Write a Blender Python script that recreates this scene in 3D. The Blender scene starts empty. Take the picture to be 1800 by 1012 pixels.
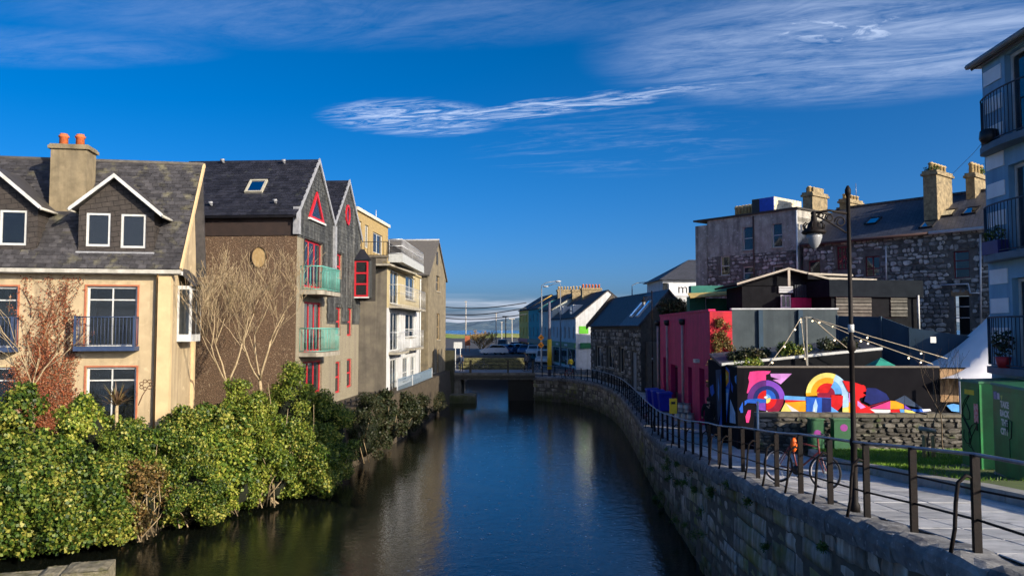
import bpy, math, random
import numpy as np
from mathutils import Vector, Matrix
R = math.radians
random.seed(7)
SC = bpy.context.scene
COL = SC.collection
# ------------------------------------------------------------------ camera
F_PX, TILT, ZC = 1350.0, R(3.0), 7.2          # the photographer stands on a road bridge, 7.2 m over the water
cam = bpy.data.cameras.new('camera'); cam.sensor_width = 36.0; cam.lens = 36.0 * F_PX / 1800.0
cam.clip_start = 0.1; cam.clip_end = 9000.0
camo = bpy.data.objects.new('camera', cam); COL.objects.link(camo)
camo.location = (0, 0, ZC); camo.rotation_euler = (R(90) + TILT, 0, 0)
SC.camera = camo
# ------------------------------------------------------------------ light
SUN_A, SUN_E = R(51), R(20)                    # behind the camera to the right, low
SUN = Vector((math.sin(SUN_A) * math.cos(SUN_E), -math.cos(SUN_A) * math.cos(SUN_E), math.sin(SUN_E)))
sl = bpy.data.lights.new('sun', 'SUN'); sl.energy = 2.0; sl.angle = R(0.5); sl.color = (1.0, 0.86, 0.66)
so = bpy.data.objects.new('sun', sl); COL.objects.link(so)
so.rotation_euler = (-SUN).to_track_quat('-Z', 'Y').to_euler(); so.location = (30, -30, 30)
SC.view_settings.view_transform = 'Standard'; SC.view_settings.look = 'None'
SC.view_settings.gamma = 1.0; SC.view_settings.exposure = 1.9
SC.view_settings.use_curve_mapping = False
SC.render.engine = 'CYCLES'
SC.cycles.use_denoising = True
SC.cycles.use_adaptive_sampling = True; SC.cycles.adaptive_threshold = 0.02
SC.cycles.max_bounces = 6; SC.cycles.diffuse_bounces = 3; SC.cycles.glossy_bounces = 3
SC.cycles.transparent_max_bounces = 12; SC.cycles.transmission_bounces = 4
SC.cycles.caustics_reflective = False; SC.cycles.caustics_refractive = False

W = bpy.data.worlds.new('World'); SC.world = W; W.use_nodes = True
def build_world():
    nt = W.node_tree; N = nt.nodes; L = nt.links; N.clear()
    def n(t, **k):
        o = N.new(t)
        for a, b in k.items(): setattr(o, a, b)
        return o
    def math_(op, a, b=None, c=None, clamp=False):
        o = n('ShaderNodeMath', operation=op); o.use_clamp = clamp
        for i, x in enumerate((a, b, c)):
            if x is None: continue
            if isinstance(x, (int, float)): o.inputs[i].default_value = x
            else: L.new(x, o.inputs[i])
        return o.outputs[0]
    out = n('ShaderNodeOutputWorld'); bg = n('ShaderNodeBackground'); bg.inputs[1].default_value = 0.053
    sky = n('ShaderNodeTexSky', sky_type='NISHITA'); sky.sun_disc = False
    sky.sun_elevation = SUN_E; sky.sun_rotation = math.atan2(SUN.x, SUN.y)
    sky.air_density = 0.5; sky.dust_density = 2.6; sky.ozone_density = 4.0
    hs = n('ShaderNodeHueSaturation'); hs.inputs['Hue'].default_value = .499; hs.inputs['Saturation'].default_value = 1.32; hs.inputs['Value'].default_value = 0.95
    L.new(sky.outputs[0], hs.inputs['Color'])
    tc = n('ShaderNodeTexCoord'); sep = n('ShaderNodeSeparateXYZ'); L.new(tc.outputs['Generated'], sep.inputs[0])
    X, Y, Z = sep.outputs
    zz = math_('MAXIMUM', Z, 0.015)
    a = math_('DIVIDE', X, zz); b = math_('DIVIDE', Y, zz)          # a point on the high cloud layer
    def line_coords(x0, y0, x1, y1):
        dx, dy = x1 - x0, y1 - y0; l = math.hypot(dx, dy); ux, uy = dx / l, dy / l
        ra = math_('SUBTRACT', a, x0); rb = math_('SUBTRACT', b, y0)
        t = math_('ADD', math_('MULTIPLY', ra, ux), math_('MULTIPLY', rb, uy))
        q = math_('ADD', math_('MULTIPLY', ra, -uy), math_('MULTIPLY', rb, ux))
        return t, q, l
    def noise(x, y, sx, sy, detail=8, rough=.62, dist=.6, off=0.):
        cb = n('ShaderNodeCombineXYZ'); L.new(math_('MULTIPLY', x, sx), cb.inputs[0]); L.new(math_('MULTIPLY', y, sy), cb.inputs[1]); cb.inputs[2].default_value = off
        nz = n('ShaderNodeTexNoise'); nz.inputs['Scale'].default_value = 1.0; nz.inputs['Detail'].default_value = detail
        nz.inputs['Roughness'].default_value = rough; nz.inputs['Distortion'].default_value = dist
        L.new(cb.outputs[0], nz.inputs['Vector']); return nz.outputs[0]
    def ramp(x, lo, hi, smooth=True):
        o = n('ShaderNodeMapRange'); o.interpolation_type = 'SMOOTHSTEP' if smooth else 'LINEAR'
        L.new(x, o.inputs[0]); o.inputs[1].default_value = lo; o.inputs[2].default_value = hi; return o.outputs[0]
    def blob(t, q, t0, q0, rt, rq):
        e = math_('ADD', math_('POWER', math_('ABSOLUTE', math_('DIVIDE', math_('SUBTRACT', t, t0), rt)), 2.0),
                  math_('POWER', math_('ABSOLUTE', math_('DIVIDE', math_('SUBTRACT', q, q0), rq)), 2.0))
        return math_('SUBTRACT', 1.0, ramp(e, 0.0, 1.0))
    # the long drawn-out streak
    t, q, l = line_coords(-.74, 3.72, .95, 3.10)
    qw = math_('ADD', q, math_('MULTIPLY', math_('POWER', math_('SUBTRACT', t, .9), 2.0), .10))
    qn = math_('ADD', qw, math_('MULTIPLY', math_('SUBTRACT', noise(t, q, 2.2, 5, off=3.), .5), .28))
    head = blob(t, qn, .27, .05, .46, .40)
    tail = blob(t, qn, .98, .06, 1.10, .15)
    st = math_('MAXIMUM', head, math_('MULTIPLY', tail, .95))
    fib = noise(t, q, 2.8, 10, detail=10, rough=.70, dist=1.8)
    streak = math_('MULTIPLY', st, ramp(fib, .38, .70))
    # thin veils: a broad one over the right, a faint one over the top left, a few wisps
    veilr = blob(a, b, 1.25, 2.70, 1.05, .85); veill = blob(a, b, -.55, 2.35, 1.3, .42); wl = blob(a, b, -1.75, 2.7, .8, .25)
    vt, vq, _ = line_coords(0, 2.6, 1.3, 2.2)
    vn = noise(vt, vq, 1.1, 3.2, detail=12, rough=.68, dist=1.6, off=9.)
    vf = noise(vt, vq, 3.0, 7.0, detail=10, rough=.72, dist=1.8, off=4.)
    vmix = math_('ADD', math_('MULTIPLY', vn, .65), math_('MULTIPLY', vf, .35))
    veil = math_('MULTIPLY', math_('ADD', math_('MULTIPLY', veilr, .66), math_('MULTIPLY', math_('MAXIMUM', veill, wl), .17), clamp=True), ramp(vmix, .30, .76))
    wis = math_('MULTIPLY', math_('MULTIPLY', blob(a, b, .6, 4.2, 1.0, 1.0), .22), ramp(vmix, .46, .74))
    mott = noise(a, b, 9, 12, detail=6, rough=.6, dist=.8, off=20.)
    pk = math_('MULTIPLY', blob(a, b, 1.12, 2.52, .38, .16), ramp(mott, .42, .66))
    far = noise(a, b, .55, .8, detail=8, rough=.6, off=31.)
    general = math_('MULTIPLY', ramp(Y, .05, -.5), math_('MULTIPLY', ramp(vmix, .45, .75), .35))    # the same thin cirrus goes on behind
    # low bank of cloud along the horizon
    az = math_('ARCTAN2', X, Y)
    hn = noise(az, Z, 5.0, 55, detail=7, rough=.6, dist=.5, off=14.)
    el = math_('ADD', Z, math_('MULTIPLY', math_('SUBTRACT', hn, .5), -.03))
    band = math_('MULTIPLY', math_('SUBTRACT', 1.0, ramp(el, .020, .046)), ramp(hn, .30, .60))
    m = math_('MAXIMUM', math_('MAXIMUM', streak, veil), math_('MAXIMUM', wis, math_('MULTIPLY', pk, .8)))
    m = math_('MAXIMUM', m, general)
    m = math_('MULTIPLY', m, .86)
    mx = n('ShaderNodeMix', data_type='RGBA'); L.new(m, mx.inputs[0]); L.new(hs.outputs[0], mx.inputs[6]); mx.inputs[7].default_value = (3.9, 4.6, 6.0, 1)
    mx2 = n('ShaderNodeMix', data_type='RGBA'); L.new(math_('MULTIPLY', band, .75), mx2.inputs[0]); L.new(mx.outputs[2], mx2.inputs[6]); mx2.inputs[7].default_value = (4.3, 4.6, 5.4, 1)
    L.new(mx2.outputs[2], bg.inputs[0]); L.new(bg.outputs[0], out.inputs[0])
build_world()

# ------------------------------------------------------------------ helpers
def ray(x, y):
    u = (x - 900) / F_PX; v = (506 - y) / F_PX
    return Vector((u, math.cos(TILT) - v * math.sin(TILT), math.sin(TILT) + v * math.cos(TILT)))
def at(x, y, d):
    r = ray(x, y); t = d / r.y
    return Vector((r.x * t, d, ZC + r.z * t))
def atz(x, y, z):
    r = ray(x, y); t = (z - ZC) / r.z
    return Vector((r.x * t, r.y * t, z))

ORG = {}
def setp(o, label=None, cat=None, group=None, kind=None):
    if label: o['label'] = label
    if cat: o['category'] = cat
    if group: o['group'] = group
    if kind: o['kind'] = kind
    return o
def thing(name, label, cat, loc, group=None):
    o = bpy.data.objects.new(name, None); COL.objects.link(o); o.location = loc; o.empty_display_size = .2
    ORG[o.name] = Vector(loc)
    return setp(o, label, cat, group)

class Fr:
    """vertical facade frame: u runs along the wall, n points out of it, heights are world z"""
    def __init__(s, o, u):
        s.o = Vector((o[0], o[1], 0)); s.u = Vector((u[0], u[1], 0)).normalized(); s.n = Vector((s.u.y, -s.u.x, 0))
    def p(s, a, z, n=0.):
        return s.o + s.u * a + s.n * n + Vector((0, 0, z))
    def px(s, x, y, n=0.):
        r = ray(x, y); c = Vector((0, 0, ZC)); q = s.o + s.n * n
        t = (q - c).dot(s.n) / r.dot(s.n); h = c + r * t
        return (h - s.o).dot(s.u), h.z
    def rect(s, x0, y0, x1, y1, n=0.):
        """rectangle that spans the pixels' columns and, at its middle, the pixels' rows"""
        xm = (x0 + x1) / 2
        a0 = s.px(x0, y0, n)[0]; a1 = s.px(x1, y0, n)[0]; zt = s.px(xm, y0, n)[1]; zb = s.px(xm, y1, n)[1]
        return (min(a0, a1), max(a0, a1), min(zt, zb), max(zt, zb))
    def side(s, a, flip=False):
        """frame of the return wall at station a: its u runs inwards (flip: outwards)"""
        o = s.p(a, 0); return Fr((o.x, o.y), (s.n if flip else -s.n)[:2])
WORLD = Fr((0, 0), (1, 0))

class MB:
    def __init__(s): s.v = []; s.f = []; s.m = []; s.s = []
    def add(s, vs, fs, mi=0, smooth=False):
        b = len(s.v); s.v.extend([tuple(v) for v in vs])
        for f in fs: s.f.append(tuple(i + b for i in f)); s.m.append(mi); s.s.append(smooth)
        return s
    def poly(s, pts, mi=0): return s.add(pts, [tuple(range(len(pts)))], mi)
    def hexa(s, p, mi=0):
        return s.add(p, [(0, 1, 2, 3), (7, 6, 5, 4), (0, 4, 5, 1), (1, 5, 6, 2), (2, 6, 7, 3), (3, 7, 4, 0)], mi)
    def box(s, fr, a0, a1, z0, z1, n0, n1, mi=0):
        P = fr.p
        return s.hexa([P(a0, z0, n0), P(a0, z1, n0), P(a1, z1, n0), P(a1, z0, n0), P(a0, z0, n1), P(a0, z1, n1), P(a1, z1, n1), P(a1, z0, n1)], mi)
    def cbox(s, c, sx, sy, sz, rot=0., mi=0):
        ca, sa = math.cos(rot), math.sin(rot); fr = Fr((c[0], c[1]), (ca, sa))
        return s.box(fr, -sx / 2, sx / 2, c[2], c[2] + sz, -sy / 2, sy / 2, mi)
    def prism(s, fr, poly, n0, n1, mi=0):
        k = len(poly)
        v = [fr.p(a, z, n1) for a, z in poly] + [fr.p(a, z, n0) for a, z in poly]
        f = [tuple(range(k)), tuple(range(2 * k - 1, k - 1, -1))] + [(i, i + k, (i + 1) % k + k, (i + 1) % k) for i in range(k)]
        return s.add(v, f, mi)
    def slab(s, pts, th, mi=0):
        """planar polygon given by its top corners, thickened downwards along its normal"""
        nrm = (pts[1] - pts[0]).cross(pts[2] - pts[0]).normalized()
        if nrm.z < 0: nrm = -nrm
        k = len(pts); v = list(pts) + [p - nrm * th for p in pts]
        f = [tuple(range(k)), tuple(range(2 * k - 1, k - 1, -1))] + [(i, i + k, (i + 1) % k + k, (i + 1) % k) for i in range(k)]
        return s.add(v, f, mi)
    def tube(s, pts, r, k=6, r2=None, mi=0, smooth=True, close=False):
        pts = [Vector(p) for p in pts]; n = len(pts); r2 = r if r2 is None else r2
        vs = []; prev = None
        for i, p in enumerate(pts):
            if close: d = pts[(i + 1) % n] - pts[i - 1]
            else: d = pts[min(i + 1, n - 1)] - pts[max(i - 1, 0)]
            d = d.normalized() if d.length > 1e-9 else Vector((0, 0, 1))
            if prev is None:
                a = d.cross(Vector((0, 0, 1)) if abs(d.z) < .9 else Vector((1, 0, 0))).normalized()
            else:
                a = (prev - d * prev.dot(d)); a = a.normalized() if a.length > 1e-6 else d.orthogonal().normalized()
            prev = a; b = d.cross(a); rr = r + (r2 - r) * i / max(1, n - 1)
            for j in range(k):
                t = 2 * math.pi * j / k; vs.append(p + a * (math.cos(t) * rr) + b * (math.sin(t) * rr))
        fs = []
        for i in range(n if close else n - 1):
            i2 = (i + 1) % n
            for j in range(k):
                j2 = (j + 1) % k; fs.append((i * k + j, i * k + j2, i2 * k + j2, i2 * k + j))
        if not close: fs += [tuple(range(k - 1, -1, -1)), tuple((n - 1) * k + j for j in range(k))]
        return s.add(vs, fs, mi, smooth)
    def lathe(s, base, prof, k=12, mi=0, smooth=True):
        b = Vector(base); vs = []; fs = []
        for r, z in prof:
            for j in range(k):
                t = 2 * math.pi * j / k; vs.append(b + Vector((math.cos(t) * r, math.sin(t) * r, z)))
        for i in range(len(prof) - 1):
            for j in range(k):
                j2 = (j + 1) % k; fs.append((i * k + j, i * k + j2, (i + 1) * k + j2, (i + 1) * k + j))
        fs += [tuple(range(k - 1, -1, -1)), tuple((len(prof) - 1) * k + j for j in range(k))]
        return s.add(vs, fs, mi, smooth)
    def ball(s, c, rx, ry=None, rz=None, k=10, mi=0):
        ry = rx if ry is None else ry; rz = rx if rz is None else rz; c = Vector(c); h = max(4, k * 2 // 3); vs = []; fs = []
        for i in range(h + 1):
            ph = math.pi * i / h
            for j in range(k):
                t = 2 * math.pi * j / k; vs.append(c + Vector((rx * math.sin(ph) * math.cos(t), ry * math.sin(ph) * math.sin(t), -rz * math.cos(ph))))
        for i in range(h):
            for j in range(k):
                j2 = (j + 1) % k; fs.append((i * k + j, i * k + j2, (i + 1) * k + j2, (i + 1) * k + j))
        return s.add(vs, fs, mi, True)
    def build(s, name, mats, parent=None, loc=None):
        off = ORG[parent.name] if parent is not None else Vector(loc or (0, 0, 0))
        me = bpy.data.meshes.new(name)
        me.from_pydata([(v[0] - off.x, v[1] - off.y, v[2] - off.z) for v in s.v], [], s.f)
        for m in (mats if isinstance(mats, (list, tuple)) else [mats]): me.materials.append(m)
        me.polygons.foreach_set('material_index', s.m); me.polygons.foreach_set('use_smooth', s.s); me.update()
        o = bpy.data.objects.new(name, me); COL.objects.link(o)
        if parent is not None: o.parent = parent
        else: o.location = off
        ORG[o.name] = off
        return o

def np_mesh(name, verts, nside, mat, parent=None, loc=None, smooth=False):
    """fast mesh of equal polygons (nside verts each, not shared)"""
    off = ORG[parent.name] if parent is not None else Vector(loc or (0, 0, 0))
    v = np.asarray(verts, dtype=np.float32).reshape(-1, 3) - np.array(off, dtype=np.float32)
    nf = len(v) // nside; me = bpy.data.meshes.new(name)
    me.vertices.add(len(v)); me.vertices.foreach_set('co', v.ravel())
    me.loops.add(len(v)); me.loops.foreach_set('vertex_index', np.arange(len(v), dtype=np.int32))
    me.polygons.add(nf); me.polygons.foreach_set('loop_start', np.arange(0, len(v), nside, dtype=np.int32))
    me.materials.append(mat); me.update(calc_edges=True); me.validate()
    o = bpy.data.objects.new(name, me); COL.objects.link(o)
    if parent is not None: o.parent = parent
    else: o.location = off
    ORG[o.name] = off
    return o

def pieces(name, items, parent, mat, limit=300, key=None, rest_name=None):
    """items: (Matrix, mesh). The ones that show largest become objects of their own, the rest one joined part"""
    cp = Vector((0, 0, ZC)); off = ORG[parent.name]
    items = sorted(items, key=key or (lambda it: (it[0].translation - cp).length))
    T = Matrix.Translation(-off)
    for M_, me in items[:limit]:
        o = bpy.data.objects.new(name, me); COL.objects.link(o); o.parent = parent; o.matrix_local = T @ M_
    rest = items[limit:]
    if rest:
        vs = []; fs = []; cache = {}
        for M_, me in rest:
            if me.name not in cache: cache[me.name] = ([v.co.copy() for v in me.vertices], [tuple(p.vertices) for p in me.polygons])
            cv, cf = cache[me.name]; b = len(vs)
            vs.extend([M_ @ c for c in cv]); fs.extend([tuple(i + b for i in f) for f in cf])
        mb = MB(); mb.v = vs; mb.f = fs; mb.m = [0] * len(fs); mb.s = [False] * len(fs)
        o = mb.build(rest_name or name + '_field', mat, parent); o['kind'] = 'stuff'

def axes(o, a, b, c):
    return Matrix(((a.x, b.x, c.x, o.x), (a.y, b.y, c.y, o.y), (a.z, b.z, c.z, o.z), (0, 0, 0, 1)))

# ------------------------------------------------------------------ materials
MATS = {}
def mat(name, c1, c2=None, scale=4., rough=.8, bump=0., bscale=40., metal=0., vary=0., streak=None, streak_amt=.5, streak_scale=2.5, detail=6., spec=.4,
        spots=None, spot_scale=3., spot_lo=.55, spot_hi=.68, lo=.35, hi=.65, bvor=False, rowbump=None, tide=None):
    if name in MATS: return MATS[name]
    m = bpy.data.materials.new(name); m.use_nodes = True; nt = m.node_tree; N = nt.nodes; L = nt.links; N.clear()
    out = N.new('ShaderNodeOutputMaterial'); bs = N.new('ShaderNodeBsdfPrincipled'); L.new(bs.outputs[0], out.inputs[0])
    bs.inputs['Roughness'].default_value = rough; bs.inputs['Metallic'].default_value = metal; bs.inputs['Specular IOR Level'].default_value = spec
    tc = N.new('ShaderNodeNewGeometry'); co = tc.outputs['Position']      # one continuous weathering over neighbouring pieces
    def noise(s, d=detail, vec=None, dist=0.):
        o = N.new('ShaderNodeTexNoise'); o.inputs['Scale'].default_value = s; o.inputs['Detail'].default_value = d; o.inputs['Roughness'].default_value = .6
        o.inputs['Distortion'].default_value = dist; L.new(vec or co, o.inputs['Vector']); return o.outputs[0]
    def rng(x, lo_, hi_, a=0., b=1.):
        o = N.new('ShaderNodeMapRange'); L.new(x, o.inputs[0]); o.inputs[1].default_value = lo_; o.inputs[2].default_value = hi_; o.inputs[3].default_value = a; o.inputs[4].default_value = b; return o.outputs[0]
    def mix(f, a, b, bt='MIX'):
        o = N.new('ShaderNodeMix'); o.data_type = 'RGBA'; o.blend_type = bt
        for i, x in ((0, f), (6, a), (7, b)):
            if isinstance(x, tuple): o.inputs[i].default_value = x if len(x) == 4 else x + (1,)
            elif isinstance(x, (int, float)): o.inputs[i].default_value = x
            else: L.new(x, o.inputs[i])
        return o.outputs[2]
    c = mix(rng(noise(scale), lo, hi), c1, c2 or tuple(x * .78 for x in c1))
    if streak is not None:
        mp = N.new('ShaderNodeMapping'); mp.inputs['Scale'].default_value = (1, 1, .09); L.new(co, mp.inputs[0])
        c = mix(rng(noise(streak_scale, 8, mp.outputs[0], .3), .46, .70, 0, streak_amt), c, streak)
    if spots is not None:
        c = mix(rng(noise(spot_scale, 8), spot_lo, spot_hi), c, spots)
    if tide is not None:      # algae line left by the water
        sp_ = N.new('ShaderNodeSeparateXYZ'); L.new(co, sp_.inputs[0]); ad_ = N.new('ShaderNodeMath'); ad_.operation = 'MULTIPLY_ADD'; L.new(noise(1.6, 6), ad_.inputs[0]); ad_.inputs[1].default_value = -1.6; L.new(sp_.outputs[2], ad_.inputs[2])
        c = mix(rng(ad_.outputs[0], tide[1] - .8, tide[2] - .8, .9, 0.), c, tide[0])
    if vary:
        oi = N.new('ShaderNodeObjectInfo'); ge = N.new('ShaderNodeNewGeometry')
        ad = N.new('ShaderNodeMath'); ad.operation = 'ADD'; L.new(oi.outputs['Random'], ad.inputs[0]); L.new(ge.outputs['Random Per Island'], ad.inputs[1])
        fr = N.new('ShaderNodeMath'); fr.operation = 'FRACT'; L.new(ad.outputs[0], fr.inputs[0])
        v = rng(fr.outputs[0], 0, 1, 1 - vary, 1 + vary)
        cb = N.new('ShaderNodeCombineColor'); [L.new(v, cb.inputs[i]) for i in range(3)]
        c = mix(1.0, c, cb.outputs[0], 'MULTIPLY')
    L.new(c, bs.inputs['Base Color'])
    if bump or rowbump:
        bp = N.new('ShaderNodeBump'); bp.inputs['Strength'].default_value = 1.0; bp.inputs['Distance'].default_value = bump or .01
        if rowbump:
            br = N.new('ShaderNodeTexBrick'); br.inputs['Scale'].default_value = 1.0; br.inputs['Mortar Size'].default_value = .012
            br.inputs['Brick Width'].default_value = rowbump[0]; br.inputs['Row Height'].default_value = rowbump[1]; br.inputs['Color1'].default_value = (1, 1, 1, 1); br.inputs['Color2'].default_value = (.7, .7, .7, 1)
            br.inputs['Mortar'].default_value = (0, 0, 0, 1)
            cm = N.new('ShaderNodeMapping'); cm.inputs['Rotation'].default_value = rowbump[2]; L.new(co, cm.inputs[0]); L.new(cm.outputs[0], br.inputs['Vector'])
            L.new(br.outputs['Color'], bp.inputs['Height'])
            k = mix(1.0, c, mix(.75, (1, 1, 1), br.outputs['Color']), 'MULTIPLY'); L.new(k, bs.inputs['Base Color'])
        elif bvor:
            vo = N.new('ShaderNodeTexVoronoi'); vo.inputs['Scale'].default_value = bscale; L.new(co, vo.inputs['Vector']); L.new(vo.outputs['Distance'], bp.inputs['Height'])
        else: L.new(noise(bscale, 4), bp.inputs['Height'])
        L.new(bp.outputs[0], bs.inputs['Normal'])
    MATS[name] = m; return m

def glass_mat(name, tint=(.02, .025, .03), trans=.55):
    m = bpy.data.materials.new(name); m.use_nodes = True; nt = m.node_tree; N = nt.nodes; L = nt.links; N.clear()
    out = N.new('ShaderNodeOutputMaterial'); gl = N.new('ShaderNodeBsdfGlossy'); gl.inputs['Roughness'].default_value = .03; gl.inputs['Color'].default_value = (.85, .9, .95, 1)
    tr = N.new('ShaderNodeBsdfTransparent'); tr.inputs[0].default_value = (.82, .86, .86, 1)
    df = N.new('ShaderNodeBsdfDiffuse'); df.inputs[0].default_value = tint + (1,)
    m1 = N.new('ShaderNodeMixShader'); m1.inputs[0].default_value = trans; L.new(df.outputs[0], m1.inputs[1]); L.new(tr.outputs[0], m1.inputs[2])
    fn = N.new('ShaderNodeFresnel'); fn.inputs[0].default_value = 1.6
    mx = N.new('ShaderNodeMixShader'); L.new(fn.outputs[0], mx.inputs[0]); L.new(m1.outputs[0], mx.inputs[1]); L.new(gl.outputs[0], mx.inputs[2]); L.new(mx.outputs[0], out.inputs[0])
    return m
def leaf_mat(name, cols, trans=.25, rough=.5):
    m = bpy.data.materials.new(name); m.use_nodes = True; nt = m.node_tree; N = nt.nodes; L = nt.links; N.clear()
    out = N.new('ShaderNodeOutputMaterial'); ge = N.new('ShaderNodeNewGeometry'); rp = N.new('ShaderNodeValToRGB'); L.new(ge.outputs['Random Per Island'], rp.inputs[0])
    tc = N.new('ShaderNodeTexCoord'); nz = N.new('ShaderNodeTexNoise'); nz.inputs['Scale'].default_value = .9; nz.inputs['Detail'].default_value = 3; L.new(tc.outputs['Object'], nz.inputs[0])
    ad = N.new('ShaderNodeMath'); ad.operation = 'MULTIPLY_ADD'; ad.inputs[1].default_value = 1.5; L.new(nz.outputs[0], ad.inputs[0]); 
    su = N.new('ShaderNodeMath'); su.operation = 'MULTIPLY_ADD'; su.inputs[1].default_value = .9; su.inputs[2].default_value = -.72; L.new(ge.outputs['Random Per Island'], su.inputs[0]); L.new(su.outputs[0], ad.inputs[2])
    L.new(ad.outputs[0], rp.inputs[0])
    el = rp.color_ramp.elements
    while len(el) < len(cols): el.new(.5)
    for i, c in enumerate(cols): el[i].position = i / (len(cols) - 1); el[i].color = c + (1,)
    bs = N.new('ShaderNodeBsdfPrincipled'); bs.inputs['Roughness'].default_value = rough; bs.inputs['Specular IOR Level'].default_value = .35; L.new(rp.outputs[0], bs.inputs['Base Color'])
    tl = N.new('ShaderNodeBsdfTranslucent'); L.new(rp.outputs[0], tl.inputs[0])
    mx = N.new('ShaderNodeMixShader'); mx.inputs[0].default_value = trans; L.new(bs.outputs[0], mx.inputs[1]); L.new(tl.outputs[0], mx.inputs[2]); L.new(mx.outputs[0], out.inputs[0])
    return m

white = mat('white_paint', (.60, .61, .60), (.48, .50, .50), 6, .55, streak=(.35, .34, .30), streak_amt=.5)
offwhite = mat('grey_white_render', (.62, .63, .62), (.50, .51, .51), 2, .85, .004, 60, streak=(.22, .21, .18), streak_amt=.7)
slate = mat('slate', (.070, .067, .070), (.036, .035, .038), 3, .55, .004, 30, vary=.34, spots=(.14, .13, .08), spot_scale=1.6, spot_lo=.55, spot_hi=.72)
slate2 = mat('dark_slate', (.022, .023, .032), (.012, .013, .020), 3, .55, .004, 30, vary=.34, spots=(.055, .06, .05), spot_scale=2.4, spot_lo=.62, spot_hi=.76)
cladding = mat('slate_cladding', (.045, .048, .048), (.028, .030, .030), 5, .7, .004, 40, vary=.30, streak=(.20, .20, .18), streak_amt=.55)
cream = mat('cream_render', (.47, .375, .235), (.38, .30, .185), 1.2, .9, .006, 30, streak=(.22, .17, .115), streak_amt=.75, streak_scale=2.2, spots=(.58, .47, .30), spot_scale=2.5, spot_lo=.58, spot_hi=.75)
creamtrim = mat('cream_trim', (.60, .45, .25), (.50, .37, .21), 2, .8)
brownrough = mat('brown_roughcast', (.17, .108, .066), (.075, .047, .030), 18, .95, .03, 26, bvor=True, spots=(.34, .26, .17), spot_scale=12, spot_lo=.56, spot_hi=.7, streak=(.06, .045, .035), streak_amt=.5, streak_scale=1.2)
greyrough = mat('grey_roughcast', (.31, .275, .195), (.17, .152, .112), 20, .95, .02, 24, bvor=True, streak=(.16, .14, .11), streak_amt=.7, streak_scale=1.5)
fascia = mat('black_fascia', (.018, .014, .014), (.010, .009, .010), 6, .6)
red = mat('red_paint', (.52, .02, .03), (.40, .015, .025), 6, .45)
teal = mat('teal_paint', (.14, .42, .36), (.10, .33, .28), 6, .5)
concrete = mat('concrete', (.36, .34, .28), (.24, .22, .18), 3, .9, .004, 40, streak=(.10, .09, .07), streak_amt=.6)
terracotta = mat('terracotta', (.60, .16, .05), (.45, .11, .04), 8, .7)
limechim = mat('chimney_render', (.26, .21, .13), (.16, .13, .08), 2.5, .95, .006, 30, streak=(.08, .07, .05), streak_amt=.7)
steel = mat('grey_metal', (.30, .31, .32), (.20, .21, .22), 6, .4, metal=.5)
black = mat('black_paint', (.018, .018, .020), (.010, .010, .012), 6, .45)
lead = mat('lead_flashing', (.33, .34, .36), (.22, .23, .25), 5, .5)
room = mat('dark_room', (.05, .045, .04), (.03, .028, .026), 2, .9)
curtain = mat('curtain_cloth', (.62, .60, .56), (.50, .48, .45), 8, .95)
netcurtain = mat('net_curtain', (.45, .52, .52), (.36, .43, .44), 8, .95)
blindo = mat('orange_blind', (.62, .40, .20), (.52, .32, .16), 5, .9)
gutterm = mat('gutter', (.55, .53, .48), (.38, .37, .33), 4, .5, streak=(.2, .2, .15), streak_amt=.5)
bark = mat('pale_bark', (.42, .33, .20), (.27, .205, .12), 10, .9, .004, 40)
twigbrown = mat('dark_twig', (.16, .085, .04), (.09, .05, .028), 8, .9)
glass = glass_mat('window_glass')
glassd = glass_mat('dim_window_glass', (.03, .035, .04), .25)
galv = mat('galvanised', (.62, .64, .66), (.48, .50, .52), 5, .4, metal=.3)
wood = mat('timber', (.30, .19, .10), (.20, .12, .06), 5, .8, .003, 30, vary=.3)
asphalt = mat('asphalt', (.065, .066, .070), (.045, .046, .050), 5, .9, .004, 60)

# ------------------------------------------------------------------ building kit
def wall(mb, fr, a0, a1, z0, z1, holes=(), depth=.18, mi=0, n=0.):
    As = sorted({a0, a1} | {min(max(v, a0), a1) for h in holes for v in h[:2]}); Zs = sorted({z0, z1} | {min(max(v, z0), z1) for h in holes for v in h[2:]})
    for i in range(len(As) - 1):
        for j in range(len(Zs) - 1):
            ca, cz = (As[i] + As[i + 1]) / 2, (Zs[j] + Zs[j + 1]) / 2
            if As[i + 1] - As[i] < 1e-5 or Zs[j + 1] - Zs[j] < 1e-5: continue
            if any(h[0] < ca < h[1] and h[2] < cz < h[3] for h in holes): continue
            mb.poly([fr.p(As[i], Zs[j], n), fr.p(As[i + 1], Zs[j], n), fr.p(As[i + 1], Zs[j + 1], n), fr.p(As[i], Zs[j + 1], n)], mi)
    for h in holes:
        b0, b1, c0, c1 = max(h[0], a0), min(h[1], a1), max(h[2], z0), min(h[3], z1)
        if b1 - b0 < .01 or c1 - c0 < .01: continue
        q = [(b0, c0), (b1, c0), (b1, c1), (b0, c1)]
        for k in range(4):
            (p, r), (s, t) = q[k], q[(k + 1) % 4]
            mb.poly([fr.p(p, r, n), fr.p(p, r, n - depth), fr.p(s, t, n - depth), fr.p(s, t, n)], mi)
    return mb

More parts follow.
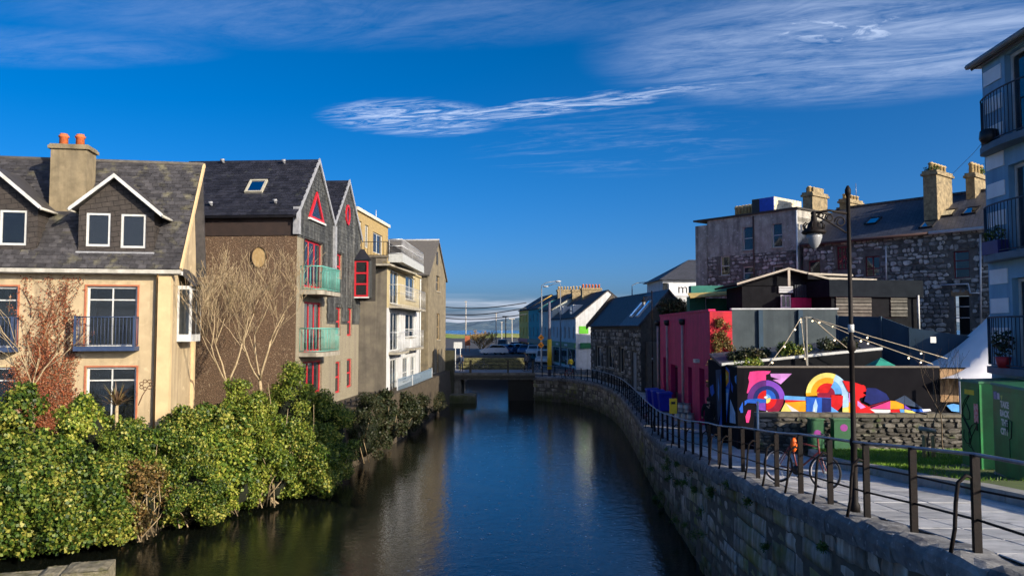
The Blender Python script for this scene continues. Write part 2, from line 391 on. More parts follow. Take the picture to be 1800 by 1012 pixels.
def window(fr, h, root, fm, nx=1, rows=(1.,), fw=.07, inset=.10, sill=None, cur=None, gm=None, name='window', n=0., bar=.05, label=None, cw=.42, sidecur=False):
    """window in the opening h: frame with mullions and transoms > panes, sill, curtain"""
    a0, a1, z0, z1 = h; n1 = n - inset; n0 = n1 - .06; g = .004
    a0 += g; a1 -= g; z0 += g; z1 -= g
    mb = MB(); mb.box(fr, a0, a0 + fw, z0, z1, n0, n1); mb.box(fr, a1 - fw, a1, z0, z1, n0, n1)
    mb.box(fr, a0 + fw, a1 - fw, z0, z0 + fw, n0, n1); mb.box(fr, a0 + fw, a1 - fw, z1 - fw, z1, n0, n1)
    ia0, ia1, iz0, iz1 = a0 + fw, a1 - fw, z0 + fw, z1 - fw
    tot = sum(rows); zz = [iz0]
    for r in rows: zz.append(zz[-1] + (iz1 - iz0) * r / tot)
    for z in zz[1:-1]: mb.box(fr, ia0, ia1, z - bar / 2, z + bar / 2, n0 + .003, n1 - .003)
    aa = [ia0 + (ia1 - ia0) * i / nx for i in range(nx + 1)]
    for a in aa[1:-1]: mb.box(fr, a - bar / 2, a + bar / 2, iz0, iz1, n0 + .001, n1 - .001)
    w = mb.build(name, fm, root)
    if label: w['label'] = label
    for i in range(nx):
        for j in range(len(zz) - 1):
            p = MB(); p.box(fr, aa[i] + .004, aa[i + 1] - .004, zz[j] + .004, zz[j + 1] - .004, n0 + .02, n0 + .03); p.build('pane', gm or glass, w)
    if sill: 
        s = MB(); s.box(fr, a0 - .06, a1 + .06, z0 - .09, z0 - .006, n - .02, n + .09); s.build('sill', sill, w)
    if cur:
        c = MB(); k = max(6, int((ia1 - ia0) / .09)); c0 = n0 - .08
        segs = [(ia0, ia1)] if not sidecur else [(ia0, ia0 + (ia1 - ia0) * cw), ]
        for s0, s1 in segs:
            pts = [(s0 + (s1 - s0) * i / k, c0 + (.03 if i % 2 else -.03)) for i in range(k + 1)]
            for i in range(k):
                c.poly([fr.p(pts[i][0], iz0, pts[i][1]), fr.p(pts[i + 1][0], iz0, pts[i + 1][1]), fr.p(pts[i + 1][0], iz1, pts[i + 1][1]), fr.p(pts[i][0], iz1, pts[i][1])])
        c.build('curtain', cur, w)
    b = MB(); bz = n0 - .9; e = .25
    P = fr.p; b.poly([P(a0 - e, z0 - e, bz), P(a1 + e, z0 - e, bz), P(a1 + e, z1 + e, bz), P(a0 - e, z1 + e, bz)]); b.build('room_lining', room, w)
    return w

def unit_slate(name, w, h, t=.014):
    mb = MB(); v = [(-w / 2, 0, t * 2.2), (w / 2, 0, t * 2.2), (w / 2, h, t), (-w / 2, h, t), (-w / 2, 0, t * 1.2), (w / 2, 0, t * 1.2), (w / 2, h, 0), (-w / 2, h, 0)]
    mb.add(v, [(0, 1, 2, 3), (0, 4, 5, 1), (1, 5, 6, 2), (3, 7, 4, 0)])
    me = bpy.data.meshes.new(name); me.from_pydata(mb.v, [], mb.f); return me
def slate_field(name, o, a, b, la, lb, parent, m, w=.28, e=.19, inside=None, limit=300, lift=.01, key=None):
    """slates on the plane o + a*s + b*t (unit vectors a along the eave, b up the slope)"""
    nrm = a.cross(b).normalized(); me = unit_slate(name, w - .014, e + .06); me.materials.append(m); it = []; rnd = random.Random(3)
    for j in range(int(lb / e)):
        x = (w / 2 if j % 2 else 0)
        while x < la + .01:
            s, t = x, j * e
            if 0 <= s <= la and (inside is None or inside(s, t + e / 2)):
                k = rnd.uniform(-.012, .012); aa = (a + b * k).normalized(); bb = nrm.cross(aa)
                it.append((axes(o + a * s + b * (t + rnd.uniform(-.008, .008)) + nrm * (lift + rnd.uniform(0, .004)), aa, bb, nrm), me))
            x += w
    pieces('slate', it, parent, m, limit, key, 'slates')

def unit_stones(prefix, m, k=10, seed=1, depth=.06, ch=.12):
    rnd = random.Random(seed); out = []
    for i in range(k):
        nn = rnd.choice((5, 6, 7)); pts = []
        for j in range(nn):
            t = 2 * math.pi * (j + rnd.uniform(-.25, .25)) / nn + .4
            c, s = math.cos(t), math.sin(t); q = .5 / max(abs(c), abs(s)); q = q * .62 + .5 * .38; q *= rnd.uniform(.90, 1.04)
            pts.append((c * q, s * q))
        v = [(x, y, -depth) for x, y in pts] + [(x * (1 - ch * .3), y * (1 - ch * .3), depth * .55) for x, y in pts] + [(x * (1 - ch * 1.6) + .01, y * (1 - ch * 1.6), depth * rnd.uniform(.85, 1.15)) for x, y in pts]
        f = [tuple(range(2 * nn, 3 * nn))]
        for r in range(2):
            f += [(r * nn + j, r * nn + (j + 1) % nn, (r + 1) * nn + (j + 1) % nn, (r + 1) * nn + j) for j in range(nn)]
        me = bpy.data.meshes.new(prefix); me.from_pydata(v, [], f); me.materials.append(m); out.append(me)
    return out
def rubble(fr, a0, a1, z0, z1, holes, parent, m, stones, hs=(.16, .32), ws=(.22, .6), limit=300, n=0., keep=None, seed=5, key=None, gap=.02):
    rnd = random.Random(seed); it = []; z = z0
    while z < z1 - .05:
        h = min(rnd.uniform(*hs), z1 - z); a = a0 - rnd.uniform(0, .2)
        while a < a1:
            w = rnd.uniform(*ws)
            if rnd.random() < .25: w *= .6
            lo_, hi_ = max(a, a0), min(a + w, a1)
            if hi_ - lo_ > .09:
                ca, cz = (lo_ + hi_) / 2, z + h / 2
                ok = not any(q[0] - .02 < hi_ and lo_ < q[1] + .02 and q[2] - .02 < z + h and z < q[3] + .02 for q in holes)
                if ok and (keep is None or keep(ca, cz)):
                    hh = h * rnd.uniform(.85, 1.15); r = rnd.uniform(-.10, .10)
                    A = fr.u * math.cos(r) + Vector((0, 0, 1)) * math.sin(r); B = Vector((0, 0, 1)) * math.cos(r) - fr.u * math.sin(r)
                    it.append((axes(fr.p(ca, cz + rnd.uniform(-.03, .03), n), A * (hi_ - lo_ - gap), B * (hh - gap), fr.n * rnd.uniform(.7, 1.4)), rnd.choice(stones)))
            a += w
        z += h
    pieces('stone', it, parent, m, limit, key, 'stones')

def rail_panel(mb, pts, z0, z1, step=.11, bar=.012, top=.025, mid=None, k=4):
    """vertical bar railing along a horizontal polyline"""
    for i in range(len(pts) - 1):
        p, q = Vector(pts[i]), Vector(pts[i + 1]); l = (q - p).length; c = max(1, int(l / step))
        for j in range(c + 1 if i == len(pts) - 2 else c):
            r = p.lerp(q, j / c); mb.tube([(r.x, r.y, z0), (r.x, r.y, z1)], bar, k)
    for z in (z0, z1) + ((mid,) if mid else ()):
        mb.tube([(p[0], p[1], z) for p in pts], top if z != z0 else bar * 1.4, 5)
# ================================================================== THE SETTING
def interp(tab, d):
    if d <= tab[0][0]: return tab[0][1]
    for (d0, v0), (d1, v1) in zip(tab, tab[1:]):
        if d <= d1:
            t = (d - d0) / (d1 - d0); t = t * t * (3 - 2 * t) * .35 + t * .65
            return v0 + (v1 - v0) * t
    return tab[-1][1]
def smooth_poly(pts, step=.5):
    pts = [Vector((p[0], p[1], 0)) for p in pts]; out = []
    for i in range(len(pts) - 1):
        p0 = pts[max(i - 1, 0)]; p1 = pts[i]; p2 = pts[i + 1]; p3 = pts[min(i + 2, len(pts) - 1)]
        k = max(1, int((p2 - p1).length / step))
        for j in range(k):
            t = j / k
            out.append(.5 * ((2 * p1) + (p2 - p0) * t + (2 * p0 - 5 * p1 + 4 * p2 - p3) * t * t + (3 * p1 - p0 - 3 * p2 + p3) * t ** 3))
    out.append(pts[-1]); return out
ZW = [(-20, 5.5), (3, 5.1), (8, 4.78), (13, 4.30), (17, 3.90), (22, 3.40), (28, 2.85), (34, 2.50), (40, 2.40), (200, 2.40)]   # height of the quay walk
zwalk = lambda d: interp(ZW, d)
QUAY = smooth_poly([(4.9, -6), (4.78, 3), (4.85, 8), (5.0, 12.8), (5.12, 16.4), (5.35, 20), (5.68, 25), (6.2, 34.3), (6.85, 42.4), (7.55, 52), (7.85, 59), (7.55, 66), (6.5, 71.5), (4.6, 75.3), (2.3, 77)], .4)
BANK = smooth_poly([(-60, 12), (-30, 19), (-19, 23.4), (-15.6, 25.4), (-13.4, 27.2), (-11.7, 30.8), (-9.5, 36), (-8.5, 40), (-7.5, 50), (-6.9, 60), (-6.3, 72), (-6.2, 77)], .8)

# water
def water_material():
    m = bpy.data.materials.new('canal_water'); m.use_nodes = True; nt = m.node_tree; N = nt.nodes; L = nt.links
    bs = N['Principled BSDF']; bs.inputs['Base Color'].default_value = (.006, .008, .006, 1); bs.inputs['Roughness'].default_value = .03; bs.inputs['IOR'].default_value = 1.33
    bs.inputs['Specular IOR Level'].default_value = .95
    tc = N.new('ShaderNodeTexCoord')
    def nz(scale, stretch, d):
        mp = N.new('ShaderNodeMapping'); mp.inputs['Scale'].default_value = stretch; L.new(tc.outputs['Object'], mp.inputs[0])
        o = N.new('ShaderNodeTexNoise'); o.inputs['Scale'].default_value = scale; o.inputs['Detail'].default_value = d; o.inputs['Distortion'].default_value = .7; L.new(mp.outputs[0], o.inputs[0]); return o.outputs[0]
    b1 = N.new('ShaderNodeBump'); b1.inputs['Distance'].default_value = .011; L.new(nz(1.7, (1, 1.35, 1), 3), b1.inputs['Height'])
    b2 = N.new('ShaderNodeBump'); b2.inputs['Distance'].default_value = .0072; L.new(nz(7.0, (1, 1.3, 1), 3), b2.inputs['Height']); L.new(b1.outputs[0], b2.inputs['Normal'])
    b3 = N.new('ShaderNodeBump'); b3.inputs['Distance'].default_value = .010; L.new(nz(.35, (1, 1, 1), 2), b3.inputs['Height']); L.new(b2.outputs[0], b3.inputs['Normal'])
    L.new(b3.outputs[0], bs.inputs['Normal']); return m
w = MB(); w.poly([Vector((-400, -40, 0)), Vector((400, -40, 0)), Vector((400, 111, 0)), Vector((-400, 111, 0))]); w = w.build('canal_water', water_material()); setp(w, kind='structure')
glint = mat('glint', (.75, .78, .8), rough=.7)  # white flecks: sparkle on the water put in as pale colour
fv = []; rnd = random.Random(12)
for i in range(420):
    d = 22 + 42 * rnd.random() ** 1.5; lo_ = -2.6 - 10 * max(0, (34 - d) / 34); x = rnd.gauss(1.4, 2.0)
    if x < -4 or x > 4.8: continue
    r = rnd.uniform(.012, .035) * (1.6 if rnd.random() < .12 else 1); st = rnd.uniform(1.2, 2.6); z = .006
    fv += [(x - r * st, d, z), (x, d - r * 1.1, z), (x + r * st, d + r * .2, z), (x + r * .1, d + r * 1.2, z)]
setp(np_mesh('glint_flecks', fv, 4, glint), 'white flecks painted as glints on the canal water', 'glint', kind='stuff')

# ground sheets
earth = mat('bank_earth', (.075, .060, .040), (.045, .036, .025), 2, .95, .02, 8)
g = MB(); edge = [Vector((p.x, p.y, 3.0)) for p in BANK]
for p, q in zip(edge, edge[1:]):
    g.poly([Vector((-130, p.y, 3.0)), Vector((-130, q.y, 3.0)), q, p][::-1])
    g.poly([p, q, Vector((q.x + .25, q.y, -.3)), Vector((p.x + .25, p.y, -.3))])
setp(g.build('left_bank_ground', earth), kind='structure')
paveflat = mat('paving_base', (.20, .20, .20), (.14, .14, .15), 2, .85, .004, 40)
g = MB()
inn = []
for i, p in enumerate(QUAY):
    q0 = QUAY[max(i - 1, 0)]; q1 = QUAY[min(i + 1, len(QUAY) - 1)]; t = (q1 - q0).normalized(); nr = Vector((t.y, -t.x, 0))
    inn.append((p, nr))
def wk(p, nr, off, dz=0.):
    q = p + nr * off; return Vector((q.x, q.y, zwalk(p.y) + dz))
for (p, a), (q, b) in zip(inn, inn[1:]):
    if p.y < 70: g.poly([wk(p, a, .42, -.05), wk(p, a, 4.2, -.05), wk(q, b, 4.2, -.05), wk(q, b, .42, -.05)])
    else: g.poly([wk(p, a, .42, -.05), wk(p, a, 3, -.05), wk(q, b, 3, -.05), wk(q, b, .42, -.05)])
setp(g.build('quay_walk', paveflat), kind='structure')
g = MB()
ds = list(np.arange(-12, 60.1, 2.0))
for d0, d1 in zip(ds, ds[1:]):
    for x0, x1 in ((8.2, 14), (14, 30), (30, 120)):
        f = lambda x, d: Vector((x, d, zwalk(d) - .10 + (0.0 if x < 10 else 0)))
        g.poly([f(x0, d0), f(x1, d0), f(x1, d1), f(x0, d1)])
setp(g.build('yard_ground', mat('yard_ground', (.10, .095, .085), (.07, .066, .06), 1.5, .9, .01, 12)), kind='structure')
g = MB()
gp = lambda x, y: Vector((x, y, 2.30))
cpk = MB(); cpk.prism(Fr((0, 0), (1, 0)), [(0, 0), (1, 0), (1, .1)], 0, .1); cpk = MB()
pts_ = [(-30, 111.3), (2.7, 111.3), (.9, 126), (-1.6, 150), (-30, 150)]
cpk.poly([Vector((x, y, 3.25)) for x, y in pts_])
for (x0, y0), (x1, y1) in zip(pts_, pts_[1:] + pts_[:1]): cpk.poly([Vector((x0, y0, 3.25)), Vector((x1, y1, 3.25)), Vector((x1, y1, 2.0)), Vector((x0, y0, 2.0))])
setp(cpk.build('car_park_ground', mat('car_park_asphalt', (.10, .10, .105), (.07, .07, .075), 1, .9)), kind='structure')
g.poly([gp(1.9, 77.2), gp(5.2, 76.2), gp(7.2, 72.2), gp(8.4, 66), gp(8.4, 60), gp(120, 60), gp(120, 111), gp(1.9, 111)])
g.poly([gp(-130, 77.2), gp(-6.3, 77.2), gp(-6.3, 111), gp(-130, 111)])
g.poly([gp(-900, 110.99), gp(900, 110.99), gp(900, 420), gp(-900, 420)])
for x in (-6.3, 1.9): g.poly([gp(x, 77.2), gp(x, 111), Vector((x, 111, -.3)), Vector((x, 77.2, -.3))])
g.poly([gp(-6.3, 110.99), gp(1.9, 110.99), Vector((1.9, 110.99, -.3)), Vector((-6.3, 110.99, -.3))])
setp(g.build('street_ground', asphalt), kind='structure')
# bay, far shore and hills
g = MB(); g.poly([Vector((-3000, 420, .5)), Vector((3000, 420, .5)), Vector((3000, 2400, .5)), Vector((-3000, 2400, .5))])
setp(g.build('bay_water', mat('bay_water', (.10, .20, .34), (.08, .16, .28), .01, .25)), kind='structure')
g = MB(); rnd = random.Random(4); prev = None
for i in range(81):
    x = -1600 + i * 40; h = 34 + 9 * math.sin(x * .004) + 6 * math.sin(x * .013 + 1) + rnd.uniform(-2, 2)
    cur = (Vector((x, 2380, 0)), Vector((x, 2440, 6 + rnd.uniform(-1, 2))), Vector((x, 2600, 16 + rnd.uniform(-4, 4))), Vector((x, 2900, h + 7)))
    if prev:
        for k in range(3): g.poly([prev[k], cur[k], cur[k + 1], prev[k + 1]])
    prev = cur
setp(g.build('far_hills', mat('far_hills', (.10, .16, .20), (.055, .11, .17), .012, .9, spots=(.22, .26, .25), spot_scale=.03, spot_lo=.6, spot_hi=.7)), kind='structure')  # blue of the distance haze is put into the hill colour
g = MB(); prev = None
for i in range(61):
    x = -120 + i * 4; cur = [Vector((x, 380 + k * 5, 2.4 + (0, 1.0, 1.6, 1.9)[k] + .4 * math.sin(i * .7))) for k in range(4)]
    if prev:
        for k in range(3): g.poly([prev[k], cur[k], cur[k + 1], prev[k + 1]])
    prev = cur
setp(g.build('green_field', mat('green_field', (.15, .22, .05), (.24, .24, .07), .1, .9)), kind='structure')

# ================================================================== CANAL WALL (right bank)
stone_c = mat('quay_stone', (.34, .31, .265), (.15, .138, .12), 1.7, .9, .012, 14, vary=.35, streak=(.50, .48, .44), streak_amt=.9, streak_scale=5.5, spots=(.16, .17, .035), spot_scale=.55, spot_lo=.50, spot_hi=.66, tide=((.045, .055, .018), .25, 1.5))
stone_top = mat('coping_stone', (.22, .22, .215), (.09, .09, .095), 3, .9, .012, 18, vary=.25, spots=(.52, .52, .50), spot_scale=9, spot_lo=.60, spot_hi=.72)
qw = thing('quay_wall', 'dark streaked stone canal wall below the black quay railing', 'canal wall', (5.2, 20, 0))
mb = MB(); core = []
for p, nr in inn: core.append((p + nr * .10, p + nr * 1.6, zwalk(p.y)))
for (p, pb, z0), (q, qb, z1) in zip(core, core[1:]):
    mb.poly([Vector((p.x, p.y, -.6)), Vector((p.x, p.y, z0 - .2)), Vector((q.x, q.y, z1 - .2)), Vector((q.x, q.y, -.6))])
mb.build('wall_core', mat('wall_joint', (.13, .12, .10), (.07, .065, .055), 3, .95), qw)
def block_meshes(prefix, m, k=8, seed=2, rnd_=.06, nx=4, nz=3, rough=.020):
    out = []
    rr = random.Random(seed)
    for i in range(k):
        v = []; f = []
        # face grid in (x: length -.5..+.5, z: -.5..+.5), y = outwards (negative is out)
        for a in range(nx + 1):
            for b in range(nz + 1):
                x = -.5 + a / nx; z = -.5 + b / nz; ed = a in (0, nx) or b in (0, nz)
                v.append((x, rr.uniform(-rough, rough) - (0.0 if ed else rnd_), z))
        n2 = nz + 1
        for a in range(nx):
            for b in range(nz): f.append((a * n2 + b, (a + 1) * n2 + b, (a + 1) * n2 + b + 1, a * n2 + b + 1))
        ring = [a * n2 for a in range(nx + 1)] + [nx * n2 + b for b in range(1, n2)] + [a * n2 + nz for a in range(nx - 1, -1, -1)] + [b for b in range(nz - 1, 0, -1)]
        b0 = len(v)
        for r in ring: v.append((v[r][0], .25, v[r][2]))
        for j in range(len(ring)): j2 = (j + 1) % len(ring); f.append((ring[j], b0 + j, b0 + j2, ring[j2]))
        me = bpy.data.meshes.new(prefix); me.from_pydata(v, [], f); me.materials.append(m); out.append(me)
        me.polygons.foreach_set('use_smooth', [True] * (nx * nz) + [False] * len(ring))
    return out
arc = [0.]
for (p, _), (q, _) in zip(inn, inn[1:]): arc.append(arc[-1] + (q - p).length)
def qpt(s):
    s = min(max(s, 0), arc[-1] - 1e-4); i = int(np.searchsorted(arc, s, side='right')) - 1; t = (s - arc[i]) / (arc[i + 1] - arc[i])
    p = inn[i][0].lerp(inn[i + 1][0], t); nr = inn[i][1].lerp(inn[i + 1][1], t).normalized(); return p, nr
S0 = next(arc[i] for i, (p, _) in enumerate(inn) if p.y > 4.0)
blocks = block_meshes('wall_block', stone_c); it = []; rnd = random.Random(9); row = 0; depthz = 0.34
while depthz < 5.2:
    h = rnd.uniform(.26, .46); s = S0 - rnd.uniform(0, .8)
    while s < arc[-1]:
        l = rnd.choice((rnd.uniform(.35, .7), rnd.uniform(.7, 1.5))); p, nr = qpt(s + l / 2); z = zwalk(p.y) - depthz - h / 2
        if z + h / 2 > -.25:
            t = Vector((-nr.y, nr.x, 0)) * -1
            slope = (zwalk(p.y + .5) - zwalk(p.y - .5)); t = (t * -1 if t.y < 0 else t); t.z = slope; t.normalize()
            o = p + nr * (.10 + rnd.uniform(-.035, .03)); o.z = z
            it.append((axes(o, t * (l - .014), nr * .35, Vector((0, 0, 1)) * (h - .014)), rnd.choice(blocks)))
        s += l
    depthz += h; row += 1
pieces('wall_block', it, qw, stone_c, 300, None, 'wall_blocks')
# coping: long rounded stones on top
def coping_mesh(seed):
    rr = random.Random(seed); prof = [(-.05, -.36), (-.085, -.20), (-.075, -.09), (-.02, -.012), (.10, .012), (.44, .012), (.44, -.36)]; v = []; f = []; k = 5
    for i in range(k + 1):
        e = .02 if i in (0, k) else 0.
        for y, z in prof: v.append((-.5 + i / k, y + rr.uniform(-.018, .018) + e * (1 if y < .2 else -1), z - e * (1 if z > -.1 else 0) + rr.uniform(-.012, .012)))
    m_ = len(prof)
    for i in range(k):
        for j in range(m_): f.append((i * m_ + j, i * m_ + (j + 1) % m_, (i + 1) * m_ + (j + 1) % m_, (i + 1) * m_ + j))
    f += [tuple(range(m_)), tuple(k * m_ + j for j in range(m_ - 1, -1, -1))]
    me = bpy.data.meshes.new('coping_stone'); me.from_pydata(v, [], f); me.materials.append(stone_top); return me
cops = [coping_mesh(i) for i in range(6)]; it = []; s = S0 - 1
while s < arc[-1]:
    l = rnd.uniform(.75, 1.5); p, nr = qpt(s + l / 2); t = Vector((-nr.y, nr.x, 0)); t = t if (t.y > 0 or t.x < 0) else -t
    slope = (zwalk(p.y + .5) - zwalk(p.y - .5)) * t.y; t.z = slope; t.normalize()
    o = p.copy(); o.z = zwalk(p.y) + rnd.uniform(-.012, .012)
    it.append((axes(o, t * (l - .02), nr, Vector((0, 0, 1))), rnd.choice(cops))); s += l
pieces('coping_stone', it, qw, stone_top, 120)
# weeds growing from the joints
weedm = leaf_mat('weed_leaves', [(.03, .06, .012), (.06, .13, .02), (.16, .22, .04)])
rnd = random.Random(21)
for i in range(46):
    s = S0 + 2 + (arc[-1] * .45 - S0) * rnd.random() ** 1.3; p, nr = qpt(s); z = zwalk(p.y) - rnd.uniform(.1, 2.6); c = p - nr * .05; c.z = z; lv = []
    R0 = rnd.uniform(.08, .22)
    for j in range(rnd.randint(90, 260)):
        dv = Vector((rnd.gauss(0, 1), rnd.gauss(0, 1), rnd.gauss(.1, 1))).normalized(); b = c + dv * R0 * rnd.uniform(.2, 1) - nr * .05
        a = Vector((rnd.gauss(0, 1), rnd.gauss(0, 1), rnd.gauss(0, 1))).normalized(); q = dv.cross(a).normalized(); l = rnd.uniform(.03, .07)
        lv += [b, b + (a + q * .4) * l * .6, b + a * l * 1.2, b + (a - q * .4) * l * .6]
    o = np_mesh('wall_weed', lv, 4, weedm, qw); o['kind'] = 'stuff'

# paving slabs on the walk, as far as they can be told apart
pavem = mat('paving_slab', (.50, .50, .50), (.34, .345, .35), 3, .75, .003, 60, vary=.20, spots=(.12, .12, .12), spot_scale=2.5, spot_lo=.58, spot_hi=.75)
pm = MB(); pm.add([(-.5, -.5, 0), (.5, -.5, 0), (.5, .5, 0), (-.5, .5, 0), (-.485, -.485, .012), (.485, -.485, .012), (.485, .485, .012), (-.485, .485, .012)], [(4, 5, 6, 7), (0, 1, 5, 4), (1, 2, 6, 5), (2, 3, 7, 6), (3, 0, 4, 7)])
pme = bpy.data.meshes.new('paving_slab'); pme.from_pydata(pm.v, [], pm.f); pme.materials.append(pavem)
it = []; rnd = random.Random(31); s = S0
while s < arc[-1] - 6:
    p, nr = qpt(s + .45)
    t = Vector((-nr.y, nr.x, 0)); t = t if (t.y > 0 or t.x < 0) else -t; slope = (zwalk(p.y + .5) - zwalk(p.y - .5)) * t.y; t.z = slope; t.normalize(); up = nr.cross(t); up = up if up.z > 0 else -up
    x = .47 + (0 if int(s) % 2 else .25); cols = [.45]; 
    x = .45
    for wdt in (.6, .9, .9, .9):
        c = p + nr * (x + wdt / 2); c.z = zwalk(p.y) - .012 + rnd.uniform(-.003, .003)
        it.append((axes(c, nr * (wdt - .012), t * .89, up), pme)); x += wdt
    s += .9
pieces('paving_slab', it, bpy.data.objects['quay_walk'], pavem, 220, None, 'paving_slabs')
# kerb and grass plot
kerb = thing('raised_kerb', 'pale concrete kerb edging the grass plot beside the walk', 'kerb', (8.3, 16, zwalk(16)))
km = mat('kerb_stone', (.33, .32, .29), (.23, .225, .21), 3, .85, .004, 40, spots=(.16, .17, .08), spot_scale=2, spot_lo=.58, spot_hi=.75)
kl = [(8.15, 9.0), (8.2, 12), (8.28, 15), (8.35, 18), (8.5, 20.5), (8.9, 23), (9.6, 25.2)]
ks = smooth_poly(kl, 1.0)
for p, q in zip(ks, ks[1:]):
    t = (q - p).normalized(); nr = Vector((t.y, -t.x, 0)); m_ = MB(); a, b = p + t * .008, q - t * .008
    f = lambda v, o, dz: Vector((v.x + nr.x * o, v.y + nr.y * o, zwalk(v.y) + dz))
    m_.hexa([f(a, 0, -.1), f(a, .03, .19), f(b, .03, .19), f(b, 0, -.1), f(a, .34, -.1), f(a, .34, .20), f(b, .34, .20), f(b, .34, -.1)])
    m_.build('kerb_stone', km, kerb)
gb = MB(); ring = [Vector((p.x + .3, p.y, 0)) for p in ks]
for p, q in zip(ring, ring[1:]): gb.poly([Vector((p.x, p.y, zwalk(p.y) + .17)), Vector((15.5, p.y, zwalk(p.y) + .17)), Vector((15.5, q.y, zwalk(q.y) + .17)), Vector((q.x, q.y, zwalk(q.y) + .17))])
setp(gb.build('lawn', mat('lawn_soil', (.10, .14, .03), (.07, .10, .03), 3, .95)), kind='structure')
grassm = leaf_mat('grass_blades', [(.08, .16, .012), (.15, .30, .025), (.26, .42, .05)], .3)
gv = []; rnd = random.Random(77)
for i in range(26000):
    d = rnd.uniform(14.8, 25); xa = 8.75 if d < 20 else 8.9 + max(0, d - 22) * .3; x = xa + rnd.random() ** 1.2 * 5.5
    if 15.2 < d < 18.8 and x > 9.5 and x < 13: 
        if rnd.random() < .85: continue
    if d < 17.3 and rnd.random() < .75: continue
    z = zwalk(d) + .17; h = rnd.uniform(.03, .085); a = rnd.uniform(0, 6.28); wv = Vector((math.cos(a), math.sin(a), 0)) * .010; l = Vector((rnd.gauss(0, .02), rnd.gauss(0, .02), h)); b = Vector((x, d, z))
    gv += [b - wv, b + wv, b + l]
setp(np_mesh('grass', gv, 3, grassm), 'short bright green grass in the plot behind the kerb', 'grass', kind='stuff')

# foreground pier of stone blocks
pier = thing('stone_pier', 'low mossy stone pier lying in the water at the near bank', 'pier', (-13, 21.6, 0))
psm = mat('pier_stone', (.30, .27, .19), (.14, .125, .085), 4, .9, .03, 9, vary=.2, spots=(.12, .12, .04), spot_scale=2, spot_lo=.52, spot_hi=.68)
pf = Fr((-11.45, 22.35), (-.96, -.28)); bz = block_meshes('pier_block', psm, 5, 4)
for i, (a0, a1, t) in enumerate(((0, 1.15, .50), (1.17, 1.75, .44), (1.77, 3.4, .36), (3.42, 5.2, .34), (5.22, 7.5, .30))):
    m_ = MB(); rr = random.Random(i); nx = 6; ny = 4; vs = []
    for a in range(nx + 1):
        for b in range(ny + 1):
            e = .05 if a in (0, nx) or b in (0, ny) else 0.
            vs.append(pf.p(a0 + (a1 - a0) * a / nx, t - e + rr.uniform(-.015, .015), .55 - 1.1 * b / ny + rr.uniform(-.02, .02)))
    fs = [(a * (ny + 1) + b, (a + 1) * (ny + 1) + b, (a + 1) * (ny + 1) + b + 1, a * (ny + 1) + b + 1) for a in range(nx) for b in range(ny)]
    m_.add(vs, fs, 0, False)
    ringp = [pf.p(a0, t - .05, .55), pf.p(a1, t - .05, .55), pf.p(a1, t - .05, -.55), pf.p(a0, t - .05, -.55)]
    low = [Vector((v.x, v.y, -.3)) for v in ringp]
    for j in range(4): m_.poly([ringp[j], ringp[(j + 1) % 4], low[(j + 1) % 4], low[j]])
    m_.build('pier_block', psm, pier)
# ================================================================== LEFT BANK
def gable_roof_slabs(mb, fr, a0, a1, n_e, z_e, n_r, z_r, th=.12, mi=0):
    mb.slab([fr.p(a0, z_e, n_e), fr.p(a1, z_e, n_e), fr.p(a1, z_r, n_r), fr.p(a0, z_r, n_r)], th, mi)
# ---- cream house
cc = at(300, 577, 30.2); FA = Fr((cc.x, cc.y), (math.cos(R(9.5)), math.sin(R(9.5))))
A = thing('cream_house', 'cream rendered house with slate roof, dormers and tall chimney', 'house', FA.p(-4, 3.0))
GA, LA = 3.0, -13.0
ze = FA.px(160, 472, .35)[1]; zr = FA.px(172, 284, -3.1)[1]
hs = [FA.rect(153, 503, 242, 609), FA.rect(-58, 503, 32, 611), FA.rect(152, 645, 240, 762), FA.rect(-60, 645, 28, 765)]
mb = MB(); wall(mb, FA, LA, 0, GA, ze - .02, hs)
FAs = FA.side(0); wall(mb, FAs, 0, 4.0, GA, ze - .02, [])
mb.prism(FAs, [(0, ze - .02), (4.0, ze - .02), (3.1, zr - .15)], -.02, 0)
FAb = Fr(FA.p(0, 0, -4.0)[:2], (-FA.u)[:2]); wall(mb, FAb, 0, -LA, GA, ze, [])
FAl = Fr(FA.p(LA, 0, -4.0)[:2], FA.n[:2]); wall(mb, FAl, 0, 4.0, GA, ze, [])
mb.build('wall', cream, A)
dk = mat('red_brown_reveal', (.42, .14, .07), rough=.7)
for i, h in enumerate(hs):
    w = window(FA, h, A, white, 2, (2.15, .55) if i < 2 else (2.3, .5), .08, .10, None, netcurtain if i != 3 else None, name='french_window', sidecur=(i in (0, 2)), cw=.42 if i == 2 else .12)
    s = MB(); s.box(FA, h[0] - .07, h[0] - .003, h[2], h[3], 0, .03); s.box(FA, h[1] + .003, h[1] + .07, h[2], h[3], 0, .03); s.box(FA, h[0] - .07, h[1] + .07, h[3] + .003, h[3] + .06, 0, .032); s.build('surround', dk if i != 3 else creamtrim, w)
navy = mat('navy_metal', (.035, .06, .13), (.025, .045, .10), 5, .5)
for i in (0, 1):
    h = hs[i]; a0, a1 = h[0] - .22, h[1] + .12; z = h[2] + .02
    s = MB(); s.box(FA, a0, a1, z - .17, z, .004, .62); b = s.build('balcony', navy, A); b['label'] = 'navy blue balcony slab with bar railing'
    s = MB(); P = lambda a, n: FA.p(a, 0, n)
    rail_panel(s, [P(a0 + .04, .05), P(a0 + .04, .58), P(a1 - .04, .58), P(a1 - .04, .05)], z + .06, z + 1.12, .125, .011, .02); s.build('railing', navy, b)
    for a in (a0 + .04, a1 - .04):
        s = MB(); s.box(FA, a - .03, a + .03, z, z + 1.16, .50, .62); s.build('post', navy, b)
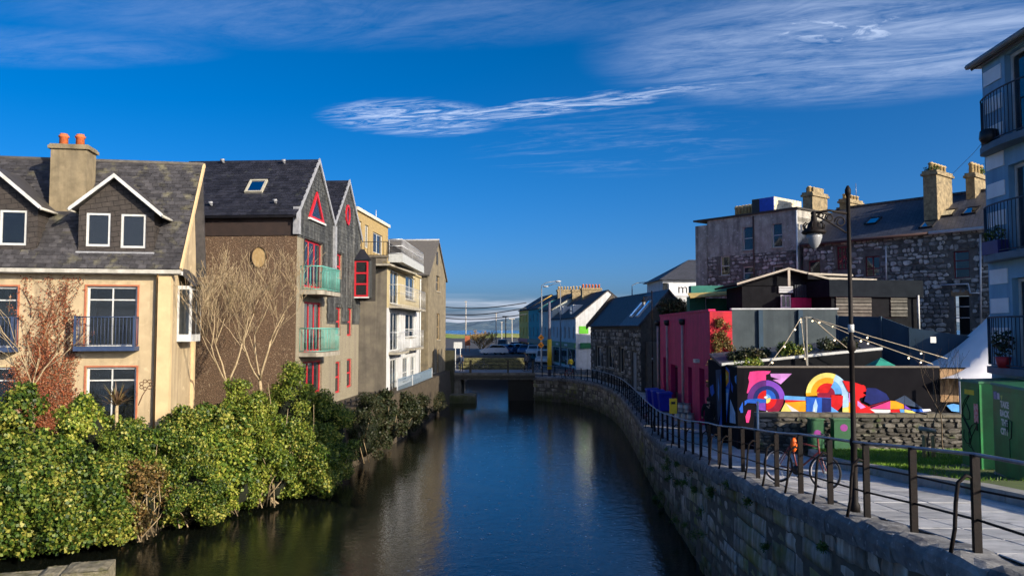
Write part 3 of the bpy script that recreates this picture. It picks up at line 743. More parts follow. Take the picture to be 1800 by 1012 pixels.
# eaves: soffit, gutter, roof
s = MB(); s.box(FA, LA, .42, ze - .20, ze - .05, .02, .34); s.build('soffit', offwhite, A)
s = MB(); pr = [(.34, ze - .17), (.50, ze - .17), (.52, ze - .02), (.49, ze - .02), (.47, ze - .13), (.34, ze - .13)]
Fg = FA.side(.44, True)   # profile extruded along the eave
v = [[FA.p(a, z, n) for n, z in pr] for a in (LA, .44)]
k = len(pr); s.add(v[0] + v[1], [tuple(range(k)), tuple(range(2 * k - 1, k - 1, -1))] + [(i, (i + 1) % k, (i + 1) % k + k, i + k) for i in range(k)]); s.build('gutter', gutterm, A)
s = MB(); gable_roof_slabs(s, FA, LA, .38, .40, ze, -3.1, zr); gable_roof_slabs(s, FA, LA, .38, -4.2, ze, -3.1, zr); rf = s.build('roof', slate, A)
s = MB(); s.tube([FA.p(LA, zr + .02, -3.1), FA.p(.40, zr + .02, -3.1)], .09, 8); s.build('ridge', mat('ridge_tile', (.10, .09, .08), (.06, .055, .05), 4, .8), rf)
s = MB(); s.slab([FA.p(.38, ze + .05, .42), FA.p(.47, ze + .05, .42), FA.p(.47, zr + .06, -3.1), FA.p(.38, zr + .06, -3.1)], .16); s.build('verge_board', creamtrim, rf)
# dormers
ND = -.12
slope = (zr - ze) / 3.5
def dormer(xl, xr, ax, ay, rl, rr, wins, xb=443):
    fa = lambda x, y: FA.px(x, y, ND)
    a0 = fa(xl, 400)[0]; a1 = fa(xr, 400)[0]; aa, za = fa(ax, ay); zb = fa(xr, xb)[1]
    wl, wr = fa(*rl), fa(*rr); k1 = (za - wr[1]) / (wr[0] - aa)
    k = k1; top0 = za - .10 - k * (aa - a0); top1 = za - .10 - k * (a1 - aa)
    d = MB(); holes = [FA.rect(*q, ND) for q in wins]
    wall(d, FA, a0, a1, zb - .1, min(top0, top1), holes, .1, 0, ND)
    d.prism(FA, [(a0, min(top0, top1)), (a1, min(top0, top1)), (aa, za - .10)], ND - .02, ND)
    for a in (a0, a1):
        d.poly([FA.p(a, zb - .1, ND), FA.p(a, min(top0, top1), ND), FA.p(a, min(top0, top1), ND - 3.0), FA.p(a, zb - .1, ND - 3.0)])
    do = d.build('dormer', mat('dormer_slate', (.060, .050, .044), (.040, .034, .031), 5, .75, .006, 20, rowbump=(.42, .20, (R(90), 0, R(9.5)))), A)
    # hung slates of the dormer face
    for q in holes:
        w = window(FA, q, do, white, 1, (1.,), .085, .05, None, netcurtain if q is holes[0] and xl < 0 else None, gm=glassd if xl > 0 else glass, n=ND + .02)
    s = MB(); s.box(FA, a0 - .05, a1 + .05, zb - .16, zb - .02, ND, ND + .10); s.build('apron_flashing', lead, do)
    e = .20; al, ar = wl[0], wr[0]; zl = za - k * (aa - al); zrr = za - k * (ar - aa)
    for (ae, zee) in ((al, zl), (ar, zrr)):
        s = MB(); s.slab([FA.p(ae, zee, ND + .34), FA.p(aa, za, ND + .34), FA.p(aa, za, ND - 3.0), FA.p(ae, zee, ND - 3.0)], .08); ro = s.build('dormer_roof', slate, do)
        s = MB(); sg = 1 if ae > aa else -1
        s.hexa([FA.p(ae, zee - .13, ND + .33), FA.p(ae, zee + .03, ND + .33), FA.p(aa, za + .03, ND + .33), FA.p(aa, za - .13, ND + .33), FA.p(ae, zee - .13, ND + .38), FA.p(ae, zee + .03, ND + .38), FA.p(aa, za + .03, ND + .38), FA.p(aa, za - .13, ND + .38)])
        s.build('bargeboard', white, ro)
        s = MB(); s.tube([FA.p(ae, zee - .06, ND + .4), FA.p(ae, zee - .06, ND - 1.6)], .055, 6); s.build('gutter', gutterm, ro)
    return a0, a1, zb, aa, za, k
D1 = dormer(138, 271, 206, 309, (127, 363), (291, 380), [(152, 374, 195, 433), (213, 376, 257, 436)])
D2 = dormer(-72, 66, -10, 291, (-95, 352), (79, 366), [(-60, 369, -12, 431), (0, 369, 48, 431)])
# chimney
c0, _ = FA.px(88, 300, -1.35); c1, _ = FA.px(152, 300, -1.35); zct = FA.px(120, 262, -1.35)[1]; zcb = FA.px(120, 385, -1.35)[1]
s = MB(); s.box(FA, c0, c1, zcb - .8, zct, -2.35, -1.35); ch = s.build('chimney', limechim, A)
s = MB(); s.box(FA, c0 - .09, c1 + .09, zct + .002, zct + .13, -2.44, -1.26); s.box(FA, c0 - .04, c1 + .04, zct + .13, zct + .2, -2.39, -1.31); s.build('chimney_cap', limechim, ch)
for x in (112, 141):
    a, _ = FA.px(x, 250, -1.8); p = FA.p(a, zct + .19, -1.8)
    s = MB(); s.lathe(p, [(.17, 0), (.16, .36), (.20, .38), (.20, .44), (.15, .46), (.15, .52), (.11, .52)], 14); s.build('chimney_pot', terracotta, ch)
s = MB(); s.box(FA, c0 - .05, c1 + .05, zcb - .12, zcb + .05, -1.42, -1.30); s.build('lead_apron', lead, ch)
# slates on the front slope, leaving out dormers and chimney
ro = FA.p(LA, ze + .0, .40); rb = (FA.p(0, zr, -3.1) - FA.p(0, ze, .40)); LB = rb.length; rb.normalize()
def in_roof(sx, t):
    a = LA + sx; n = .40 - t / LB * 3.5; z = ze + t / LB * (zr - ze)
    for (a0, a1, zb, aa, za, k) in (D1, D2):
        if a0 - .05 < a < a1 + .05 and z > zb - .12 and n < ND + .05 and z < za - k * abs(a - aa) + .02: return False
    return not (c0 - .04 < a < c1 + .04 and -2.4 < n < -1.3) and a < .34
slate_field('slate', ro, FA.u, rb, -LA + .38, LB, rf, slate, .30, .205, in_roof, 300, .01, key=lambda it: (0 if it[0].translation.x > -24 else 1, -it[0].translation.x))
# corner pier, downpipe, side bay
s = MB(); s.box(FA, -.42, .06, GA, ze - .21, .003, .30); s.build('corner_pier', creamtrim, A)
s = MB(); s.tube([FA.p(-.50, GA, .10), FA.p(-.50, ze - .35, .10), FA.p(-.42, ze - .18, .34)], .05, 8); s.build('downpipe', mat('tan_pipe', (.62, .36, .14), rough=.6), A)
s = MB(); zb0 = FA.px(325, 612)[1]; zb1 = FA.px(325, 500)[1]
FB_ = FAs
for k_ in (1,):
    s = MB(); s.box(FAs, .9, 2.5, zb0 + .25, zb1, .003, .55); by = s.build('side_bay', white, A)
    for (q0, q1) in ((1.0, 1.62), (1.72, 2.4)):
        t = MB(); t.box(FAs, q0, q1, zb0 + .55, zb1 - .15, .54, .565); t.build('pane', glass, by)
    t = MB(); Fy = FAs.side(.9, True); t.box(FAs, .88, .902, zb0 + .55, zb1 - .15, .10, .46); t.build('pane', glass, by)
    t = MB(); t.slab([FAs.p(.75, zb1 + .02, .75), FAs.p(2.65, zb1 + .02, .75), FAs.p(2.65, zb1 + .75, .01), FAs.p(.75, zb1 + .75, .01)], .1); t.build('bay_roof', slate, by)
s = MB(); s.box(FAs, 3.3, 3.6, GA, ze - .3, .003, .12); s.build('pilaster', creamtrim, A)

# creeper and small tree on the cream wall
def creeper():
    rnd = random.Random(5); t = MB(); lv = []
    a0 = FA.px(32, 600)[0]; a1 = FA.px(142, 600)[0]; zt = FA.px(90, 486)[1]
    for i in range(150):
        a = rnd.uniform(a0 + .2, a1 - .1); z = GA + rnd.uniform(0, .5) if rnd.random() < .6 else rnd.uniform(GA, zt - 1.5); pts = []; dr = rnd.gauss(0, .35)
        for j in range(rnd.randint(8, 26)):
            pts.append(FA.p(a, z, .035 + rnd.uniform(0, .03))); dr += rnd.gauss(0, .25); dr *= .9
            a += dr * .2; z += rnd.uniform(.08, .24)
            wlim = .35 * math.sin(z * 2.1) 
            if z > zt or a < a0 - .1 + wlim or a > a1 + .12 + wlim: break
        if len(pts) > 2: t.tube(pts, rnd.uniform(.010, .022), 3, .004)
        for p in pts:
            for _ in range(rnd.randint(3, 8)):
                b = p + FA.u * rnd.gauss(0, .09) + Vector((0, 0, rnd.gauss(0, .09))) + FA.n * rnd.uniform(.0, .07)
                aa = (FA.u * rnd.gauss(0, 1) + Vector((0, 0, rnd.gauss(-.3, 1))) + FA.n * rnd.gauss(0, .5)).normalized(); q = aa.cross(FA.n + FA.u * rnd.gauss(0, .5)).normalized(); l = rnd.uniform(.03, .075)
                lv += [b, b + aa * l * .5 + q * l * .4, b + aa * l, b + aa * l * .5 - q * l * .4]
    c = thing('wall_creeper', 'reddish brown bare creeper covering the cream house wall', 'creeper', FA.p((a0 + a1) / 2, GA, .05))
    t.build('stem', twigbrown, c); o = np_mesh('leaves', lv, 4, leaf_mat('creeper_leaves', [(.07, .03, .02), (.22, .06, .025), (.34, .10, .04), (.30, .17, .08)], .2), c); o['kind'] = 'stuff'
creeper()

def bare_tree(name, label, base, height, spread, seed, forks, m, r0=.09, depth=5, up=.55, group=None, lean=(0, 0), k0=3, crown_from=.28, rmin=.011):
    rnd = random.Random(seed); tr = MB(); br = MB()
    def grow(p, d, l, r, lv):
        n = 4 if lv < 2 else 3; pts = [p]; q = p
        for i in range(n):
            d = (d + Vector((rnd.gauss(0, .10), rnd.gauss(0, .10), up * .16))).normalized(); q = q + d * (l / n); pts.append(q)
        rr = max(r * (.62 if lv < depth else .3), rmin)
        (tr if lv == 0 else br).tube(pts, r, 6 if lv < 1 else (4 if lv < 3 else 3), rr)
        if lv >= depth: return
        c = forks if lv == 0 else rnd.choice((2, 3, 3))
        for j in range(c):
            i = n if (lv == 0 or j == 0) else rnd.randint(1, n); a = rnd.uniform(0, 6.28) if lv else 6.28 * j / c + rnd.uniform(-.3, .3); sp = spread * rnd.uniform(.6, 1.2)
            side = Vector((math.cos(a), math.sin(a), 0)); nd = (d * (1 - sp * .35) + side * sp).normalized()
            grow(pts[i], nd, l * rnd.uniform(.62, .86) if lv else height * rnd.uniform(.26, .34), rr * (.9 if j == 0 else .72), lv + 1)
    o = thing(name, label, 'tree', base, group)
    grow(Vector(base), Vector((lean[0], lean[1], 1)).normalized(), height * crown_from, r0, 0)
    tr.build('trunk', m, o); br.build('branches', m, o); return o
bt = at(62, 700, 28.7); bt.z = GA
bare_tree('bare_tree', 'small bare forked tree against the creeper on the cream house', bt, 5.9, .55, 11, 4, bark, .06, 3, .75, crown_from=.34)
bt = at(398, 690, 33.0); bt.z = GA
bare_tree('bare_tree', 'pale bare tree before the brown wall, farther from the balconies', bt, 6.9, .48, 23, 3, bark, .10, 6, .8, crown_from=.26, rmin=.009, lean=(-.08, 0))
bt = at(462, 690, 33.9); bt.z = GA
bare_tree('bare_tree', 'pale bare tree before the brown wall, beside the balconies', bt, 6.9, .48, 38, 3, bark, .11, 6, .8, crown_from=.28, rmin=.009, lean=(.06, 0))

# ---- grey apartment block with two gables
cb = at(520, 577, 37.5); FB = Fr((cb.x, cb.y), (.065, .998)); FBs = Fr((cb.x, cb.y), (.998, -.065))
B = thing('gabled_apartment_block', 'apartment block with twin slate gables, red windows and teal balconies', 'apartment block', FB.p(3, GA, -3))
LBk, GW, DB = 11.6, 5.8, 7.0
zev = ZC + 5.95; zrg = ZC + 8.95
zsc = ZC + 4.55
# side wall towards the camera
mb = MB(); wall(mb, FBs, -DB, 0, GA, zsc, [])
mb.build('side_wall', brownrough, B)
s = MB(); s.box(FBs, -DB, .02, zsc, zev - .35, -.1, .05); s.build('side_cladding', mat('dark_brown_cladding', (.035, .022, .018), (.022, .015, .013), 3, .7), B)
pc = FBs.px(457, 452); s = MB()
cen = FBs.p(pc[0], pc[1], .01)
ring = []
for j in range(20):
    t = 2 * math.pi * j / 20; ring.append((pc[0] + .38 * math.cos(t), pc[1] + .50 * math.sin(t)))
s.prism(FBs, ring, -.02, .03); s.build('round_niche', mat('ochre_plaster', (.42, .30, .14), (.30, .20, .09), 5, .9), B)
t = MB()
for j in range(20):
    a, z = ring[j]; t.poly([FBs.p(a, z, .10), FBs.p(*ring[(j + 1) % 20], .10), FBs.p(*ring[(j + 1) % 20], .0), FBs.p(a, z, .0)])
t.build('niche_ring', brownrough, B)
# front wall with openings
def rb_(x0, y0, x1, y1): return FB.rect(x0, y0, x1, y1)
doors = [rb_(535, 424, 567, 506), rb_(535, 531, 566, 618), rb_(532, 634, 566, 692)]
smalls = [rb_(590, 446, 601, 490), rb_(590, 540, 599.5, 590), rb_(590, 635, 599, 690), rb_(610.5, 541, 619, 590), rb_(610, 630, 619, 680)]
mb = MB(); wall(mb, FB, 0, LBk, GA, zev, doors + smalls, .22)
mb.build('front_wall', greyrough, B)
# slate cladding courses over the upper part
it = []; me = unit_slate('cladding_slate', .30, .24); me.materials.append(cladding); rnd = random.Random(2)
def clad_low(a):
    if a < .95: return ZC + 4.5
    if a < 3.4: return ZC + 3.05
    if a < 4.9: return ZC + 2.2
    return ZC + .25
def tri_in(a, z, c, hb, zb, zt, m_=0.): return zb < z < zt and abs(a - c) < hb * (zt - z) / (zt - zb) + m_
ax1, az1 = FB.px(553.5, 337); b0 = FB.px(540, 385)[0]; b1 = FB.px(566.5, 385)[0]; tc_, tz0, tz1 = (b0 + b1) / 2, FB.px(553, 387)[1], az1
oc, oz = FB.px(609, 378)
row = 0; z = ZC
while z < zrg:
    a = .15 if row % 2 else 0.
    while a < LBk:
        gb = 0 if a < GW else 1; lim = zev + (1 - abs((a - gb * GW) - GW / 2) / (GW / 2)) * (zrg - zev) - .12
        if z > clad_low(a) and z + .18 < max(lim, zev - .1) and not any(h[0] - .12 < a < h[1] + .12 and h[2] - .2 < z < h[3] + .02 for h in doors + smalls) and not tri_in(a, z + .1, tc_, (b1 - b0) / 2, tz0 - .1, tz1, .15) and math.hypot(a - oc, z + .1 - oz) > .55:
            it.append((axes(FB.p(a, z, .045), FB.u, Vector((0, 0, 1)), FB.n), me))
        a += .30
    z += .2; row += 1
s = MB()
for gb in (0, 1):
    s.prism(FB, [(gb * GW + .02, zev - .02), (gb * GW + GW - .02, zev - .02), (gb * GW + GW / 2, zrg - .1)], -.12, .035)
for (q0, q1) in ((.003, .95), (.95, 3.4), (3.4, 4.9), (4.9, LBk)):
    hh = [h for h in doors + smalls]
    w_ = MB(); wall(s, FB, q0, q1, clad_low((q0 + q1) / 2), zev - .02, hh, .04, 0, .035)
gf = s.build('gable_front', cladding, B)
pieces('cladding_slate', it, gf, cladding, 240, None, 'cladding_slates')
# gable windows
def flat_window(fr, poly, parent, fm, gm, t=.09, n=.05, name='gable_window'):
    c = (sum(p[0] for p in poly) / len(poly), sum(p[1] for p in poly) / len(poly)); m_ = MB(); k = len(poly)
    inner = [(c[0] + (a - c[0]) * .74, c[1] + (z - c[1]) * .78) for a, z in poly]
    for i in range(k):
        j = (i + 1) % k; q = [poly[i], poly[j], inner[j], inner[i]]
        m_.hexa([fr.p(*x, n) for x in q] + [fr.p(*x, n + t) for x in q])
    w = m_.build(name, fm, parent); g_ = MB(); g_.prism(fr, inner, n + .01, n + .03); g_.build('pane', gm, w); return w
gw = flat_window(FB, [(b0, tz0), (b1, tz0), (tc_, tz1)], B, red, glassd); gw['label'] = 'red framed triangular gable window'
s = MB(); s.box(FB, b0 - .1, b1 + .1, tz0 - .12, tz0 - .02, .04, .20); s.build('sill', white, gw)
gw = flat_window(FB, [(oc + .42 * math.cos(t), oz + .62 * math.sin(t)) for t in np.linspace(0, 2 * math.pi, 16, endpoint=False)], B, red, glassd); gw['label'] = 'oval gable window'
for h in doors: window(FB, h, B, red, 3, (1.,), .10, .12, None, curtain, gm=glassd, name='balcony_door', bar=.10)
for h in smalls: window(FB, h, B, red, 1, (1., 1.), .09, .10, None, None, gm=glassd, bar=.09)
# balconies
for zt_, zb_ in ((FB.px(529, 467, .1)[1], FB.px(529, 509, .1)[1]), (FB.px(528, 577, .1)[1], FB.px(528, 619, .1)[1])):
    a0, a1, no = .45, 3.9, 1.12
    s = MB(); poly = [(a0, 0.003), (a0, no - .25), (a0 + .25, no), (a1 - .25, no), (a1, no - .25), (a1, 0.003)]
    pts = [FB.p(a, zb_ - .02, n) for a, n in poly]; s.slab(pts, .20); bal = s.build('balcony', concrete, B)
    s = MB(); rail_panel(s, [FB.p(a, 0, n) for a, n in [(a0 + .04, .04), (a0 + .04, no - .27), (a0 + .27, no - .04), (a1 - .27, no - .04), (a1 - .04, no - .27), (a1 - .04, .04)]], zb_ + .05, zt_, .15, .014, .030); s.build('railing', teal, bal)
# roofs
for gb in (0, 1):
    m0 = gb * GW + GW / 2
    for sgn in (-1, 1):
        e = GW / 2 + (.45 if (sgn < 0 and gb == 0) else (.2 if (sgn > 0 and gb == 1) else 0.0)); zee = zrg - (zrg - zev) * e / (GW / 2)
        s = MB(); q = [FB.p(m0 + sgn * e, zee, .12), FB.p(m0, zrg, .12), FB.p(m0, zrg, -DB), FB.p(m0 + sgn * e, zee, -DB)]
        s.slab(q, .14); rf = s.build('roof', slate2, B)
        if sgn < 0:
            up_ = (q[1] - q[0]); Lu = up_.length; up_.normalize(); al = (q[0] - q[3]).normalized()
            skp = None
            def ins(sx, t, g_=gb):
                if g_ == 0:
                    return not (SK[0] - .1 < sx < SK[1] + .1 and SK[2] - .1 < t < SK[3] + .1)
                return True
            if gb == 0:
                # skylight position on this slope
                def on_slope(x, y):
                    nr = al.cross(up_); r = ray(x, y); c = Vector((0, 0, ZC)); tt = (q[3] - c).dot(nr) / r.dot(nr); h = c + r * tt - q[3]; return h.dot(al), h.dot(up_)
                l0 = on_slope(437, 340); l1 = on_slope(470, 318); SK = (min(l0[0], on_slope(441, 318)[0]), max(l1[0], on_slope(466, 340)[0]) - .15, l0[1], l1[1])
            slate_field('slate', q[3], al, up_, DB + .12, Lu, rf, slate2, .34, .235, ins, 300 if gb == 0 else 40, .01)
            if gb == 0:
                nr = al.cross(up_); P = lambda sx, t, h: q[3] + al * sx + up_ * t + nr * h
                k = MB(); a0_, a1_, t0_, t1_ = SK; fw = .10
                for (x0, x1, y0, y1) in ((a0_, a1_, t0_, t0_ + fw), (a0_, a1_, t1_ - fw, t1_), (a0_, a0_ + fw, t0_ + fw, t1_ - fw), (a1_ - fw, a1_, t0_ + fw, t1_ - fw)):
                    k.hexa([P(x0, y0, .0), P(x1, y0, .0), P(x1, y1, .0), P(x0, y1, .0), P(x0, y0, .11), P(x1, y0, .11), P(x1, y1, .11), P(x0, y1, .11)])
                sk = k.build('skylight', mat('skylight_frame', (.42, .40, .32), rough=.5), rf)
                k = MB(); k.hexa([P(a0_ + fw, t0_ + fw, .03), P(a1_ - fw, t0_ + fw, .03), P(a1_ - fw, t1_ - fw, .03), P(a0_ + fw, t1_ - fw, .03), P(a0_ + fw, t0_ + fw, .07), P(a1_ - fw, t0_ + fw, .07), P(a1_ - fw, t1_ - fw, .07), P(a0_ + fw, t1_ - fw, .07)]); k.build('pane', glassd, sk)
                for (x, y) in ((393, 287), (500, 288), (372, 362), (485, 358)):
                    vx, vy = on_slope(x, y); k = MB(); k.tube([P(vx, vy, 0), P(vx, vy, .22)], .07, 8); k.tube([P(vx - .1, vy, .20), P(vx + .1, vy, .20)], .07, 6); k.build('roof_vent', lead, rf)
        k = MB(); k.hexa([FB.p(m0 + sgn * e, zee - .22, .10), FB.p(m0 + sgn * e, zee + .04, .10), FB.p(m0, zrg + .05, .10), FB.p(m0, zrg - .2, .10), FB.p(m0 + sgn * e, zee - .22, .17), FB.p(m0 + sgn * e, zee + .04, .17), FB.p(m0, zrg + .05, .17), FB.p(m0, zrg - .2, .17)]); k.build('verge_trim', lead, rf)
s = MB(); s.box(FBs, -.16, .14, ZC + 4.6, zev + .0, -.12, .16); s.build('corner_box', lead, B)
s = MB(); s.box(FB, GW - .16, GW + .16, zev - 2.6, zev - .2, .06, .22); s.build('hopper_pipe', lead, B)
# oriel at the far end
on, oa = .95, 10.3; z0_, z1_ = FB.px(625, 521, .5)[1], FB.px(625, 453, .5)[1]
Fo = Fr(FB.p(oa, 0, 0)[:2], FB.n[:2]) 
s = MB(); s.box(FB, oa, LBk - .1, z0_, z1_, .04, on); ori = s.build('oriel', cladding, B)
w = window(Fr(FB.p(oa, 0)[:2], FB.n[:2]), (.06, on - .02, z0_ + .04, z1_ - .04), ori, red, 1, (1, 1, 1), .10, -.07, white, None, name='window', bar=.10)
q_ = MB(); q_.box(Fr(FB.p(oa, 0)[:2], FB.n[:2]), .12, on - .08, z0_ + .1, z1_ - .1, .001, .006); q_.build('blind', blindo, w)
s = MB(); s.slab([FB.p(oa - .15, z1_ + .02, .02), FB.p(oa - .15, z1_ + .02, on + .15), FB.p(LBk, z1_ + .8, .3), FB.p(LBk, z1_ + .8, .02)], .1); s.build('oriel_roof', slate2, ori)
# ---- flats with the white canal front and yellow brick top floor
GC = 2.9
FC = Fr((-8.32, 51.0), (.025, .9997)); LC = 15.2
C = thing('white_front_flats', 'flats with white canal front, blank grey side wall and yellow brick top', 'apartment block', FC.p(6, GC, -3))
ybrick = mat('yellow_brick', (.38, .28, .12), (.28, .20, .085), 8, .9, .004, 30, vary=0, streak=(.25, .19, .10), streak_amt=.5)
greywall = mat('grey_render', (.165, .145, .11), (.105, .093, .075), 1.3, .95, .006, 20, streak=(.05, .045, .04), streak_amt=.8, streak_scale=1.3)
zct_ = FC.px(690, 467)[1]; zside = ZC + 4.72
FCs = Fr(FC.p(0, 0)[:2], (.9997, -.025))
mb = MB(); wall(mb, FCs, -2.6, 0, GC - 1, zside, []); mb.box(FCs, -2.7, .10, zside, zside + .12, -.3, .10); mb.build('side_wall', greywall, C)
rc = lambda *q: FC.rect(*q)
hc = [rc(686, 476, 701.5, 534), rc(713, 487, 730, 527), rc(686, 549, 701.5, 616), rc(712.5, 552, 730, 592), rc(686, 631, 699, 688), rc(708, 628, 718, 668), rc(722, 626, 730, 664)]
whitebl = mat('white_render', (.56, .58, .60), (.45, .47, .49), 2, .85, .004, 50, streak=(.30, .30, .28), streak_amt=.6)
sunlit_white = mat('sunlit_white_render', (.44, .37, .21), (.36, .30, .16), 2, .85, streak=(.3, .25, .15), streak_amt=.5)  # white front's upper part, warm sunlight put into the colour
mb = MB(); zs_ = hc[0][2] - .35; wall(mb, FC, 0, LC, GC - 1, zs_, hc, .2, 0); wall(mb, FC, 0, LC, zs_, zct_, hc, .2, 1); mb.build('front_wall', [whitebl, sunlit_white], C)
for h in hc: window(FC, h, C, white, 2, (1.,) if h[3] - h[2] > 1.9 else (1., 2.), .07, .10, concrete, None, gm=glassd)
mb = MB(); mb.box(FC, 0, LC, zct_, zct_ + .14, -.3, .12); mb.box(FC, .0, LC, zct_ - .35, zct_ - .22, -5, -.25); mb.build('parapet', sunlit_white, C)
mb = MB(); mb.box(FC, LC - .02, LC, GC - 1, zct_, -6, -.01); mb.box(FC, 0.02, LC, GC - 1, zct_ - .4, -6, -5.9); mb.build('rear_wall', greywall, C)
def bar_balcony(fr, a0, a1, no, z0, zt, parent, m, sm, step=.13, base=None):
    step = .42
    s = MB(); s.box(fr, a0, a1, z0 - .16, z0, .003, no); b = s.build('balcony', sm, parent)
    s = MB(); rail_panel(s, [fr.p(a0 + .04, 0, .04), fr.p(a0 + .04, 0, no - .04), fr.p(a1 - .04, 0, no - .04), fr.p(a1 - .04, 0, .04)], z0 + .06, zt, step, .010, .022); s.build('railing', m, b); return b
zb1, zt1 = FC.px(690, 538)[1], FC.px(690, 502)[1]
bar_balcony(FC, hc[0][0] - .5, hc[1][1] + .3, .85, zb1, zt1, C, galv, concrete, .30)
zb2, zt2 = FC.px(690, 618)[1], FC.px(690, 584)[1]
bar_balcony(FC, hc[2][0] - .5, hc[2][1] + .4, .7, zb2, zt2, C, galv, concrete, .30)
bar_balcony(FC, hc[3][0] - .4, hc[3][1] + .2, .7, zb2 + .1, zt2 + .1, C, galv, concrete, .30)
# roof terrace balcony with metal sides
tb = FC.px(684, 462)[1]
s = MB(); s.box(FC, .2, 10.5, tb, tb + .55, .06, 1.0); b = s.build('terrace_edge', mat('pale_metal', (.45, .47, .46), rough=.5), C)
s = MB(); rail_panel(s, [FC.p(.25, 0, .1), FC.p(.25, 0, .95), FC.p(10.4, 0, .95), FC.p(10.4, 0, .1)], tb + .6, tb + 1.55, .5, .016, .03, tb + 1.1); s.build('railing', galv, b)
# set-back top floor in yellow brick
FT_ = Fr((-10.25, 50.3), (.07, .997)); zt0 = FT_.px(621, 366)[1]; LT = 9.0
ht = [FT_.rect(628, 388, 636.5, 432), FT_.rect(642, 396, 648.5, 436), FT_.rect(656, 411, 673, 446)]
mb = MB(); wall(mb, FT_, 0, LT, zside - .6, zt0, ht, .15); FTs = Fr(FT_.p(0, 0)[:2], (FT_.n)[:2]); FTs = Fr(FT_.p(0, 0, -4)[:2], FT_.n[:2]); wall(mb, FTs, 0, 4, zside - .6, zt0, [])
FTe = Fr(FT_.p(LT, 0)[:2], (-FT_.n)[:2]); wall(mb, FTe, 0, 4, zside - .6, zt0, []); tf = mb.build('top_floor', ybrick, C)
for h in ht: window(FT_, h, tf, white, 2, (1.,), .07, .1, None, curtain, gm=glassd)
mb = MB(); mb.box(FT_, -.15, LT + .15, zt0, zt0 + .22, -4.1, .15); mb.build('roof_edge', mat('roof_edge', (.60, .58, .48), rough=.7), tf)
for a in (3.0, 5.2, 7.2, 8.0, 8.5):
    mb = MB(); mb.tube([FT_.p(a, zt0 + .22, -.5), FT_.p(a, zt0 + .5 + (.6 if a == 7.2 else 0), -.5)], .06 if a != 7.2 else .03, 6); mb.build('roof_vent', galv, tf)
mb = MB(); mb.box(FT_, 0, LT, zside - .62, zside - .5, .003, 2.3); mb.build('terrace', concrete, C)
mb = MB(); rail_panel(mb, [FCs.p(-1.75, 0, -.1), FCs.p(-.05, 0, -.1), FC.p(8, 0, -.1)], zside + .15, zside + 1.05, .20, .014, .024); mb.build('terrace_railing', black, C)
s = MB(); s.tube([FC.p(LC - .3, GC - 1, .08), FC.p(LC - .3, zct_ - .1, .08)], .06, 8); s.build('downpipe', white, C)
# ---- far stone house with its gable to the canal
FD = Fr((-7.42, 68.0), (.086, .9963)); LD = 9.0
D = thing('canal_gable_house', 'tall grey rendered house with pointed gable at the bridge', 'house', FD.p(4, GC, -3))
zed = ZC + 4.94; zrd = ZC + 8.3
rubg = mat('grey_gable_render', (.22, .185, .12), (.135, .115, .08), 2.2, .95, .01, 12, streak=(.09, .08, .06), streak_amt=.75)
hd = [FD.rect(767, 480, 773, 512), FD.rect(768, 551, 773, 597), FD.rect(760, 616, 763.5, 655), FD.rect(768, 614, 772, 655)]
mb = MB(); wall(mb, FD, 0, LD, -.3, zed, hd, .2); mb.prism(FD, [(0, zed), (LD, zed), (LD / 2, zrd)], -.2, 0)
FDs = Fr(FD.p(0, 0, -7)[:2], FD.n[:2]); wall(mb, FDs, 0, 7, 0, zed, []); mb.build('wall', rubg, D)
for h in hd: window(FD, h, D, mat('tan_frame', (.40, .28, .14)), 1, (1., 1.), .08, .12, concrete, None, gm=glassd)
pa = FD.px(768, 452); mb = MB(); mb.box(FD, pa[0] - .3, pa[0] + .3, pa[1] - .7, pa[1] + .5, .004, .03); mb.build('louvre', black, D)
mb = MB()
for sg in (-1, 1):
    e = LD / 2 + .3; ze_ = zrd - (zrd - zed) * e / (LD / 2); m0 = LD / 2
    mb.slab([FD.p(m0 + sg * e, ze_, .15), FD.p(m0, zrd + .02, .15), FD.p(m0, zrd + .02, -7.4), FD.p(m0 + sg * e, ze_, -7.4)], .15)
mb.build('roof', mat('weathered_slate', (.13, .12, .11), (.07, .066, .064), 6, .8, .01, 12, spots=(.20, .18, .13), spot_scale=6), D)
mb = MB(); mb.tube([FD.p(LD / 2, zrd + .06, .15), FD.p(LD / 2, zrd + .06, -7.4)], .09, 6); mb.build('ridge', lead, D)
# fence panels and blue railing on the bank, dark quay post
fx = [at(592, 692, 43.5), at(690, 668, 51.5)]
fn = thing('bank_fence', 'dark wooden bank fence below the grey block', 'fence', fx[0])
p0, p1 = Vector((-8.95, 41.5, 0)), Vector((-8.05, 51.5, 0))
for j in range(11):
    q = p0.lerp(p1, j / 10); s = MB(); s.cbox((q.x, q.y, 2.0), .09, .09, 1.35); s.build('post', black, fn)
for j in range(10):
    q, r = p0.lerp(p1, (j + .1) / 10), p0.lerp(p1, (j + .9) / 10); f = Fr(q[:2], (r - q)[:2]); s = MB(); rnd = random.Random(j)
    if j > 5:
        for k in range(6): s.box(f, k * .14, k * .14 + .12, 2.25, 3.1 + rnd.uniform(-.05, .05), -.01, .012)
        s.build('fence_panel', mat('dark_fence_wood', (.10, .06, .04), (.06, .04, .03), 5, .9), fn)
    else:
        for z in (2.35, 2.75, 3.15): s.box(f, 0, (r - q).length, z, z + .07, -.015, .015)
        s.build('fence_rail', black, fn)
rl = thing('bank_railing', 'blue grey bar railing on the bank below the white flats', 'railing', (-7.4, 56, 2.9))
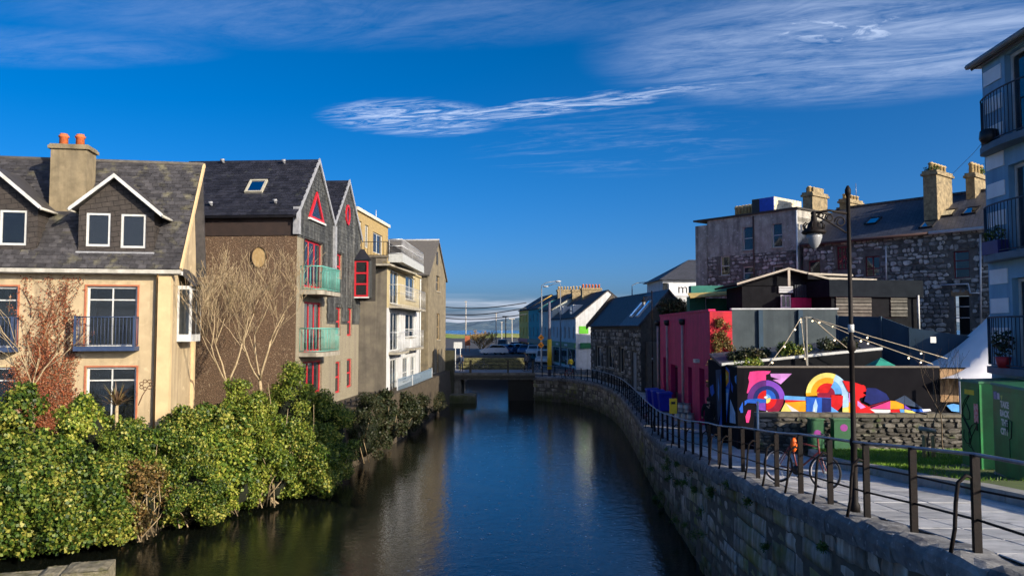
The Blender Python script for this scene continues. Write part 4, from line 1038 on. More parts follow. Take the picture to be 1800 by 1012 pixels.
s = MB(); pts = [Vector((-7.75, 52.2, 0)), Vector((-7.35, 57, 0)), Vector((-6.9, 66.5, 0)), Vector((-7.3, 67.6, 0))]; rail_panel(s, pts, 2.35, 3.75, .22, .016, .03, None); s.build('bars', mat('blue_grey_rail', (.16, .24, .33), rough=.5), rl)
for q in pts[:3]:
    s = MB(); s.cbox((q.x, q.y, 1.9), .07, .07, 1.9); s.build('post', galv, rl)
s = MB(); s.cbox((-6.25, 77.4, -.3), .95, 1.2, 5.3); setp(s.build('quay_pillar', mat('dark_mossy', (.045, .045, .028), (.028, .03, .018), 3, .95), None, (-6.25, 77.4, -.3)), 'dark mossy square pillar where the bridge meets the left bank', 'pillar')
s = MB(); s.cbox((-5.05, 75.6, -.3), 3.1, 2.6, 1.05); dk_ = s.build('stone_landing', stone_c, None, (-5, 75.6, -.3)); setp(dk_, 'low stone landing in the water left of the bridge opening', 'landing')

# ================================================================== SHRUBS
def leaf_cloud(rnd, clumps, per, size, drop=0.):
    """clumps: (centre, radii). Leaves sit on and in the outer shell of every clump, blades turned outwards and up"""
    g = np.random.default_rng(rnd.randint(0, 10 ** 6)); out = []
    for c, rad in clumps:
        n = int(per * rad[0] * rad[0] / .2); d = g.normal(size=(n, 3)); d /= np.linalg.norm(d, axis=1)[:, None]
        rr = g.uniform(.25, 1.12, (n, 1)) ** .6; p = np.array(c) + d * np.array(rad) * rr
        nrm = d + g.normal(size=(n, 3)) * .75 + np.array([0, 0, .25]); nrm /= np.linalg.norm(nrm, axis=1)[:, None]
        t = g.normal(size=(n, 3)); t -= nrm * (t * nrm).sum(1)[:, None]; t /= np.linalg.norm(t, axis=1)[:, None]; b = np.cross(nrm, t)
        l = g.uniform(.6, 1.25, (n, 1)) * size; w = l * g.uniform(.38, .55, (n, 1)); lift = nrm * l * .12
        q = np.stack([p, p + t * l * .5 + b * w + lift, p + t * l, p + t * l * .5 - b * w + lift], 1); out.append(q.reshape(-1, 3))
    v = np.concatenate(out); 
    k = v.reshape(-1, 4, 3); k = k[k[:, :, 2].min(1) > .03]; return k.reshape(-1, 3)
green_a = leaf_mat('evergreen_leaves', [(.012, .032, .006), (.045, .095, .012), (.13, .18, .022), (.38, .36, .07)])  # wide ramp paints leaf contrast, from dark gaps up to warm highlights
green_y = leaf_mat('yellow_green_leaves', [(.03, .07, .010), (.09, .16, .018), (.24, .29, .035), (.45, .43, .08)])
green_d = leaf_mat('shade_dark_leaves', [(.008, .016, .006), (.02, .032, .010), (.042, .052, .018), (.07, .055, .028)])  # darker leaf colour stands in for shade on the far bank shrubs
green_c = leaf_mat('feathery_leaves', [(.035, .07, .010), (.10, .16, .02), (.22, .27, .035), (.34, .34, .06)], .3)
brown_l = leaf_mat('brown_leaves', [(.05, .04, .014), (.12, .08, .025), (.24, .14, .045), (.22, .22, .06)])
core_m = mat('shrub_gap_shade', (.010, .014, .006), (.006, .009, .004), 4, 1.0)  # near-black body, shade between the boughs put into its colour
def shrub(label, x, ytop, d, hw, m, seed, zbot=.25, per=330, size=.13, cone=False, group='evergreen shrubs on the left bank', dy=1.8, nclump=136, twiggy=0):
    rnd = random.Random(seed); top = at(x, ytop, d); rx = hw * d / F_PX; H = top.z - zbot; base = Vector((top.x, d, zbot))
    o = thing('shrub', label, 'shrub', base, group); cl = []
    for i in range(nclump):
        if cone:
            t = rnd.random() ** .8; a = rnd.uniform(0, 6.28); r = rx * (1 - t) ** .7 * rnd.uniform(.5, 1); c = (base.x + r * math.cos(a), d + r * math.sin(a), zbot + H * t * .96); q = .32 + .35 * (1 - t)
        else:
            if i % 8 == 0:      # a new bough: small sprays gather round it, gaps between boughs show the shade-dark core
                a = rnd.uniform(0, 6.28); a = -abs(a % 3.14) if rnd.random() < .65 else a
                t = ((i // 8) + rnd.random()) / (nclump / 8.); pr = (.80 + .2 * t / .3) if t < .3 else math.sqrt(max(0.02, 1 - ((t - .3) / .74) ** 2)); k = rnd.uniform(.74, 1.0) * pr
                big = rnd.uniform(.34, .62) * min(1.25, rx / 1.2); bc = Vector((base.x + math.cos(a) * k * (rx - big * .5), d + math.sin(a) * k * max(.5, dy - big * .5), zbot + big * .7 + t * (H - big * 1.7)))
            dv = Vector((rnd.gauss(0, 1), rnd.gauss(-.35, 1), rnd.gauss(.25, 1))).normalized(); q = rnd.uniform(.16, .38) * min(1.2, rx / 1.2)
            c = tuple(bc + dv * big * rnd.uniform(.7, 1.1))
        cl.append((c, (q, q, q * .85)))
    v = leaf_cloud(rnd, cl, per, size); f = np_mesh('foliage', v, 4, m, o); f['kind'] = 'stuff'
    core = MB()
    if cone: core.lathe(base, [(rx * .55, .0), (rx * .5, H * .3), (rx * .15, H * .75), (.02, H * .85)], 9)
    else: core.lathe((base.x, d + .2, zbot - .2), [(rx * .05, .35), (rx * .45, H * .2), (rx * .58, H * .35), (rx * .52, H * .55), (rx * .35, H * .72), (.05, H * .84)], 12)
    core.build('gap_shade_core', core_m, o)
    st = MB()
    for i in range(5 + twiggy):
        a = rnd.uniform(0, 6.28); q = Vector((base.x + rnd.uniform(-.4, .4) * rx, d + rnd.uniform(-.6, .4), zbot - .1)); e = Vector((base.x + math.cos(a) * rx * .8, d - abs(math.sin(a)) * dy * .9, zbot + H * rnd.uniform(.3, .8)))
        mid = q.lerp(e, .5) + Vector((rnd.gauss(0, .2), rnd.gauss(0, .2), .2)); st.tube([q, mid, e], .03, 4, .008)
    st.build('stem', bark, o); return o
sh = [
 ('dark green rounded shrub at the picture edge below the cream house', 18, 684, 27.0, 78, green_a, 1, {}),
 ('bright yellow topped shrub under the lower window of the cream house', 165, 690, 27.4, 52, green_y, 2, {}),
 ('rounded green shrub beside the spiky plant below the cream house', 248, 728, 27.6, 48, green_a, 3, {}),
 ('broad dark green shrub at the corner of the cream house', 325, 702, 29.2, 62, green_a, 4, {}),
 ('low green shrub under the paler of the bare trees', 392, 700, 31.0, 52, green_a, 5, {}),
 ('golden green shrub at the foot of the bare trees', 445, 668, 32.6, 58, green_c, 6, dict(size=.09, per=420)),
 ('tall feathery conifer beside the lower teal balcony', 512, 614, 33.6, 72, green_c, 7, dict(cone=True, size=.085, per=460, nclump=40)),
 ('rounded green shrub at the far end of the hedge, above the water', 580, 690, 35.2, 52, green_a, 8, {}),
 ('small green shrub filling the gap before the creeper', 108, 735, 26.6, 50, green_a, 31, dict(dy=1.5)),
 ('olive shrub between the spiky plant and the brown shrub', 222, 752, 27.0, 48, green_c, 32, dict(dy=1.4)),
 ('dense green shrub below the bay window corner', 288, 745, 28.2, 46, green_a, 33, dict(dy=1.4)),
 ('bright green shrub over the water under the bare trees', 365, 742, 29.6, 50, green_y, 34, dict(dy=1.4)),
 ('mid green shrub below the conifer', 500, 735, 33.0, 50, green_a, 35, dict(dy=1.5)),
 ('large green shrub hanging over the water by the stone pier', 45, 775, 24.9, 92, green_a, 9, dict(dy=1.9, nclump=190)),
 ('mottled green shrub overhanging the water behind the pier end', 165, 790, 25.5, 76, green_a, 10, dict(dy=1.9, nclump=180)),
 ('rusty brown leaved shrub with bare twigs over the water', 252, 800, 26.3, 48, brown_l, 11, dict(dy=1.2, twiggy=14, per=170)),
 ('leafy green shrub over the water right of the brown shrub', 330, 775, 27.9, 62, green_a, 12, dict(dy=1.8)),
 ('yellow flecked shrub over the water below the bare trees', 405, 765, 29.6, 58, green_y, 13, dict(dy=1.8)),
 ('olive brown shrub with dry twigs over the water', 470, 775, 31.2, 54, green_c, 14, dict(dy=1.3, twiggy=10, per=260)),
 ('dark lower shrub where the hedge meets the shaded water', 545, 762, 33.4, 54, green_a, 15, dict(dy=1.8, twiggy=12)),
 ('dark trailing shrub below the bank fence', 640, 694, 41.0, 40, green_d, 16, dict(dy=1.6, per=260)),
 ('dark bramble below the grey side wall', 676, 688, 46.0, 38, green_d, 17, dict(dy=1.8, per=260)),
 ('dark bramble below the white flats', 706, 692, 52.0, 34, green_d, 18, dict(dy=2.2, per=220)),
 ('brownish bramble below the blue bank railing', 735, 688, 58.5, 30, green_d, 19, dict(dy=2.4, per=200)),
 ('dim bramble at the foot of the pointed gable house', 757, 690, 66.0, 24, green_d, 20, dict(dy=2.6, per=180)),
]
for lab, x, y, d, hw, m_, sd, kw in sh:
    kw.setdefault('size', (.08, .095, .11, .13)[sd * 7 % 4]); kw.setdefault('per', (620, 500, 420, 320)[sd * 7 % 4]); kw.setdefault('twiggy', sd % 4 * 2)
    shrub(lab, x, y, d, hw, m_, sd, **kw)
# spiky plant by the lower window
sp = at(205, 720, 27.9); sp.z = GA; o = thing('spiky_plant', 'spiky brown cordyline plant before the lower cream house window', 'plant', sp); rnd = random.Random(8); s = MB()
s.tube([sp, sp + Vector((0, 0, 1.5))], .07, 6, .06); s.build('stem', bark, o); s = MB()
for i in range(60):
    a = rnd.uniform(0, 6.28); el_ = rnd.uniform(.3, 1.4); l = rnd.uniform(.6, 1.1); b = sp + Vector((0, 0, 1.4)); d1 = Vector((math.cos(a) * math.cos(el_), math.sin(a) * math.cos(el_), math.sin(el_))); sd = Vector((-math.sin(a), math.cos(a), 0)) * .03
    mid = b + d1 * l * .55; e = b + d1 * l - Vector((0, 0, .25 * math.cos(el_)))
    s.poly([b - sd * .6, b + sd * .6, mid + sd]); s.poly([b - sd * .6, mid + sd, mid - sd]); s.poly([mid - sd, mid + sd, e])
s.build('leaves', leaf_mat('cordyline_leaves', [(.09, .05, .03), (.18, .12, .05), (.20, .20, .06)]), o)['kind'] = 'stuff'
# curled iron ornament next to it
q = at(258, 680, 29.3); s = MB(); s.tube([at(243, 712, 29.2), at(250, 695, 29.2), at(257, 684, 29.2)], .02, 5)
for i in range(7):
    c = at(257 + 9 * math.cos(i * .9), 676 + 7 * math.sin(i * .9 + 3.3), 29.2); s.tube([c + Vector((.075 * math.cos(t), 0, .06 * math.sin(t))) for t in np.linspace(0, 2 * math.pi, 8, endpoint=False)], .016, 4, close=True)
setp(s.build('iron_ornament', twigbrown, None, at(243, 712, 29.2)), 'curled dark iron garden ornament right of the spiky plant', 'ornament')
# ================================================================== RIGHT BANK, BACKGROUND FIRST
rubm = mat('rubble_stone', (.42, .41, .38), (.17, .165, .155), 3, .9, .012, 14, vary=.75, spots=(.50, .49, .46), spot_scale=4, spot_lo=.58, spot_hi=.72)
mortar = mat('old_mortar', (.15, .142, .13), (.09, .085, .078), 3, .95, .01, 12)
oldrender = mat('old_grey_render', (.44, .425, .38), (.25, .24, .215), 1.6, .95, .012, 10, streak=(.07, .07, .07), streak_amt=.85, streak_scale=1.6, spots=(.52, .52, .50), spot_scale=5, spot_lo=.56, spot_hi=.72)
slate_t = mat('blue_slate_roof', (.085, .09, .11), (.05, .054, .07), 4, .5, .012, 20, rowbump=(.4, .22, (0, 0, math.atan2(-.777, .63))))
yelchim = mat('old_chimney_stone', (.33, .26, .15), (.15, .12, .075), 4, .95, .015, 10, spots=(.10, .09, .06), spot_scale=3, spot_lo=.56, spot_hi=.7)
potm = mat('buff_chimney_pot', (.50, .37, .18), (.38, .27, .13), 5, .85)
brownpaint = mat('brown_gutter', (.08, .04, .035), (.05, .03, .028), 4, .6)
stones = unit_stones('stone', rubm)
def pots(root, fr, lst, z, r=.13, h=.5, m=potm):
    for a, n in lst:
        s = MB(); s.lathe(fr.p(a, z, n), [(r, 0), (r * .9, h * .75), (r * 1.15, h * .78), (r * 1.15, h * .9), (r * .8, h * .92), (r * .8, h), (r * .55, h)], 10); s.build('chimney_pot', m, root)
def chimney(fr, a0, a1, n0, n1, z0, z1, parent, m=yelchim, npots=4, along='n', ph=.5, pm=potm):
    s = MB(); s.box(fr, a0, a1, z0, z1, n0, n1); c = s.build('chimney', m, parent)
    s = MB(); s.box(fr, a0 - .10, a1 + .10, z1 + .002, z1 + .14, n0 - .10, n1 + .10); s.box(fr, a0 - .04, a1 + .04, z1 + .14, z1 + .28, n0 - .04, n1 + .04); s.build('chimney_cap', m, c)
    for i in range(npots):
        t = (i + .5) / npots; q = ((a0 + a1) / 2, n0 + (n1 - n0) * t) if along == 'n' else (a0 + (a1 - a0) * t, (n0 + n1) / 2)
        s = MB(); s.lathe(fr.p(q[0], z1 + .27, q[1]), [(.14, 0), (.12, ph * .75), (.16, ph * .78), (.16, ph * .9), (.11, ph * .92), (.11, ph), (.07, ph)], 9); s.build('chimney_pot', pm, c)
    return c
GR = 2.3
FS = Fr((13.8, 54.0), (.63, -.777))
# ---- three-storey stone house
T3 = thing('tall_stone_house', 'tall weathered grey stone house with flat parapet and blue rooftop box', 'house', FS.p(3, GR, -3))
zp = FS.px(1320, 378)[1]
h3 = [FS.rect(1304.5, 397, 1323, 440), FS.rect(1356, 391, 1374.5, 435), FS.rect(1265, 450, 1282.5, 484), FS.rect(1305, 468, 1324, 491), FS.rect(1357, 467, 1376, 490)]
S3 = FS.px(1402, 400)[0]; zmid = FS.px(1320, 446)[1]; zlo = FS.px(1320, 525)[1]
mb = MB(); wall(mb, FS, 0, S3, GR, zmid, h3, .2, 0); wall(mb, FS, 0, S3, zmid, zp, h3, .2, 1)
e3 = Fr(FS.p(S3, 0)[:2], (-FS.n)[:2]); wall(mb, e3, 0, 8, GR, zp, [], mi=1)
l3 = Fr(FS.p(0, 0, -8)[:2], FS.n[:2]); wall(mb, l3, 0, 8, GR, zp, [], mi=1)
mb.box(FS, 0, S3, zp - .8, zp - .5, -8, -.01, 1)
mb.build('wall', [mortar, oldrender], T3)
s = MB(); sl = FS.px(1223, 400)[0]; zl = FS.px(1232, 397)[1]; s.box(FS, sl, -.01, GR, zl, -6, .06); s.build('side_wing', oldrender, T3)
s = MB(); s.box(FS, sl - .1, S3 + .12, zp + .002, zp + .12, -8.1, .16); s.build('parapet_coping', mat('dark_coping', (.05, .048, .045), rough=.9), T3)
for i, h in enumerate(h3): window(FS, h, T3, white, 1, (1., 1.), .07, .12, concrete, netcurtain, gm=glassd if i != 2 else glass)
rubble(FS, .02, S3 - .02, zlo, zmid, h3, T3, rubm, stones, limit=300)
for x in (1326.5, 1403):
    a = FS.px(x, 450)[0]; s = MB(); s.tube([FS.p(a, zlo - 1, .10), FS.p(a, zp - .1, .10)], .055, 6); s.build('downpipe', brownpaint if x < 1400 else galv, T3)
a0 = FS.px(1288, 380, -3)[0]; a1 = FS.px(1322, 380, -3)[0]
chimney(FS, a0, a1, -3.6, -3.0, zp - .3, zp + .12, T3, npots=6, along='a', ph=.95)
# rooftop box: blue sheeted side, pale sunlit side
a0 = FS.px(1322, 380, -1.2)[0]; a1 = FS.px(1361, 380, -1.2)[0]; zb = FS.px(1342, 348, -1.2)[1]
s = MB(); s.box(FS, a0, a1, zp - .2, zb, -4.6, -1.2); bx_ = s.build('rooftop_box', mat('pale_board', (.66, .62, .50), (.40, .36, .27), 5, .8, spots=(.2, .17, .1), spot_scale=6), T3)
am = a0 + (a1 - a0) * .36
s = MB(); s.box(FS, am, a1 - .02, zp - .15, zb - .02, -1.199, -1.17); s.build('blue_sheet', mat('blue_sheet', (.02, .09, .55), (.015, .06, .42), 6, .6), bx_)
s = MB(); s.box(FS, a0 + .02, am - .01, zp - .15, zb - .02, -1.199, -1.175); s.build('black_sheet', black, bx_)
# ---- stone terrace
TR = thing('stone_terrace', 'long rubble stone terrace with slate roof, rooflights and tall chimneys', 'terrace', FS.p(14, GR, -3))
S0_, S1_ = S3 + .35, 32.0
zet = FS.px(1560, 415, .2)[1]
NR_ = -4.3; zrt = FS.px(1560, 357, NR_)[1]
ht = [FS.rect(1420, 458, 1441.5, 484), FS.rect(1470, 433, 1492, 474), FS.rect(1520, 450, 1546, 486), FS.rect(1675, 441, 1703.5, 489)]
hdoor = FS.rect(1677, 520, 1703.5, 588)
zlt = FS.px(1600, 590)[1]
mb = MB(); wall(mb, FS, S0_, S1_, GR, zet, ht + [hdoor], .22); wall(mb, Fr(FS.p(S1_, 0)[:2], (-FS.n)[:2]), 0, 8.6, GR, zet, []); wall(mb, Fr(FS.p(S0_, 0, -8.6)[:2], FS.n[:2]), 0, 8.6, GR, zet, [])
mb.prism(Fr(FS.p(S1_, 0)[:2], (-FS.n)[:2]), [(0, zet), (8.6, zet), (4.3, zrt - .1)], -.1, 0); mb.prism(Fr(FS.p(S0_, 0, -8.6)[:2], FS.n[:2]), [(0, zet), (8.6, zet), (4.3, zrt - .1)], -.1, 0)
mb.build('wall', mortar, TR)
redw = mat('dull_red_paint', (.20, .025, .04), (.14, .02, .03), 6, .6)
orb = mat('brown_orange_blind', (.34, .13, .06), (.26, .10, .05), 4, .8); pinkb = mat('mauve_blind', (.42, .34, .42), (.34, .27, .34), 4, .8)
wl = [window(FS, ht[0], TR, redw, 1, (1.,), .07, .12, None, None), window(FS, ht[1], TR, redw, 3, (1, 1, 1, 1), .08, .12, None, None, gm=glassd, bar=.06), window(FS, ht[2], TR, redw, 2, (1., 1.6), .06, .12, concrete, None), window(FS, ht[3], TR, redw, 1, (1., 1., 1.), .06, .12, concrete, None)]
for w_, h, m_ in ((wl[0], ht[0], orb), (wl[2], ht[2], orb), (wl[3], ht[3], pinkb)):
    s = MB(); z_ = h[2] + (0.42 * (h[3] - h[2]) if w_ is wl[2] else 0.02); s.box(FS, h[0] + .08, h[1] - .08, z_, h[3] - .08, -.21, -.195); s.build('blind', m_, w_)
s = MB(); s.box(FS, ht[2][0] + .08, ht[2][1] - .08, ht[2][2] + .08, ht[2][2] + .4 * (ht[2][3] - ht[2][2]), -.21, -.195); s.build('net_curtain', netcurtain, wl[2])
s = MB(); zz = (hdoor[2] + hdoor[3]) / 2; s.box(FS, hdoor[0], hdoor[1], hdoor[2], hdoor[3], -.7, -.62); dr = s.build('doorway', black, TR)
for z_ in (hdoor[2] + .9, hdoor[2] + 1.5):
    s = MB(); s.tube([FS.p(hdoor[0], z_, .0), FS.p(hdoor[1], z_, .0)], .025, 5); s.build('guard_bar', galv, dr)
s = MB(); s.box(FS, hdoor[0] - .12, hdoor[1] + .12, hdoor[3] + .003, hdoor[3] + .3, .0, .05); s.build('lintel', wood, dr)
vis = lambda it: (it[0].translation - Vector((0, 0, ZC))).length + (100 if it[0].translation.x / it[0].translation.y > .625 else 0)
rubble(FS, S0_ + .02, FS.px(1752, 450)[0], zlt, zet - .06, ht + [hdoor], TR, rubm, stones, (.14, .34), (.2, .62), 300, key=vis, seed=8)
s = MB(); s.slab([FS.p(S0_ - .1, zet, .28), FS.p(S1_ + .1, zet, .28), FS.p(S1_ + .1, zrt, NR_), FS.p(S0_ - .1, zrt, NR_)], .12); s.slab([FS.p(S0_ - .1, zet, -8.9), FS.p(S1_ + .1, zet, -8.9), FS.p(S1_ + .1, zrt, NR_), FS.p(S0_ - .1, zrt, NR_)], .12); rt = s.build('roof', slate_t, TR)
s = MB(); s.tube([FS.p(S0_, zrt + .03, NR_), FS.p(S1_, zrt + .03, NR_)], .10, 6); s.build('ridge', slate_t, rt)
ag = FS.px(1633, 408, .3)[0]
s = MB(); s.tube([FS.p(S0_, zet - .08, .36), FS.p(ag, zet - .08, .36)], .09, 6); s.build('gutter', brownpaint, TR)
s = MB(); s.tube([FS.p(ag + .02, zet - .06, .36), FS.p(S1_, zet - .06, .36)], .10, 6); s.build('gutter', white, TR)
def pipe(pxs, r=.05, m=None, n=.12, parent=None):
    s = MB(); s.tube([FS.p(*FS.px(x, y), n) for x, y in pxs], r, 6); s.build('downpipe', m or galv, parent or TR)
pipe([(1725, 412), (1726, 570)]); pipe([(1559, 433), (1560, 500)]); pipe([(1654, 501), (1704, 499), (1707, 515), (1724, 515)], .05); pipe([(1403, 420), (1403, 500)])
# slope helper for rooflights and chimneys
nS = (FS.p(0, zrt, NR_) - FS.p(0, zet, .28)); LS = nS.length; nS.normalize(); upn = FS.u.cross(nS)
def on_roof(x, y):
    c = Vector((0, 0, ZC)); o = FS.p(0, zet, .28); r = ray(x, y); t = (o - c).dot(upn) / r.dot(upn); h = c + r * t - o; return h.dot(FS.u), h.dot(nS)
def rooflight(x, y, w=.75, h=.95, gm=None, fm=None):
    a, t = on_roof(x, y); o = FS.p(0, zet, .28); P = lambda q, v, k: o + FS.u * (a + q) + nS * (t + v) + upn * k
    s = MB()
    for (x0, x1, y0, y1) in ((-w / 2, w / 2, -h / 2, -h / 2 + .08), (-w / 2, w / 2, h / 2 - .08, h / 2), (-w / 2, -w / 2 + .08, -h / 2, h / 2), (w / 2 - .08, w / 2, -h / 2, h / 2)):
        s.hexa([P(x0, y0, 0), P(x1, y0, 0), P(x1, y1, 0), P(x0, y1, 0), P(x0, y0, .09), P(x1, y0, .09), P(x1, y1, .09), P(x0, y1, .09)])
    sk = s.build('rooflight', fm or black, rt); s = MB(); s.hexa([P(-w / 2 + .08, -h / 2 + .08, .02), P(w / 2 - .08, -h / 2 + .08, .02), P(w / 2 - .08, h / 2 - .08, .02), P(-w / 2 + .08, h / 2 - .08, .02), P(-w / 2 + .08, -h / 2 + .08, .06), P(w / 2 - .08, -h / 2 + .08, .06), P(w / 2 - .08, h / 2 - .08, .06), P(-w / 2 + .08, h / 2 - .08, .06)]); s.build('pane', glassd, sk)
for q in ((1535, 389), (1667, 375), (1707, 371), (1632, 395)): rooflight(*q)
# chimneys of the terrace
a0 = FS.px(1623, 340, -1.0)[0]; a1 = FS.px(1647, 340, -1.0)[0]; zt_ = FS.px(1635, 308, -1.0)[1]
nb = -3.1
c = chimney(FS, a0, a1, nb, -1.0, zet - .2, zt_, TR, yelchim, 5)
s = np_mesh('ivy_tuft', leaf_cloud(random.Random(3), [(FS.p((a0 + a1) / 2, zt_ + .4, -1.35), (.4, .4, .25))], 500, .09), 4, green_a, c); s['kind'] = 'stuff'
a0 = FS.px(1698, 340, -3.4)[0]; a1 = FS.px(1714, 340, -3.4)[0]; zt2 = FS.px(1706, 312, -3.4)[1]
c = chimney(FS, a0, a1, -5.2, -3.4, zet, zt2, TR, yelchim, 4, ph=.65)
s = np_mesh('ivy_tuft', leaf_cloud(random.Random(4), [(FS.p((a0 + a1) / 2, zt2 + .5, -4.9), (.35, .35, .3))], 500, .09), 4, green_a, c); s['kind'] = 'stuff'
a0 = FS.px(1411, 350, -2.0)[0]; a1 = FS.px(1428, 350, -2.0)[0]; zt3 = FS.px(1420, 345, -2.0)[1]
c = chimney(FS, a0, a1, -3.9, -2.0, zet, zt3, TR, yelchim, 4, ph=.42)
s = MB(); s.box(FS, a0 + .08, a1 - .08, zt3 + .28, zt3 + .62, -3.6, -2.3); s.build('upper_stack', yelchim, c)
a0 = FS.px(1478, 352, -4.4)[0]; a1 = FS.px(1492, 352, -4.4)[0]; zt4 = FS.px(1485, 357, -4.4)[1]
c = chimney(FS, a0, a1, -6.2, -4.2, zrt - 1, zt4, TR, yelchim, 5, ph=.35)
s = MB(); q = FS.p(a1, zt4 + .3, -5.4); s.tube([q, q + Vector((0, 0, 1.1))], .02, 4); s.build('aerial', steel, c)
# ---- hipped house with the sign
mo = at(1160, 494, 75); FM_ = Fr((mo.x, 75), (1, .04))
HS = thing('hipped_sign_house', 'white walled house with slate hipped roof behind a shop sign', 'house', FM_.p(3, GR, -3))
zem = at(1160, 492, 75).z
s = MB(); s.box(FM_, 0.25, 9, GR, zem, -7, 0); s.build('wall', whitebl, HS)
s = MB(); e = [FM_.p(-.2, zem, .45), FM_.p(9.4, zem, .45), FM_.p(9.4, zem, -7.4), FM_.p(-.2, zem, -7.4)]; r0, r1 = FM_.p(3.8, zem + 2.3, -3.5), FM_.p(6, zem + 2.3, -3.5)
s.poly([e[0], e[1], r1, r0]); s.poly([e[1], e[2], r1]); s.poly([e[2], e[3], r0, r1]); s.poly([e[3], e[0], r0]); s.poly(e); s.build('roof', mat('plain_slate', (.06, .066, .085), (.045, .048, .06), 3, .6, rowbump=(.4, .25, (0, 0, 0))), HS)
def text_mesh(name, body, fr, a, z, size, m, parent, n=.02, ext=.004, align='LEFT', bold=0.):
    cu = bpy.data.curves.new(name, 'FONT'); cu.body = body; cu.size = size; cu.extrude = ext; cu.align_x = align; cu.resolution_u = 3; cu.offset = bold
    ob = bpy.data.objects.new(name, cu); COL.objects.link(ob); dg = bpy.context.evaluated_depsgraph_get(); me = bpy.data.meshes.new_from_object(ob.evaluated_get(dg))
    COL.objects.unlink(ob); bpy.data.objects.remove(ob); mb = MB(); vs = [fr.p(a + v.co.x, z + v.co.y, n + v.co.z) for v in me.vertices]
    mb.add(vs, [tuple(p.vertices) for p in me.polygons]); bpy.data.meshes.remove(me); return mb.build(name, m, parent)
sg = FM_.rect(1176, 498, 1240, 520, .1); s = MB(); s.box(FM_, sg[0], sg[1], sg[2], sg[3], .02, .10); sb = s.build('sign_board', mat('sign_white', (.75, .76, .78), rough=.5), HS)
text_mesh('lettering', 'mor', FM_, FM_.px(1191, 515, .1)[0], FM_.px(1200, 515, .1)[1], 1.35, mat('sign_black', (.01, .012, .02), rough=.5), sb, .108)
s = MB(); q = FM_.rect(1162, 497, 1174, 520, .1); s.box(FM_, q[0] + .2, q[1], q[2], q[3], .005, .05); s.build('window', glassd, HS)

# ---- stone cottage row by the quay
FH = Fr((9.72, 58.0), (.116, -.993)); LH = 17.3
H = thing('quayside_stone_cottage', 'low dark stone building with slate roof along the quay', 'cottage', FH.p(-8, 2.4, -2))
zeh = ZC + .2; zrh = ZC + 2.95; NH = -2.15
hh = [FH.rect(1047, 608, 1059.5, 645), FH.rect(1067, 608, 1079, 647), FH.rect(1088, 610, 1096, 655), FH.rect(1111, 619, 1118.5, 668)]
hh[3] = (hh[3][0], hh[3][1], 2.42, hh[3][3])
mb = MB(); wall(mb, FH, -LH, 0, 2.2, zeh, hh, .25); eg = Fr(FH.p(0, 0)[:2], (-FH.n)[:2]); wall(mb, eg, 0, 4.3, 2.2, zeh, []); mb.prism(eg, [(0, zeh), (4.3, zeh), (2.15, zrh - .1)], -.1, 0)
eg2 = Fr(FH.p(-LH, 0, -4.3)[:2], FH.n[:2]); wall(mb, eg2, 0, 4.3, 2.2, zeh, []); mb.prism(eg2, [(0, zeh), (4.3, zeh), (2.15, zrh + .3)], -.3, 0); mb.build('wall', mat('dark_mortar', (.10, .095, .085), (.06, .058, .053), 3, .95, .01, 12), H)
rubd = mat('dark_rubble', (.26, .25, .23), (.11, .107, .10), 3, .9, .012, 14, vary=.8)
std = unit_stones('stone', rubd, 8, 3)
rubble(FH, -LH + .02, -.02, 2.5, zeh - .25, hh, H, rubd, std, (.24, .42), (.3, .8), 300, seed=12)
lightfr = mat('pale_window_frame', (.45, .45, .42), rough=.6)
for i, h in enumerate(hh[:3]): window(FH, h, H, lightfr, 2 if i < 2 else 1, (1.,), .08, .15, concrete, None, gm=glassd)
s = MB(); s.box(FH, hh[3][0], hh[3][1], hh[3][2], hh[3][3], -.16, -.10); s.build('door', mat('grey_blue_door', (.25, .29, .33), (.18, .21, .25), 4, .6), H)
sk_ = mat('dark_slate_roof', (.040, .040, .046), (.022, .023, .028), 3, .6, .01, 20, rowbump=(.4, .28, (0, 0, math.atan2(-.993, .116)))); skb = mat('blue_slate_roof_new', (.060, .066, .085), (.042, .046, .062), 3, .5, .01, 20, rowbump=(.4, .28, (0, 0, math.atan2(-.993, .116))))
am = FH.px(1088, 573, .3)[0]
for (q0, q1, m_) in ((-LH + .3, am, sk_), (am + .01, .25, skb)):
    s = MB(); s.slab([FH.p(q0, zeh, .3), FH.p(q1, zeh, .3), FH.p(q1, zrh, NH), FH.p(q0, zrh, NH)], .14); s.slab([FH.p(q0, zeh, -4.6), FH.p(q1, zeh, -4.6), FH.p(q1, zrh, NH), FH.p(q0, zrh, NH)], .14); r_ = s.build('roof', m_, H)
uH = (FH.p(0, zrh, NH) - FH.p(0, zeh, .3)); LHs = uH.length; uH.normalize(); nH = FH.u.cross(uH)
for a in (-2.4, -4.2):
    o = FH.p(a, zeh, .3); P = lambda q, t, k: o + FH.u * q + uH * t + nH * k; s = MB()
    s.hexa([P(0, .9, 0), P(.75, .9, 0), P(.75, 2.6, 0), P(0, 2.6, 0), P(0, .9, .1), P(.75, .9, .1), P(.75, 2.6, .1), P(0, 2.6, .1)]); sk = s.build('rooflight', galv, r_)
    s = MB(); s.hexa([P(.1, 1.0, .1), P(.65, 1.0, .1), P(.65, 2.5, .1), P(.1, 2.5, .1), P(.1, 1.0, .12), P(.65, 1.0, .12), P(.65, 2.5, .12), P(.1, 2.5, .12)]); s.build('pane', glassd, sk)
